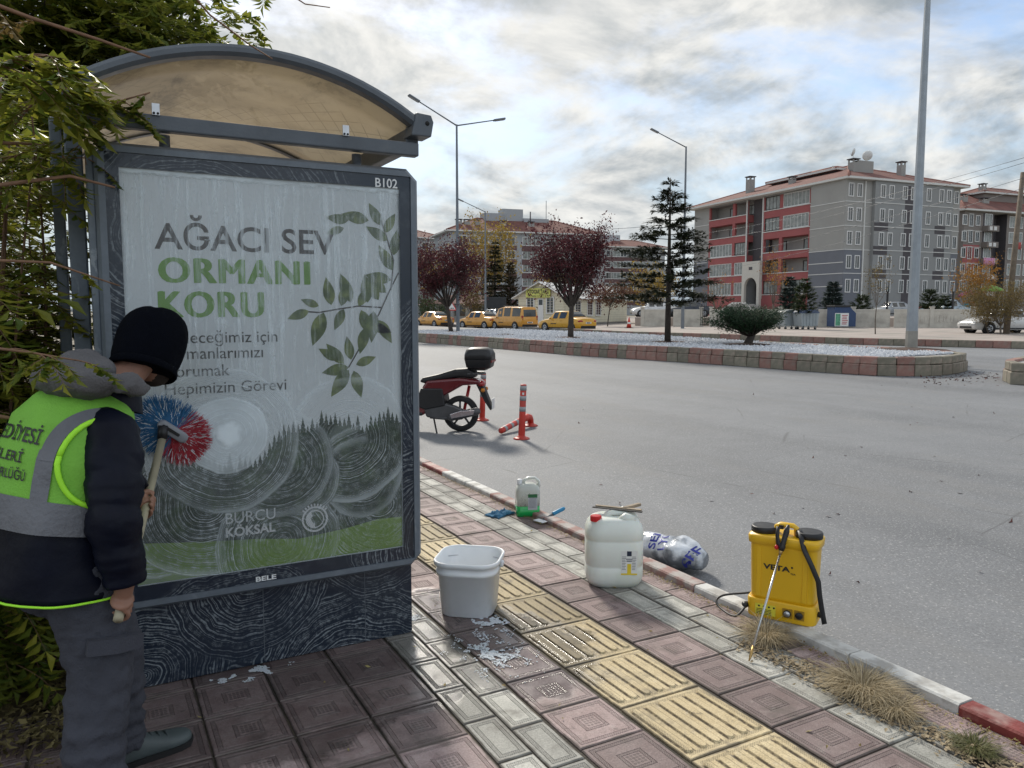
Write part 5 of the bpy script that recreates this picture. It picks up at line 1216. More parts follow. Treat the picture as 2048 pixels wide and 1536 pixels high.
# laundry on two balconies
for q0, q1, zz_, c_ in ((1955, 1977, rows[2]-1.5, (.55, .25, .40)), (2020, 2028, rows[1]-1.4, (.45, .10, .09)), (2034, 2044, rows[1]-1.4, (.55, .40, .34))):
    b = MB(); n = 12; xa, xb = u(q0), u(q1); rs = [[(xa+(xb-xa)*k/n, 1.08+.06*math.sin(k*1.3), zz_-h*(1+.06*math.sin(k*2))) for k in range(n+1)] for h in (0, .55, 1.1)]
    b.rings(rs, (False, False), 0, True, None, False); b.build('laundry', mat('laundry', c_, .9, var=.15), Br.r, solid=.02)
# ---------------- far left blocks
def farblock(name, label, px0, px1, pyE, D, floors, pitch_px, az, wcols, depth=14, rh=3.2, col=(.33, .345, .36), band=(.13, .075, .075), extra=True):
    P_ = atD(px0, 622, D); B_ = Bld(name, label, P_, az, flip=True); x1_ = B_.a(px1); ez = B_.za(px0, pyE); m_w = mat('pale_render', col, .9, var=.06, vs=.5); m_b = mat('brown_band', band, .9, var=.1)
    B_.box('wall', m_w, 0, x1_, -depth, 0, 0, ez); pit = pitch_px/1560*D
    for f in range(floors):
        zt = ez-.75-f*pit
        for c_, kd in wcols:
            xx = B_.a(c_)
            if kd == 'w': window(B_, 'a', xx, zt-.8, 1.5, 1.45, .0, m_pvc, m_wglass, 1)
            else:
                window(B_, 'a', xx, zt-.8, 3.6, 1.5, .0, m_pvc, m_curt, 3); B_.box('balcony_band', m_b, xx-2.0, xx+2.0, .0, .08, zt-2.75, zt-1.72)
            if kd == 'w': B_.box('band', m_b, xx-1.2, xx+1.2, .0, .03, zt-2.6, zt-1.72)
    hip(B_, 0, x1_, -depth, 0, ez, rh, .8); return B_, ez, x1_
Bl, ezl, xl = farblock('apartment_block', 'pale grey apartment block behind the purple trees with a flat-topped roof house', 900, 1198, 462, 150., 6, 27.5, 101., [(925, 'w'), (948, 'w'), (968, 'w'), (992, 'w'), (1022, 'w'), (1063, 'b'), (1100, 'w'), (1120, 'b'), (1152, 'w'), (1180, 'w')])
for a_, b_, h_ in ((968, 1005, 4.4), (1005, 1046, 5.4), (1046, 1096, 3.6)): Bl.box('roof_house', mat('roof_house_grey', (.36, .38, .40), .9, var=.05), Bl.a(a_, -6), Bl.a(b_, -6), -9, -6+.2*(a_ % 3), ezl+.5, ezl+h_)
for q_ in (918, 934, 954, 1006, 1062): chimney(Bl, Bl.a(q_, -3), -3, ezl+.9, 1.1, .9, 1.3)
b = MB(); x_ = Bl.a(1092, -7); b.tube([(x_, -7, ezl+3), (x_, -7, ezl+7.5)], .06, 6); b.build('antenna', m_steel, Bl.r)
b = MB(); x_ = Bl.a(1060.5, -3); b.tube([(x_, -3, ezl+2.2), (x_, -3, ezl+4.6)], .12, 6); b.build('flue', m_dwall, Bl.r)
Bs, ez2, _ = farblock('apartment_block', 'apartment block showing left of the lamp post behind the purple tree', 800, 893, 474, 165., 6, 25, 80., [(850, 'w'), (866, 'b'), (884, 'w')], 14, 2.4)
B3, ez3, _ = farblock('apartment_block', 'small far apartment block between the purple tree and the cedar', 1206, 1330, 494, 200., 5, 22, 101., [(1218, 'w'), (1234, 'b'), (1247, 'w'), (1262, 'w'), (1280, 'b')], 12, 2.2, (.36, .37, .38))
B3.box('roof_house', mat('roof_house_pale', (.42, .44, .46), .9), B3.a(1212, -5), B3.a(1240, -5), -8, -5, ez3+.5, ez3+3.6)
# distant hills
m_hill = mat('distant_hill', (.36, .42, .47), 1., var=.08, vs=.002)  # blue-grey base colour stands in for haze over the distance
b = MB(); n = 60; rs = []
for D_, hs in ((3400, 0), (3800, 1), (4200, .4)):
    rs.append([(D_*math.sin(rad(-10+100*k/n)), D_*math.cos(rad(-10+100*k/n)), .3+hs*(90+330*max(0, noise.noise((k*.13, 2.2, 0)))+90*noise.noise((k*.5, 5, 0))+220*math.exp(-((-10+100*k/n)-36)**2/18))) for k in range(n+1)])
b.rings(rs, (False, False), 0, True, None, False); struct(b.build('hills', m_hill))

# ================================================================== taxi office
Pb = atD(1037, 648, 72.); Bt = Bld('taxi_office', 'cream clapboard taxi office with a gabled front and yellow sign', Pb, 146., 'hut', True); Bt.P.z = Pb.z; Bt.r.location.z = .22; Bt.P.z = .22
w_ = Bt.a(1128); eh = Bt.za(1040, 592); rh_ = Bt.za(1078, 566); Ld = 17.
m_cream = mat('cream_boards', (.68, .64, .50), .7, var=.08, vs=1.5, bump=.1, bs=10)
b = MB(); b.rings([[(0, y, 0), (w_, y, 0), (w_, y, eh), (w_/2, y, rh_), (0, y, eh)] for y in (-Ld, 0)], (True, True), 0, False); b.build('wall', m_cream, Bt.r, fix=True)
b = MB(); k = 0; z = .25
while z < rh_-.35:
    x0_ = 0 if z < eh else w_/2*(z-eh)/(rh_-eh)
    b.prism([(x0_, z), (w_-x0_, z), (w_-x0_, z+.03), (x0_, z+.03)], 0, .028); z += .24
z = .25
while z < eh-.1: b.bx(w_, w_+.028, -Ld, 0, z, z+.03); z += .24
stuff(b.build('board_laps', mat('cream_board_edge', (.54, .50, .38), .7), Bt.r))
rf = MB(); ov = .5
for s_ in (0, 1):
    xa = -ov if s_ == 0 else w_+ov; ze = eh-.28
    rf.rings([[(xa, y, ze), (w_/2, y, rh_+.03), (w_/2, y, rh_+.12), (xa, y, ze+.09)] for y in (-Ld-.4, .5)], (True, True), 0, False)
rfo = rf.build('roof', mat('white_sheet_roof', (.66, .66, .65), .6, var=.12, vs=1.5, col2=(.5, .49, .47), c2s=.8), Bt.r, fix=True)
sg = Bt.box('sign', mat('lime_yellow_sign', (.60, .62, .16), .5, var=.05), Bt.a(1054), Bt.a(1102), .05, .22, Bt.za(1078, 595), Bt.za(1078, 576.5))
M_ = TR(0, .226, 0) @ Matrix.Scale(1, 4)
def btext(s, q0, q1, py, cap, bold):
    b = MB(); v_, f = text_tris(s, bold); a_ = min(p[0] for p in v_); bb = max(p[0] for p in v_); xa, xb = Bt.a(q1), Bt.a(q0); k_ = (xb-xa)/(bb-a_)
    # the front looks along local +y, so text runs along -x there when seen from outside
    zz_ = Bt.za(1078, py); b.add([(xb-(p[0]-a_)*k_ if False else Bt.a(q0)+(p[0]-a_)/(bb-a_)*(Bt.a(q1)-Bt.a(q0)), .224, zz_+p[1]*cap/.73) for p in v_], f); b.build('sign_lettering', m_blk, sg, fix=False)
btext('OTOGAR TAKSİ', 1057, 1100, 587.2, .36, .03); btext('7/24 Hizmet 0 272 213 06 40', 1057, 1100, 593.8, .19, .01)
dr = Bt.box('door', m_pvc, Bt.a(1077), Bt.a(1087.5), .0, .06, .0, Bt.za(1082, 597)); Bt.box('door_glass', m_wglass, Bt.a(1078.5), Bt.a(1086), .061, .07, Bt.za(1082, 610), Bt.za(1082, 599), dr)
for q_ in (1061.5, 1101): window(Bt, 'a', Bt.a(q_), (Bt.za(q_, 600)+Bt.za(q_, 621))/2, .62, 1.35, .01, m_pvc, m_wglass, 1)
for i, yy in enumerate((-3.2, -6.2, -8.4)):
    o = window(Bt, 'b', yy, 1.6, 1.2, 1.3, w_+.01); o.rotation_euler = (0, 0, rad(-90)); 
Bt.box('plinth', m_dkerb, -.08, w_+.08, -Ld, .08, 0, .2)
# ================================================================== trees and shrubs
m_bark = mat('dark_bark', (.055, .045, .038), .9, var=.3, vs=12, bump=.7, bs=25)
m_barkg = mat('grey_bark', (.13, .11, .09), .9, var=.3, vs=12, bump=.6, bs=25)
m_plum = leafmat('purple_leaf', (.042, .010, .017), (.12, .028, .032), .32)
m_ylw = leafmat('yellow_leaf', (.24, .15, .02), (.34, .25, .05), .35); m_org = leafmat('orange_leaf', (.28, .11, .015), (.36, .20, .03), .35)
m_needle = leafmat('dark_needle', (.012, .022, .010), (.05, .055, .022), .1, .7); m_blue = leafmat('blue_needle', (.035, .06, .055), (.09, .125, .115), .1, .7)
m_jun = leafmat('juniper_needle', (.008, .028, .012), (.035, .07, .028), .1, .7); m_pine = leafmat('pine_needle', (.02, .04, .012), (.06, .085, .025), .1, .7)
m_olv = leafmat('olive_leaf', (.10, .085, .025), (.22, .15, .05), .3); m_ail = leafmat('green_yellow_leaf', (.09, .14, .02), (.34, .33, .045), .5, .42); m_aild = leafmat('deep_green_leaf', (.05, .085, .016), (.17, .19, .03), .5, .42)
def limb(b, p0, p1, r0, r1, bow, r, n=5, seg=6, mi=0):
    pts = []; off = Vector((r.uniform(-1, 1), r.uniform(-1, 1), r.uniform(-.3, .6)))*bow*(p1-p0).length
    for i in range(n+1):
        t = i/n; pts.append(p0+(p1-p0)*t+off*math.sin(math.pi*t)*.5)
    b.tube(pts, [r0+(r1-r0)*i/n for i in range(n+1)], seg); return pts
def rdir(r): 
    v_ = Vector((r.gauss(0, 1), r.gauss(0, 1), r.gauss(0, 1))); return v_.normalized()
def broadleaf(name, label, base, h, th, tr_, cr, n_limb, n_tw, n_leaf, lsize, lm, bm, seed, vase=.5, spread=.25, group=None, lean=(0, 0), wr=.5, cat='tree', clip=None):
    "trunk, ascending limbs, twigs and leaves clustered round the twig ends; cr = crown half-width"
    r = random.Random(seed); root = thing(name, label, cat, base, 0, group); tb = MB(); lb = MB()
    top = Vector((lean[0], lean[1], th)); limb(tb, Vector((0, 0, -.08)), top, tr_, tr_*.72, .03, r, 5, 9)
    cz = (h+th)/2; rz_ = (h-th)/2; tips = []
    for i in range(n_limb):
        a = 2*math.pi*(i+r.random()*.7)/n_limb; q_ = r.uniform(.25, 1.)**.6; e = Vector((lean[0]*1.5+cr*q_*math.cos(a)*.9, lean[1]*1.5+cr*q_*math.sin(a)*.9, th+(h-th)*(1-vase*.6*q_)*r.uniform(.65, .98)))
        pts = limb(tb, top*r.uniform(.85, 1), e, tr_*.42, tr_*.07, .22, r, 6, 6); tips.append(e)
        for j in range(n_tw):
            s0 = pts[r.randint(2, 6)]; d = ((e-top).normalized()*.7+rdir(r)*.8).normalized(); L_ = (h-th)*r.uniform(.14, .34); t_ = s0+d*L_
            rr = ((t_.x-lean[0])/cr)**2+((t_.y-lean[1])/cr)**2
            if rr > 1.15: t_ = s0+d*L_*.4
            limb(tb, s0, t_, tr_*.10, tr_*.02, .2, r, 3, 4); tips.append(t_); tips.append((s0+t_)/2)
    for i in range(n_leaf):
        t_ = r.choice(tips); p = t_+Vector((r.gauss(0, 1), r.gauss(0, 1), r.gauss(0, .8)))*spread*.5
        if noise.noise((p*1.1+Vector((seed, 0, 0)))) < -.22: continue
        d = rdir(r); d.z -= .3; d.normalize(); u = d.orthogonal().normalized(); u.rotate(Matrix.Rotation(r.uniform(0, 6.28), 3, d)); s_ = lsize*r.uniform(.6, 1.4); lb.quadleaf(p, d, u, s_, s_*wr)
    tb.build('trunk', bm, root); lb.build('crown', lm, root); return root
def conifer(name, label, base, h, th, tr_, R_, nwh, nb, lm, bm, seed, droop=.15, up=0., size=.16, dens=26, taper=.85, group=None, gap=.0):
    "straight trunk with whorls of boughs; each bough carries flat sprays of needles"
    r = random.Random(seed); root = thing(name, label, 'tree', base, 0, group); tb = MB(); lb = MB()
    tb.tube([(0, 0, -.08), (0, 0, h*.5), (0, 0, h)], [tr_, tr_*.6, .012], 9)
    for i in range(nwh):
        f = (i+r.uniform(-.3, .3))/nwh; z = th+(h-th)*max(0, f); env = R_*((1-max(0, min(1, f)))**taper)*(1. if f > .1 else .75+2.5*max(0, f))
        for j in range(nb):
            a = 2*math.pi*(j+r.random()*.8)/nb+i*1.1; L_ = max(.12, env*r.uniform(.68, 1.15)); d = Vector((math.cos(a), math.sin(a), up+r.uniform(-.06, .1))); e = Vector((0, 0, z))+d*L_-Vector((0, 0, droop*L_*L_/max(R_, .1)))
            pts = limb(tb, Vector((0, 0, z)), e, max(.006, tr_*.16*(1-f*.6)), .004, .05, r, 4, 4)
            m_ = int(dens*L_/max(R_, .1))+4
            for k in range(m_):
                t = r.uniform(.22, 1.03); q_ = Vector((0, 0, z)).lerp(e, t)+Vector((0, 0, .04*r.gauss(0, 1)))
                if r.random() < gap: continue
                s_ = r.choice((-1, 1)); sd_ = (d*r.uniform(.3, 1.)+Vector((-d.y, d.x, 0))*s_*r.uniform(.2, 1.)+Vector((0, 0, r.uniform(-.25, .25)))).normalized()
                u = Vector((-sd_.y, sd_.x, r.uniform(-.3, .3))).normalized(); L2 = size*r.uniform(.6, 1.4)*(1.15-.4*t)
                lb.quadleaf(q_, sd_, u, L2, L2*.28, 0, .1); lb.quadleaf(q_, (sd_+Vector((0, 0, .35))).normalized(), u, L2*.8, L2*.2, 0, .1)
    tb.build('trunk', bm, root); lb.build('crown', lm, root); return root
def med(px, py): p = gp(px, py, MH-.06); return p
broadleaf('plum_tree', 'purple-leaved plum tree beside the double street lamp', med(903, 664.5), 5.3, 1.5, .13, 2.4, 15, 19, 19000, .115, m_plum, m_bark, 31, .55, .42, 'purple plums on the median', (-.25, 0))
broadleaf('plum_tree', 'purple-leaved plum tree in front of the taxi office', med(1141, 677), 5.0, 1.45, .135, 2.05, 16, 19, 16500, .105, m_plum, m_bark, 32, .6, .38, 'purple plums on the median', (.05, 0))
pc_ = med(1335, 686.5); conifer('cedar_tree', 'tall open cedar with tiered dark boughs on the gravel median', pc_, 5.85, 1.45, .12, 2.5, 18, 5, m_needle, m_bark, 33, .10, .06, .28, 105, .92, None, .05)
# spreading juniper: forked stem, boughs fanning out, flat-topped mass
def juniper(base):
    r = random.Random(34); root = thing('juniper_bush', 'spreading dark green juniper bush on the median', 'bush', base); tb = MB(); lb = MB()
    tb.tube([(-.08, 0, -.05), (0, 0, .12), (.12, 0, .3), (.2, 0, .42)], [.17, .14, .12, .09], 9)
    for i in range(60):
        a = r.uniform(0, 2*math.pi); q_ = r.random()**.5; e = Vector((-.12+1.35*q_*math.cos(a), 1.05*q_*math.sin(a), .75+.5*(1-q_*.45)+r.uniform(-.28, .12)))
        if e.x > .9 and e.z < .7: e.z += .2
        pts = limb(tb, Vector((.1, 0, .3)), e, .035, .006, .25, r, 5, 5)
        for k in range(330):
            t = r.uniform(.45, 1.06); p = Vector((.1, 0, .3)).lerp(e, t)+Vector((r.gauss(0, .12), r.gauss(0, .12), r.gauss(0, .075)))
            d = ((e-Vector((.1, 0, .3))).normalized()*.6+rdir(r)*.7).normalized(); lb.quadleaf(p, d, d.orthogonal().normalized(), r.uniform(.06, .13), .028, 0, .1)
    tb.build('trunk', m_bark, root); lb.build('crown', m_jun, root)
juniper(med(1497, 691))
F2 = 'trees behind the garden wall'
def ft(px, py, D): p = atD(px, py, D); return Vector((p.x, p.y, PZ))
broadleaf('autumn_tree', 'tall yellow autumn tree rising behind the yellow taxis', ft(985, 640, 88), 11.8, 3.2, .22, 3.1, 12, 12, 5200, .26, m_ylw, m_barkg, 41, .4, 1.1)
broadleaf('autumn_tree', 'ochre autumn tree just left of the double street lamp', ft(866, 640, 100), 11., 3., .2, 2.6, 8, 10, 1600, .26, m_ylw, m_barkg, 42, .4, 1.)
conifer('fir_tree', 'dark fir behind the taxis, taller of the two', ft(990, 640, 84), 8.8, .6, .18, 2.0, 22, 7, m_needle, m_bark, 43, .1, .1, .5, 24, .75)
conifer('cypress_tree', 'brownish cypress between the dark fir and the taxi office', ft(1021, 640, 82), 6.4, .5, .16, 1.5, 20, 7, leafmat('brown_needle', (.035, .03, .015), (.09, .07, .035), .1, .7), m_bark, 44, .05, .5, .4, 22, .6)
broadleaf('autumn_tree', 'yellow tree half hidden behind the plum by the taxi office', ft(1108, 640, 105), 7.2, 1.6, .2, 3.0, 9, 10, 2600, .28, m_ylw, m_barkg, 45, .4, 1.1)
broadleaf('autumn_tree', 'golden tree low behind the cedar trunk', ft(1300, 640, 92), 6.6, 1., .2, 3.2, 9, 10, 3200, .28, m_ylw, m_barkg, 46, .3, 1.1)
broadleaf('bare_tree', 'nearly leafless sapling left of the arched entrance', ft(1432, 640, 68), 5.4, 1.2, .07, 1.3, 9, 14, 260, .12, m_org, m_barkg, 47, .45, .5, F2)
broadleaf('bare_tree', 'thin sapling with rusty leaves right of the arched entrance', ft(1545, 645, 66), 6., 1.9, .07, 1.1, 8, 12, 900, .13, m_org, m_barkg, 48, .4, .5, F2)
conifer('blue_spruce', 'blue spruce in front of the red balconies', ft(1578, 640, 66), 4.2, .3, .1, 1.45, 18, 8, m_blue, m_bark, 49, .1, .2, .42, 30, .7, F2)
conifer('young_pine', 'young green pine beside the grey waste containers', ft(1607, 657, 55), 3.6, .9, .05, .95, 12, 6, m_pine, m_barkg, 50, -.1, .3, .34, 24, .55)
conifer('blue_spruce', 'blue spruce against the plain grey gable wall', ft(1664, 640, 68), 3.9, .3, .1, 1.35, 18, 8, m_blue, m_bark, 51, .1, .25, .42, 30, .7, F2)
conifer('young_pine', 'small pine behind the wall right of the clothes bank', ft(1722, 640, 70), 2.75, .3, .06, 1.25, 11, 6, m_pine, m_barkg, 52, -.1, .35, .36, 24, .5, F2)
conifer('young_pine', 'bushy pine behind the wall right of the large lamp post', ft(1858, 640, 70), 3.3, .3, .06, 1.2, 12, 7, m_pine, m_barkg, 53, -.1, .3, .36, 26, .5, F2)
conifer('young_pine', 'low pine behind the wall beside the light blue pickup', ft(1888, 640, 72), 2.7, .3, .06, 1.2, 11, 7, m_pine, m_barkg, 54, -.1, .3, .36, 26, .5, F2)
broadleaf('bare_tree', 'slim brown sapling in front of the garden wall', ft(1751, 664, 44), 4.35, 1.7, .035, .55, 7, 12, 700, .09, m_olv, m_barkg, 55, .1, .28)
broadleaf('autumn_tree', 'orange-leaved tree beside the playground', ft(1948, 640, 74), 6.2, 1.2, .1, 1.75, 10, 12, 3600, .17, m_org, m_barkg, 56, .35, .7)
broadleaf('feathery_shrub', 'feathery olive-brown tamarisk hanging over the white saloon', ft(2002, 668, 43.5), 3.4, .5, .06, 1.7, 15, 16, 6500, .15, m_olv, m_barkg, 57, .6, .5, None, (-.1, 0), .18, 'shrub')
broadleaf('feathery_shrub', 'leaning tamarisk bough left of the wooden pole', ft(1978, 665, 45), 2.2, .4, .05, 1.3, 9, 12, 2600, .14, m_olv, m_barkg, 58, .6, .45, None, (-.3, 0), .18, 'shrub')
broadleaf('grape_vine', 'reddish brown vine over the taxi office side', ft(1215, 648, 66), 3.3, 1.9, .05, 2.6, 12, 12, 3200, .17, leafmat('vine_leaf', (.08, .03, .025), (.16, .085, .04), .3), m_bark, 59, .3, .7, None, (.3, 0), .6, 'vine')
broadleaf('dark_shrub', 'dark low hedge plants at the far left behind the taxis', ft(855, 650, 90), 2.8, .3, .06, 2.2, 9, 9, 2500, .2, m_pine, m_bark, 60, .3, .8, None, (0, 0), .5, 'shrub')
broadleaf('dark_shrub', 'olive shrub between the lamp post and the orange taxi', ft(945, 648, 86), 4.2, .5, .06, 2.2, 9, 9, 2300, .2, m_olv, m_bark, 61, .3, .8, None, (0, 0), .5, 'shrub')

# ------------------------------------------------------------------ near shrub: tree-of-heaven shoots at the left
def frond(lb, tb, p, d, L_, r, mi=0, ls=.07):
    "one pinnate leaf: arching stalk with paired leaflets"
    pts = [p]; dd = d.normalized(); n = 9
    for i in range(n): dd = (dd+Vector((0, 0, -.11))+rdir(r)*.05).normalized(); pts.append(pts[-1]+dd*L_/n)
    tb.tube(pts, [.0022*(1-.7*i/n) for i in range(n+1)], 4)
    for i in range(2, n+1):
        t = (pts[i]-pts[i-1]).normalized(); s0 = t.cross(Vector((0, 0, 1)))
        if s0.length < .05: s0 = t.orthogonal()
        s0.normalize()
        for s_ in (-1, 1):
            dv = (t*.45+s0*s_*.8+Vector((0, 0, r.uniform(-.5, .05)))+rdir(r)*.12).normalized(); u = dv.cross(Vector((0, 0, 1))).normalized(); q_ = ls*r.uniform(.7, 1.2)*(1-.25*abs(i-5)/5); lb.quadleaf(pts[i], dv, u, q_, q_*.46, 0, .18)
    lb.quadleaf(pts[-1], dd, dd.orthogonal().normalized(), ls, ls*.35, 0, .2)
r = random.Random(70)
def shoots(name, label, specs, lm, cat, nf, fl, ls, up):
    root = thing(name, label, cat, Vector(specs[0][0])); o0 = Vector(root.location); tb = MB(); lb = MB()
    for p0, p1, r0 in specs:
        p0, p1 = Vector(p0)-o0, Vector(p1)-o0; pts = limb(tb, p0, p1, r0, r0*.35, .12, r, 10, 6)
        for i in range(2, 11):
            for k in range(nf):
                a = r.uniform(0, 6.28); d = Vector((math.cos(a), math.sin(a), up+r.uniform(-.2, .3))); frond(lb, tb, pts[i].lerp(pts[max(0, i-1)], r.random()), d, fl*r.uniform(.6, 1.2), r, 0, ls)
    tb.build('stem', mat('shrub_stem', (.15, .085, .05), .8, var=.25, vs=20), root); stuff(lb.build('foliage', lm, root)); return root
sp_ = []
for i in range(46):
    x = r.uniform(-1.5, -.15); y = r.uniform(3.7, 5.6); sp_.append(((x, y, 0), (x+r.uniform(-.3, .12)-.03*(y-3.6), y+r.uniform(-.4, .3), r.uniform(1.3, 2.75)), .011))
shoots('leafy_shrub', 'dense yellow-green shrub with feathered leaves left of the shelter', sp_, m_ail, 'shrub', 5, .42, .10, .25)
sp_ = []
for i in range(9):
    x = r.uniform(-.95, -.30); y = r.uniform(3.45, 3.75); sp_.append(((x, y, 0), (x+r.uniform(-.15, .05), y+r.uniform(-.2, .2), r.uniform(.5, 1.1)), .008))
shoots('leafy_shrub', 'low dark green undergrowth behind the worker', sp_, m_aild, 'shrub', 5, .32, .07, .15)
sp_ = []
for i in range(18):
    x = r.uniform(-.46, -.13); y = r.uniform(3.6, 4.1); sp_.append(((x-.2, y, .1), (x, y-.05, r.uniform(1.55, 2.55)), .010))
shoots('leafy_shrub', 'leafy shoots pressed against the shelter post', sp_, m_ail, 'shrub', 3, .30, .075, .2)
# a sprig in front of the worker's hood and one over the roof beam
def sprig(label, pts, nf, fl, ls, lm, seed, rr=.005):
    global r
    r = random.Random(seed); root = thing('leafy_branch', label, 'branch', Vector(pts[0])); o0 = Vector(root.location); tb = MB(); lb = MB(); pp_ = [Vector(p)-o0 for p in pts]; dense = []
    for a, b in zip(pp_, pp_[1:]): dense += [a.lerp(b, k/5) for k in range(5)]
    dense.append(pp_[-1]); tb.tube(dense, [rr*(1-.6*i/len(dense)) for i in range(len(dense))], 6)
    for k in range(nf):
        p = r.choice(dense[len(dense)//3:]); a = r.uniform(0, 6.28); frond(lb, tb, p, Vector((math.cos(a), math.sin(a)*.6-.2, r.uniform(-.5, .3))), fl*r.uniform(.6, 1.1), r, 0, ls)
    tb.build('stem', mat('twig_bark', (.20, .11, .065), .75, var=.2, vs=30), root)
    if nf: stuff(lb.build('foliage', lm, root))
A_ = lambda x, y, Y: tuple(atY(x, y, Y))
sprig('brown twig with pale leaves hanging over the grey hood', [A_(-60, 690, 2.45), A_(60, 705, 2.45), A_(150, 720, 2.45)], 7, .12, .05, m_ail, 71)
sprig('bare brown branch crossing the panel corner', [A_(-40, 375, 3.1), A_(140, 352, 3.1), A_(230, 375, 3.12)], 0, .1, .05, m_ail, 72, .008)
sprig('thin bare branch reaching past the shelter posts', [A_(-30, 520, 3.0), A_(100, 525, 3.0), A_(240, 572, 3.05)], 1, .08, .04, m_ail, 73, .006)
sprig('short bare branch under the roof corner', [A_(-20, 285, 3.2), A_(60, 288, 3.2), A_(98, 292, 3.2)], 0, .1, .05, m_ail, 74, .007)
sprig('broken branch by the worker shoulder', [A_(-20, 830, 2.9), A_(20, 836, 2.9), A_(50, 850, 2.9)], 1, .1, .05, m_ail, 75, .008)
sprig('leafy sprig lying over the roof beam', [A_(165, 230, 3.36), A_(230, 205, 3.30), A_(300, 185, 3.29)], 8, .16, .065, m_ail, 76)
sprig('leafy spray hiding the left end of the roof', [A_(20, 260, 3.2), A_(80, 190, 3.18), A_(150, 150, 3.18)], 16, .24, .075, m_ail, 81)
sprig('leafy spray drooping beside the shelter post', [A_(-10, 330, 3.25), A_(60, 300, 3.22), A_(125, 310, 3.2)], 14, .22, .07, m_ail, 82)
sprig('yellowing spray at the left edge under the big tree', [A_(-60, 180, 3.0), A_(20, 120, 3.0), A_(90, 110, 3.0)], 16, .26, .08, m_ail, 83)
sprig('creeper hanging down the shelter post top', [A_(150, 225, 3.45), A_(168, 260, 3.42), A_(172, 330, 3.40)], 9, .13, .05, m_aild, 77)
sprig('withered twig dangling from the top edge of the view', [A_(-500, -900, 3.6), A_(60, -420, 2.6), A_(360, -40, 2.2), A_(420, 30, 2.25), A_(500, 90, 2.3), A_(545, 118, 2.3)], 0, .1, .05, m_olv, 78, .004)
sprig('dry twig with a shrivelled leaf near the top middle', [A_(-300, -1000, 3.4), A_(300, -380, 2.5), A_(560, -25, 2.2), A_(610, 8, 2.2), A_(660, 15, 2.2)], 1, .09, .035, m_olv, 79, .003)
sprig('long grey bough across the upper left corner', [A_(-900, -420, 3.6), A_(-400, -180, 3.0), A_(-60, -10, 2.6), A_(60, 35, 2.6), A_(200, 80, 2.65), A_(300, 115, 2.7)], 2, .12, .05, m_olv, 80, .009)
# the big tree behind the shelter, filling the upper left corner
r = random.Random(90); bt = thing('large_tree', 'large leafy tree behind the shelter, filling the upper left', 'tree', (-2.6, 11.5, 0)); o0 = Vector((-2.6, 11.5, 0)); tb = MB(); lb = MB()
limb(tb, Vector((0, 0, -.1)), Vector((.1, 0, 2.6)), .2, .15, .05, r, 6, 10)
tg = [(330, 60, 11), (250, 40, 11), (180, 30, 11.5), (100, 40, 11), (40, 20, 11), (280, 130, 10.5), (200, 150, 11), (120, 140, 11), (40, 120, 11), (330, 20, 11.5), (-40, 60, 11), (160, -60, 11), (60, -80, 11.5), (260, -40, 11.5), (-80, -40, 11), (30, 230, 11), (90, 260, 11), (-60, 200, 11), (225, 90, 11), (360, 100, 11), (10, 330, 11), (60, 400, 11.2), (0, 480, 11.4), (100, 340, 11.4)]
for x, y, Y in tg:
    e = Vector(atY(x, y, Y))-o0; pts = limb(tb, Vector((.1, 0, 2.5)) if e.z > 3 else Vector((0, 0, 1.2)), e, .06, .012, .15, r, 7, 6)
    for k in range(64):
        p = e+Vector((r.gauss(0, .42), r.gauss(0, .6), r.gauss(0, .32))); a = r.uniform(0, 6.28); frond(lb, tb, p, Vector((math.cos(a), math.sin(a), r.uniform(-.1, .5))), r.uniform(.25, .48), r, 0, .17)
tb.build('trunk', m_bark, bt); lb.build('crown', leafmat('sunlit_crown_leaf', (.07, .11, .018), (.26, .27, .04), .58, .45), bt)
# ================================================================== street lamps, poles, wall, signs
m_galv = mat('galvanised_steel', (.30, .33, .36), .5, .35, var=.12, vs=4, bump=.05, bs=40)
m_galvd = mat('weathered_lamp_steel', (.16, .18, .205), .5, .3, var=.1, vs=2)
def lamp(px, pyb, pyt, D, r0, r1, arms, label, base=None):
    b_ = base or ft(px, pyb, D); dep = (Vector((b_.x, b_.y, 0))-Vector((0, 0, 0))).dot(CF.normalized()); 
    h = atD(px, pyt, (b_-CO).dot(CF)).z-b_.z
    t = thing('street_lamp', label, 'street lamp', b_); b = MB(); b.tube([(0, 0, -.05), (0, 0, h)], [r0, r1], 8, sm=False); b.build('pole', m_galvd if r0 < .15 else m_galv, t)
    b = MB(); b.tube([(0, 0, -.05), (0, 0, .02)], r0*1.9, 8); b.build('base_plate', m_galv, t)
    for ang, L_, rise in arms:
        d = CR*math.cos(ang)+Vector((CF.x, CF.y, 0)).normalized()*math.sin(ang); e = Vector((0, 0, h-.05))+d*L_+Vector((0, 0, rise)); b = MB(); b.tube([(0, 0, h-.06), e], [r1*.7, r1*.55], 6); a = b.build('arm', m_galvd, t)
        M_ = Matrix.Translation(e) @ d.to_track_quat('X', 'Z').to_matrix().to_4x4() @ Matrix.Rotation(-math.atan2(rise, L_), 4, 'Y')
        b = MB(); b.bx(-.06, .62, -.13, .13, -.05, .05, M=M_); hd = b.build('lamp_head', m_galvd, a, bev=.03); b = MB(); b.bx(.05, .55, -.1, .1, -.062, -.052, M=M_); b.build('lens', m_refl, hd)
lamp(916, 662, 258, 0, .11, .055, ((math.pi+.5, 2.2, 1.0), (.25, 2.1, .40)), 'double-armed street lamp on the gravel median', med(916, 664))
lamp(1365, 652, 300, 58., .13, .06, ((math.pi+.2, 2.2, .95),), 'single-armed street lamp behind the cedar')
lamp(971, 640, 425, 78., .12, .06, ((math.pi+.2, 2.2, .95),), 'single-armed street lamp against the far left block')
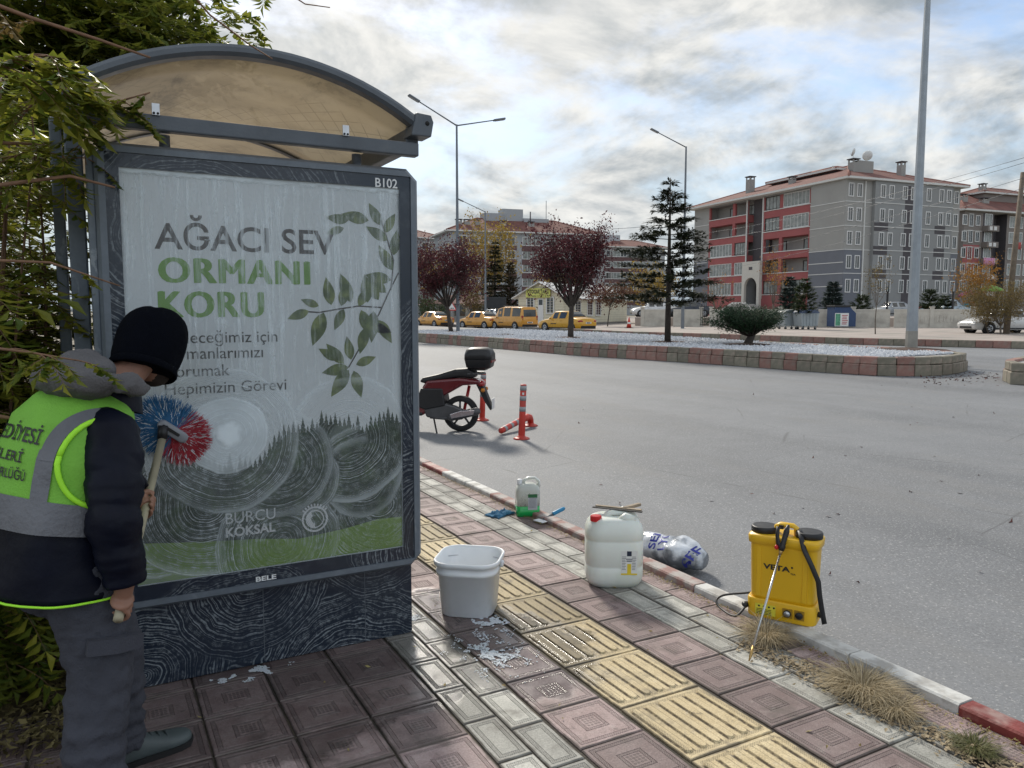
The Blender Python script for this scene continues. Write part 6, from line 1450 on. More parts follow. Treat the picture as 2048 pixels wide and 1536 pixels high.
# the thick octagonal post on the end of the median
pb = med(1822, 700); t = thing('lamp_post', 'thick galvanised octagonal lamp post at the end of the median', 'lamp post', pb)
b = MB(); b.tube([(0, 0, -.06), (0, 0, .55), (0, 0, .56)], [.172, .165, .165], 8, sm=False); b.build('base_sleeve', mat('concrete_grey_post', (.30, .29, .26), .8, var=.15, vs=5), t)
b = MB(); b.tube([(0, 0, .55), (0, 0, 1.0)], [.160, .158], 8, sm=False); b.build('lower_sleeve', m_galv, t)
b = MB(); b.tube([(0, 0, 1.0), (0, 0, 12.5)], [.150, .06], 8, sm=False); b.build('pole', m_galv, t)
b = MB(); b.tube([(0, 0, 12.4), (-1.8, -.6, 13.2)], [.05, .04], 6); a = b.build('arm', m_galv, t); b = MB(); b.bx(-2.4, -1.75, -.75, -.5, 13.15, 13.25); b.build('lamp_head', m_galv, a)
# leaning wooden utility pole and its wires
m_pole = mat('weathered_pole', (.15, .12, .09), .9, var=.25, vs=5, bump=.5, bs=20)
wb = ft(2012, 670, 44.); wt = atD(2046, 345, 44.)
t = thing('utility_pole', 'leaning weathered wooden utility pole at the right edge', 'utility pole', wb); b = MB(); b.tube([(0, 0, -.1), wt-wb], [.17, .12], 10); b.build('pole', m_pole, t)
for z in (.30, .34): b = MB(); b.tube([(wt-wb)*.93+Vector((0, 0, -z)), (wt-wb)*.93+Vector((.3, -.1, -z+.05))], .03, 6); b.build('insulator', m_wpl, t)
def wire(a, b_, sag, label, rr=.018):
    pts = [a.lerp(b_, k/24)-Vector((0, 0, sag*4*(k/24)*(1-k/24))) for k in range(25)]; mb = MB(); mb.tube(pts, rr, 5); tag(mb.build('overhead_wire', m_steel), label, 'wire', 'overhead wires')
for i, (x0, y0, x1, y1) in enumerate(((2060, 312, 1380, 470), (2060, 322, 1380, 486), (2060, 352, 1385, 520), (2060, 372, 1390, 548))):
    wire(atD(x0, y0, 40), atD(x1, y1, 78), .5, ('topmost', 'second', 'third', 'lowest')[i]+' overhead wire crossing the red-fronted block', .012)
wire(atD(1180, 458, 80), atD(1300, 452, 80), .1, 'thin wire between the purple tree and the cedar', .02)
# garden wall with pillars and relief panels
m_conc = mat('cast_concrete_wall', (.54, .51, .45), .85, var=.12, vs=2, bump=.15, bs=20, col2=(.43, .40, .35), c2s=1.2)
def gwall(px0, px1, D0, D1, label, hgt=1.45):
    a = ft(px0, 650, D0); b_ = ft(px1, 652, D1); d = (b_-a); L_ = d.length; w = thing('garden_wall', label, 'wall', a, math.atan2(d.y, d.x)); n = max(1, round(L_/2.5)); s_ = L_/n
    pm = MB(); pm.bx(0, s_-.28, -.06, .06, 0, hgt-.12); pm.bx(.0, s_-.28, -.10, .10, hgt-.12, hgt); pm.bx(0, s_-.28, -.11, .11, 0, .15); m1 = pm.mesh('wall_panel', m_conc)
    rm = MB()
    for k in range(9):
        x = .25+k*(s_-.8)/8
        rm.prism([(x+.10*math.cos(2*math.pi*j/10)*(1.3 if k % 2 else .8), .75+.33*math.sin(2*math.pi*j/10)) for j in range(10)], -.085, -.055)
    m2 = rm.mesh('relief', m_conc); pl_ = MB(); pl_.bx(-.14, .14, -.14, .14, 0, hgt+.12); pl_.bx(-.18, .18, -.18, .18, hgt+.12, hgt+.2); m3 = pl_.mesh('pillar', m_conc)
    for i in range(n+1):
        if i % 2 == 0 or i == n: o = bpy.data.objects.new('pillar', m3); COL.objects.link(o); o.parent = w; o.location = (i*s_, 0, 0)
        if i < n:
            o = bpy.data.objects.new('wall_panel', m1); COL.objects.link(o); o.parent = w; o.location = (i*s_+.14, 0, 0)
            o2 = bpy.data.objects.new('relief', m2); COL.objects.link(o2); o2.parent = o; stuff(o2)
gwall(1285, 1402, 66., 64.5, 'cast concrete garden wall left of the juniper bush'); gwall(1422, 1560, 64., 63., 'cast concrete garden wall hidden behind the juniper'); gwall(1560, 1945, 63., 58., 'long cast concrete garden wall behind the bins')
gt_ = ft(1412, 650, 64.3); t = thing('garden_gate', 'black iron gate between the two garden walls', 'gate', gt_, math.atan2(-.48, .88))
for k in range(7): b = MB(); b.tube([(-.45+.15*k, 0, .1), (-.45+.15*k, 0, 1.9+.1*math.sin(k*.5))], .02, 6); b.build('bar', m_blk, t)
for z in (.2, 1.7): b = MB(); b.tube([(-.5, 0, z), (.5, 0, z)], .025, 6); b.build('rail', m_blk, t)
for px_ in (1773, 1904): p = ft(px_, 640, 66.); t = MB(); t.bx(-.06, .06, -.06, .06, 0, 2.9); t.bx(-.09, .09, -.09, .09, 2.9, 2.96); tag(t.build('post', m_blk, loc=p), 'black square post behind the garden wall '+('left' if px_ < 1800 else 'right')+' of the big lamp post', 'post')
# waste containers
m_cont = mat('grey_container', (.30, .34, .36), .55, .2, var=.12, vs=3); m_lid = mat('container_dark_side', (.13, .16, .17), .55, var=.1)
def container(px, py, D, label, lidm):
    p = ft(px, py, D); t = thing('waste_container', label, 'waste bin', p, -YAW+.25, 'waste containers by the wall'); b = MB()
    b.prism([(-.62, .25), (.62, .25), (.72, 1.15), (-.72, 1.15)], -.5, .5); b.build('body', m_cont, t, bev=.02)
    for k in range(5): b = MB(); b.bx(-.5+.25*k-.03, -.5+.25*k+.03, -.53, -.5, .3, 1.1); b.build('rib', m_cont, t)
    b = MB(); b.rings([[(-.74+.0, y, 1.16), (.74, y, 1.16)] + [(.74*math.cos(rad(a)), y, 1.17+.24*math.sin(rad(a))) for a in range(15, 166, 25)] for y in (-.52, .52)], (True, True), 0, False); b.build('lid', lidm, t, fix=True)
    for x in (-.5, .5):
        for y in (-.38, .38): b = MB(); b.lathe([(.09, -.03), (.09, .03)], 12, M=TR(x, y, .09) @ Matrix.Rotation(rad(90), 4, 'X')); b.build('castor', m_dark, t); b = MB(); b.bx(x-.02, x+.02, y-.05, y+.05, .09, .27); b.build('castor_fork', m_galv, t)
container(1577, 656, 56., 'grey wheeled waste container, left of the pair', m_lid); container(1611, 657, 55., 'grey wheeled waste container with a blue lid corner, right of the pair', mat('blue_grey_lid', (.07, .10, .17), .5))
p = ft(1682, 652, 60.); t = thing('clothes_bank', 'blue and white donation container against the garden wall', 'clothes bank', p, -YAW+.1)
m_navyb = mat('navy_steel', (.02, .05, .13), .45, var=.15); b = MB(); b.prism([(-.85, .12), (.85, .12), (.85, 1.15), (.35, 1.6), (-.85, 1.6)], -.6, .6); b.build('body', m_navyb, t, bev=.02)
b = MB(); b.bx(-.84, .25, -.63, -.6, .15, 1.15); po_ = b.build('poster', m_paperw, t)
for i in range(6): b = MB(); b.bx(-.3+rv(0, .05), .18-rv(0, .1), -.64, -.63, .3+.13*i, .36+.13*i); b.build('poster_line', mat('poster_red', (.45, .09, .10), .6), po_)
b = MB(); b.bx(-.80, -.42, -.64, -.63, .2, 1.1); b.build('poster_panel', mat('poster_greenish', (.10, .32, .2), .6, var=.6, vs=9), po_)
b = MB(); b.bx(-.9, .35, -.66, .66, 1.6, 1.75); b.build('hatch', m_blk, t, bev=.02)
# warning sign by the lamp, dark board, kiosk, cone
p = ft(904, 640, 70.); t = thing('road_sign', 'red-bordered triangular warning sign beside the double lamp', 'road sign', p, -YAW); b = MB(); b.tube([(0, 0, 0), (0, 0, 2.3)], .035, 8); b.build('pole', m_galv, t)
tri = lambda s_, y0, y1: [(-s_, y0), (s_, y0), (0, y1)]
b = MB(); b.prism(tri(.48, 1.35, 2.2), -.06, -.04); f_ = b.build('border', mat('sign_red', (.5, .03, .03), .4), t); b = MB(); b.prism(tri(.33, 1.45, 2.03), -.066, -.06); pl_ = b.build('panel', m_paperw, f_)
b = MB(); b.prism([(-.2, 1.52), (.2, 1.52), (.12, 1.62), (.04, 1.55), (-.04, 1.62), (-.12, 1.55)], -.070, -.066); b.build('symbol', m_blk, t)
p = ft(992, 640, 80.); t = thing('notice_board', 'dark notice board on posts between the taxis and the hut', 'notice board', p, -YAW); b = MB(); b.bx(-1.05, 1.05, -.06, .06, 1.6, 2.75); b.build('board', mat('board_dark', (.015, .018, .022), .4), t)
for x in (-.9, .9): b = MB(); b.bx(x-.05, x+.05, -.05, .05, 0, 1.6); b.build('leg', m_galv, t)
p = ft(940, 642, 96.); t = thing('kiosk', 'low pavilion with a red-brown roof behind the yellow cars', 'kiosk', p, -YAW); b = MB(); b.bx(-4.2, 3.6, 0, 4, 0, 2.2); b.build('wall', mat('kiosk_wall', (.30, .29, .27), .8), t)
b = MB(); b.rings([[(-4.8, -.8, 2.2), (4.2, -.8, 2.2), (4.2, 4.6, 2.2), (-4.8, 4.6, 2.2)], [(-3, 1.5, 3.3), (2.4, 1.5, 3.3), (2.4, 2.3, 3.3), (-3, 2.3, 3.3)]], (True, True), 0, False); b.build('roof', mat('kiosk_roof', (.17, .085, .075), .8, var=.15), t)
for k in range(4): b = MB(); b.bx(-3.8+1.9*k, -2.5+1.9*k, -.04, 0, .7, 1.9); b.build('window', m_wglass, t)
p = ft(1258, 650, 60.); t = thing('traffic_cone', 'red and white traffic cone beside the taxi office', 'traffic cone', p); b = MB(); b.lathe([(.20, .03), (.03, .85)], 16); b.build('cone', m_orange, t); b = MB(); b.bx(-.25, .25, -.25, .25, 0, .03); b.build('foot', m_dark, t); b = MB(); b.lathe([(.138, .32), (.104, .48)], 16, cap=(False, False)); b.build('band', m_paperw, t, solid=.005)
# climbing tower in the play area
p = ft(1945, 640, 92.); t = thing('play_tower', 'playground tower with pink and green canopies and a tube slide', 'play tower', p, -YAW)
for i, (x, z, R_, c_) in enumerate(((-.4, 3.0, 1.35, (.50, .12, .28)), (1.9, 3.6, 1.5, (.16, .38, .05)))):
    b = MB(); b.lathe([(R_, z), (R_*.85, z+.3), (R_*.4, z+.62), (.05, z+.75)], 14, (x, 0, 0)); b.build('canopy', mat('canopy', c_, .5), t)
    for s1 in (-1, 1): b = MB(); b.tube([(x+s1*R_*.75, 0, 0), (x+s1*R_*.75, 0, z)], .07, 8); b.build('post', m_galv, t)
    b = MB(); b.bx(x-R_*.75, x+R_*.75, -.6, .6, 1.2, 1.35); b.build('deck', mat('deck_yellow', (.45, .28, .04), .5), t)
b = MB(); b.tube([(-.8, -.4, 1.9), (-1.8, -.6, 1.5), (-2.6, -.7, .8), (-3.3, -.7, .6)], .42, 12, cap=False); b.build('tube_slide', mat('slide_teal', (.03, .20, .26), .4), t); b = MB(); b.tube([(-.3, -.4, 2.0), (-.8, -.4, 1.9)], .44, 12, cap=False); b.build('slide_collar', m_orange, t)
# ================================================================== vehicles
m_tyre = mat('tyre_rubber', (.018, .018, .019), .8, var=.2, vs=10); m_rim = mat('alloy', (.42, .43, .45), .35, .7, var=.05)
m_cglass = mat('car_glass', (.018, .022, .024), .05, spec=.8, var=.1); m_tail = mat('tail_lamp', (.32, .01, .012), .2, coat=.5); m_head = mat('head_lamp', (.55, .57, .58), .12, coat=.5)
def paint(name, c_): return mat(name, c_, .3, .1, var=.03, vs=2, coat=.6)
m_tx = paint('taxi_yellow', (.62, .32, .01)); m_tx2 = paint('taxi_amber', (.62, .29, .035)); m_cw = paint('car_white', (.62, .62, .61)); m_cs = paint('car_silver', (.34, .36, .38)); m_cb = paint('car_pale_blue', (.36, .44, .50)); m_cd = paint('car_dark', (.03, .035, .045))
def car(name, label, pos, heading, pm, kind='sedan', L_=4.4, W_=1.74, Hh=1.46, group=None, taxi=False, cat='car', rack=False):
    "loft of cross sections along x (front = +x); the faces over the belt line become glass"
    t = thing(name, label, cat, pos, heading, group); hw = W_/2; hl = L_/2
    if kind == 'sedan':   # x, sill z, belt z, top z, top half-width factor
        S = [(-hl, .38, .78, .86, .80), (-hl+.06, .26, .86, .96, .86), (-hl+.45, .22, .93, 1.02, .86), (-hl+.85, .22, .94, 1.05, .84), (-hl+1.45, .22, .93, Hh-.02, .66), (-.05, .22, .92, Hh, .68), (.06, .22, .92, Hh, .68), (.62, .22, .91, Hh-.03, .67), (hl-1.25, .22, .90, .99, .84), (hl-.45, .22, .78, .86, .84), (hl-.07, .26, .64, .72, .78), (hl, .36, .58, .64, .70)]; win = [(3, 4, 'r'), (4, 5, 's'), (6, 7, 's'), (7, 8, 'f')]
    elif kind == 'van':
        S = [(-hl, .42, .95, 1.02, .90), (-hl+.05, .26, 1.0, Hh-.22, .80), (-hl+.16, .22, 1.02, Hh-.04, .78), (-hl+1.30, .22, 1.02, Hh, .80), (-hl+1.42, .22, 1.02, Hh, .80), (-.02+.2, .22, 1.02, Hh, .80), (.10+.2, .22, 1.0, Hh, .80), (.95, .22, .98, Hh-.10, .78), (hl-.85, .22, .96, 1.05, .84), (hl-.35, .22, .88, .96, .82), (hl-.05, .26, .70, .78, .76), (hl, .38, .62, .68, .70)]; win = [(2, 3, 's'), (4, 5, 's'), (6, 7, 's'), (7, 8, 'f')]
    else:                 # pickup with a short cab
        S = [(-hl, .42, .80, .86, .95), (-hl+.05, .28, .88, .90, .95), (-.75, .24, .92, .94, .95), (-.7, .24, .95, 1.1, .85), (-.55, .22, .96, Hh, .74), (.1, .22, .96, Hh, .74), (.15, .22, .96, Hh, .74), (.55, .22, .95, Hh-.03, .73), (hl-1.1, .22, .92, 1.0, .84), (hl-.4, .22, .80, .88, .84), (hl-.06, .26, .66, .74, .78), (hl, .38, .60, .66, .7)]; win = [(3, 4, 'r'), (4, 5, 's'), (6, 7, 's'), (7, 8, 'f')]
    rs = []
    for x, zs, zb_, zt, wf in S:
        e = 1-.10*max(0, (abs(x)-hl+.5)/.5)**2; w = hw*e
        rs.append([(x, -w*.90, zs), (x, -w*.985, zs+.16), (x, -w, zs+(zb_-zs)*.6), (x, -w*.95, zb_), (x, -w*wf, zt-.05), (x, -w*wf*.72, zt), (x, w*wf*.72, zt), (x, w*wf, zt-.05), (x, w*.95, zb_), (x, w, zs+(zb_-zs)*.6), (x, w*.985, zs+.16), (x, w*.90, zs)])
    b = MB(); b.rings(rs, (True, True), 0, True); body = b.build('body', pm, t, bev=.012, seg=2)
    def face(i, j, ks, shrink):
        q_ = [Vector(rs[i][ks[0]]), Vector(rs[j][ks[0]]), Vector(rs[j][ks[1]]), Vector(rs[i][ks[1]])]; c_ = sum(q_, Vector())/4; nrm_ = (q_[1]-q_[0]).cross(q_[3]-q_[0]).normalized()
        if nrm_.dot(c_-Vector((c_.x*.9, 0, .7))) < 0: nrm_ = -nrm_
        return [c_+(p-c_)*shrink+nrm_*.006 for p in q_]
    for i, j, kd in win:
        for ks in (((3, 4), (8, 7)) if kd == 's' else ((5, 6),)):
            q_ = face(i, j, ks, .86 if kd == 's' else .93)
            b = MB(); b.add(q_, [(0, 1, 2, 3)])
            if kd != 's':
                b = MB(); up_ = Vector((.5 if kd == 'f' else -.5, 0, .85))*.016; rows_ = []
                for u in (.07, .93): rows_.append([Vector(rs[i][n_]).lerp(Vector(rs[j][n_]), u)*1.0+up_ for n_ in (4, 5, 6, 7)])
                for q2 in rows_:
                    for n_, (e0, e1) in ((0, (0, 1)), (3, (3, 2))): q2[n_] = q2[e0].lerp(q2[e1], .22)
                b.rings(rows_, (False, False), 0, True, None, False)
            b.build('windscreen' if kd == 'f' else 'rear_window' if kd == 'r' else 'side_window', m_cglass, t, solid=.008)
    if kind == 'van': b = MB(); b.prism([(-hl-.012, 1.05), (-hl+.02, 1.05), (-hl+.075, Hh-.24), (-hl+.030, Hh-.24)], -hw*.68, hw*.68); b.build('rear_window', m_cglass, t, bev=.01)
    xr = (-hl+.82, hl-.86)
    for x in xr:
        for s_ in (-1, 1):
            M_ = TR(x, s_*(hw-.09), .31) @ Matrix.Rotation(rad(90), 4, 'X')
            b = MB(); b.lathe([(.375, -.095), (.375, .095)], 26, M=M_); b.build('wheel_arch', m_dark, t)
            b = MB(); b.lathe([(.20, -.10), (.29, -.105), (.31, -.08), (.31, .08), (.29, .105), (.20, .10)], 26, M=M_); wl = b.build('tyre', m_tyre, t)
            b = MB(); b.lathe([(.205, -.102), (.18, -.112), (.10, -.098), (.05, -.112), (.05, .112), (.10, .098), (.18, .112), (.205, .102)], 20, M=M_); b.build('rim', m_rim, wl)
            for k in range(5):
                a = 2*math.pi*k/5; b = MB(); b.lathe([(.035, -.114), (.035, .114)], 8, (.125*math.cos(a), .125*math.sin(a), 0), M=M_); b.build('rim_hole', m_dark, wl)
    for s_ in (-1, 1):
        zt = .76 if kind == 'sedan' else .85
        if kind == 'van': b = MB(); b.bx(-hl+.0, -hl+.10, s_*hw*.80-.07, s_*hw*.80+.07, .78, 1.12)
        else: b = MB(); b.ell((-hl+.13, s_*hw*.74, zt+.02), (.17, .22, .095), 12, 8)
        b.build('tail_light', m_tail, t); b = MB(); b.ell((hl-.16, s_*hw*.70, .63), (.16, .17, .07), 12, 8); b.build('headlight', m_head, t)
        b = MB(); b.ell((.72 if kind != 'van' else 1.05, s_*(hw+.06), .97), (.06, .10, .065), 10, 7); b.build('mirror', pm, t)
        for x in (-.35, .55): b = MB(); b.bx(x-.09, x+.09, s_*hw-.008, s_*hw+.014, .80, .825); b.build('door_handle', pm, t)
        b = MB(); b.bx(xr[0]+.4, xr[1]-.4, s_*(hw*.985)-.01, s_*(hw*.985)+.012, .27, .33); b.build('sill', m_dark, t)
    b = MB(); b.bx(-hl-.015, -hl+.08, -hw*.82, hw*.82, .26, .46); b.build('rear_bumper', m_dark if taxi else pm, t, bev=.02); b = MB(); b.bx(hl-.1, hl+.01, -hw*.6, hw*.6, .30, .44); b.build('grille', m_dark, t, bev=.02)
    zp = .66 if kind == 'sedan' else .60
    b = MB(); b.bx(-hl-.022, -hl-.008 if kind != 'sedan' else -hl+.03, -.26, .26, zp-.055, zp+.055); pl_ = b.build('number_plate', m_paperw, t)
    b = MB(); b.bx(-hl-.025, -hl-.023, -.18, .20, zp-.03, zp+.03); b.build('plate_characters', m_blk, pl_)
    if taxi:
        for s_ in (-1, 1):
            b = MB(); b.bx(.15, .75, s_*(hw+.002), s_*(hw+.006), .56, .62); b.build('door_stripe', m_blk, t)
    if rack:
        for s_ in (-1, 1): b = MB(); b.tube([(-1.7, s_*hw*.68, Hh-.02), (-1.6, s_*hw*.68, Hh+.06), (.4, s_*hw*.68, Hh+.07), (.5, s_*hw*.68, Hh)], .025, 6); b.build('roof_rail', m_dark, t)
    return t
def onr(px, py): p = gp(px, py); return Vector((p.x, p.y, gz(p.x)+.002))
TG = 'taxis waiting by the far kerb'
hd = rad(90)+.1
# headings: parked along the far kerb, tails towards us
p4 = onr(1142, 664); car('taxi', 'yellow saloon taxi parked in front of the taxi office, nearest of the rank', Vector((p4.x, p4.y+.6, p4.z)), rad(100), m_tx, 'sedan', 4.5, 1.73, 1.49, TG, True, 'taxi')
p3 = onr(1026, 659.5); car('taxi', 'tall amber van taxi with a roof rack', p3, rad(98), m_tx2, 'van', 4.4, 1.76, 1.83, TG, True, 'taxi', True)
p2 = onr(962, 658); car('taxi', 'amber saloon taxi just left of the van taxi', p2, rad(104), m_tx2, 'sedan', 4.5, 1.75, 1.46, TG, True, 'taxi')
p1 = onr(868, 654.5); car('taxi', 'amber saloon taxi at the far left end of the rank', p1, rad(100), m_tx2, 'sedan', 4.4, 1.74, 1.46, TG, True, 'taxi')
PC = 'cars parked beyond the wall'
car('parked_car', 'white saloon parked under the tamarisk at the right edge', ft(2003, 667, 46.), rad(180-24), m_cw, 'sedan', 4.5, 1.76, 1.42)
lot = [ft(1270, 640, 68.5), ft(1960, 640, 60.5), ft(1990, 640, 90), ft(1270, 640, 90)]
b = MB(); b.rings([[(p.x, p.y, .1) for p in lot], [(p.x, p.y, 1.0) for p in lot]], (False, True), 0, False); struct(b.build('car_park', m_pave))
def lotp(px, D): p = ft(px, 640, D); return Vector((p.x, p.y, 1.002))
car('parked_car', 'silver saloon roof showing over the garden wall', lotp(1786, 76.), rad(180-20), m_cs, 'sedan', 4.4, 1.74, 1.44, PC)
car('parked_car', 'pale blue pickup over the garden wall by the slide', lotp(1892, 74.), rad(-24), m_cb, 'pickup', 4.6, 1.72, 1.62, PC, cat='pickup')
car('parked_car', 'white car with a dark windscreen behind the left garden wall', lotp(1308, 74.), rad(180-30), m_cw, 'sedan', 4.4, 1.74, 1.44, PC)
car('parked_car', 'white hatchback glimpsed between the amber taxis', ft(990, 648, 76.), rad(100), m_cw, 'sedan', 4.0, 1.7, 1.5, PC)
car('parked_car', 'dark car at the gap by the iron gate', lotp(1376, 73.), rad(150), m_cd, 'sedan', 4.3, 1.72, 1.44, PC)
# ------------------------------------------------------------------ scooter
m_scr = paint('scooter_dark_red', (.12, .008, .014)); m_seat = mat('seat_vinyl', (.012, .012, .014), .55, var=.1, vs=20, bump=.1, bs=120); m_eng = mat('engine_grey', (.10, .10, .105), .45, .5, var=.2, vs=10); m_chr = mat('exhaust_shield', (.55, .52, .55), .25, .9, var=.1)
rw = gp(922, 862); hx = Vector((-.80, .60, 0)).normalized(); ang = math.atan2(hx.y, hx.x)
sc_ = thing('scooter', 'dark red scooter with a black top box parked behind the panel', 'scooter', Vector((rw.x, rw.y, gz(rw.x))), ang)
def wheel(x, R_, w):
    M_ = TR(x, 0, R_) @ Matrix.Rotation(rad(90), 4, 'X'); b = MB(); b.lathe([(R_*.74, -w*.8), (R_*.93, -w), (R_, -w*.45), (R_, w*.45), (R_*.93, w), (R_*.74, w*.8)], 36, M=M_, cap=(False, False)); ty = b.build('tyre', m_tyre, sc_)
    b = MB(); b.lathe([(R_*.76, -w*.7), (R_*.68, -w*.6), (R_*.68, w*.6), (R_*.76, w*.7)], 36, M=M_, cap=(False, False)); rm_ = b.build('rim', m_eng, ty); b = MB(); b.lathe([(.05, -.06), (.05, .06)], 16, M=M_); b.build('hub', m_eng, ty)
    for k in range(5):
        a = 2*math.pi*k/5; b = MB(); b.tube([M_ @ Vector((.04*math.cos(a), .04*math.sin(a), 0)), M_ @ Vector((R_*.7*math.cos(a+.25), R_*.7*math.sin(a+.25), 0))], [.018, .014], 6); b.build('spoke', m_eng, ty)
wheel(0, .245, .055); wheel(1.30, .255, .05)
b = MB(); b.prism([(-.30, .66), (-.05, .64), (.25, .47), (.42, .30), (.50, .22), (.98, .22), (.98, .34), (.62, .36), (.50, .62), (.45, .70), (.0, .74), (-.28, .72)], -.145, .145); b.build('rear_body', m_scr, sc_, bev=.05, seg=3)
b = MB(); b.prism([(.18, .36), (.46, .30), (.62, .36), (.52, .60), (.22, .60)], -.160, .160); b.build('side_panel', m_blk, sc_, bev=.02)
b = MB(); b.prism([(-.22, .735), (.0, .75), (.30, .70), (.48, .66), (.56, .68), (.50, .74), (.28, .79), (.06, .86), (-.14, .875), (-.22, .83)], -.135, .135); b.build('seat', m_seat, sc_, bev=.05, seg=3)
b = MB(); b.tube([(-.12, -.13, .80), (-.30, -.10, .80), (-.34, 0, .80), (-.30, .10, .80), (-.12, .13, .80)], .014, 8); b.build('grab_rail', m_eng, sc_)
b = MB(); b.bx(-.36, -.12, -.10, .10, .845, .865); b.build('box_rack', m_blk, sc_)
def bxr(s, x, z, r_): return [(x+px_*1., py_, z) for px_, py_ in rrect(s[0], s[1], r_, 5)]
b = MB(); b.rings([bxr((.26, .30), -.27, .865, .06), bxr((.33, .38), -.27, .89, .07), bxr((.37, .43), -.27, .985, .08), bxr((.372, .432), -.27, .99, .08)], (True, True)); tb_ = b.build('top_box', m_blk, sc_)
b = MB(); b.rings([bxr((.376, .436), -.27, .993, .08), bxr((.375, .435), -.27, 1.06, .09), bxr((.33, .39), -.265, 1.125, .10), bxr((.22, .28), -.26, 1.15, .09)], (True, True)); b.build('top_box_lid', m_blk, tb_)
b = MB(); b.bx(-.46, -.445, -.16, .16, .955, .985); b.build('reflector', mat('red_reflector', (.2, .01, .01), .3), tb_)
b = MB(); b.prism([(-.30, .70), (-.20, .70), (-.34, .42), (-.42, .30), (-.45, .32)], -.07, .07); b.build('rear_fender', m_blk, sc_, bev=.01); b = MB(); b.bx(-.455, -.445, -.08, .08, .32, .46, M=TR(0, 0, 0)); b.build('number_plate', m_paperw, sc_)
b = MB(); b.ell((-.29, 0, .66), (.06, .12, .05), 12, 8); b.build('tail_light', m_tail, sc_)
for s_ in (-1, 1): b = MB(); b.ell((-.33, s_*.12, .58), (.03, .045, .03), 10, 7); b.build('indicator', mat('amber_lens', (.5, .18, .01), .3), sc_)
b = MB(); b.prism([(-.06, .18), (.10, .16), (.45, .20), (.50, .34), (.30, .42), (.05, .36), (-.08, .30)], .05, .15); b.build('engine_case', m_eng, sc_, bev=.02)
b = MB(); b.tube([(.40, .12, .20), (.20, .15, .19), (.12, .16, .20)], .02, 8); b.tube([(.14, .165, .20), (.10, .17, .21), (-.26, .18, .30), (-.30, .18, .31)], [.03, .052, .055, .03], 14); b.build('exhaust', m_eng, sc_)
b = MB(); b.prism([(.08, .20), (-.22, .26), (-.24, .32), (-.05, .31), (.10, .26)], .232, .245); b.build('heat_shield', m_chr, sc_, bev=.008)
b = MB(); b.tube([(-.02, -.10, .25), (-.10, -.10, .62)], .022, 10); b.build('shock_absorber', m_redp, sc_)
b = MB(); b.bx(.50, 1.0, -.16, .16, .22, .27); b.build('foot_board', m_blk, sc_, bev=.02)
b = MB(); b.prism([(.96, .22), (1.04, .22), (1.10, .62), (1.02, .98), (.94, .98), (1.0, .60)], -.2, .2); b.build('leg_shield', m_scr, sc_, bev=.04, seg=3)
for s_ in (-1, 1): b = MB(); b.tube([(1.30, s_*.07, .255), (1.06, s_*.07, .85)], .022, 8); b.build('fork_leg', m_eng, sc_)
b = MB(); b.ell((.98, 0, 1.02), (.12, .13, .09), 14, 9); b.build('handlebar_cowl', m_scr, sc_); b = MB(); b.tube([(.88, -.36, 1.05), (.98, -.1, 1.03), (.98, .1, 1.03), (.88, .36, 1.05)], .016, 8); b.build('handlebar', m_blk, sc_)
for s_ in (-1, 1): b = MB(); b.ell((.93, s_*.33, 1.24), (.02, .07, .045), 10, 7); b.tube([(.93, s_*.26, 1.05), (.93, s_*.31, 1.2)], .008, 6); b.build('mirror', m_blk, sc_)
b = MB(); b.ell((1.09, 0, .80), (.05, .10, .07), 12, 8); b.build('headlight', m_head, sc_); b = MB(); b.tube([(1.12, 0, .50), (1.28, 0, .545), (1.45, 0, .50)], [.05, .075, .06], 10, sq=(1, .35)); b.build('front_fender', m_scr, sc_)
b = MB(); b.tube([(.36, .1, .20), (.30, .2, .04), (.28, .24, .0)], .012, 6); b.build('side_stand', m_blk, sc_)
# ================================================================== the worker and his brush
m_skin = mat('skin', (.30, .155, .105), .55, var=.12, vs=14, bump=.1, bs=140, sss=.06)
m_navyj = mat('navy_puffer_nylon', (.003, .0045, .013), .5, var=.3, vs=9, bump=.25, bs=26, spec=.18)
m_beanie = mat('black_knit', (.002, .0028, .006), .95, var=.2, vs=40, bump=.5, bs=260, spec=.08)
m_hood = mat('grey_fleece', (.115, .112, .118), .95, var=.15, vs=9, bump=.5, bs=160)
m_hiviz = mat('hi_viz_green', (.20, .50, .055), .75, var=.1, vs=8, bump=.25, bs=150)
m_hivizb = mat('hi_viz_piping', (.42, .95, .04), .6, var=.05, vs=8)
m_tape = mat('reflective_tape', (.145, .15, .17), .5, .1, var=.14, vs=7, bump=.3, bs=70)
m_trou = mat('grey_work_trousers', (.046, .049, .064), .9, var=.2, vs=6, bump=.4, bs=170)
m_shoe = mat('grey_green_rubber', (.075, .095, .098), .55, var=.15, vs=12, bump=.1, bs=70)
m_maroon = mat('maroon_lining', (.11, .045, .05), .85, var=.15)
m_beard = mat('dark_beard', (.03, .02, .016), .9, var=.3, vs=60)
fdir = Vector((.905, .425, 0)).normalized(); rdr = Vector((fdir.y, -fdir.x, 0)); UP = Vector((0, 0, 1))
wk = thing('person', 'worker in a black beanie and hi-viz vest scrubbing the poster with a long brush', 'person', (-.06, 2.74, 0)); W0_ = Vector(wk.location)
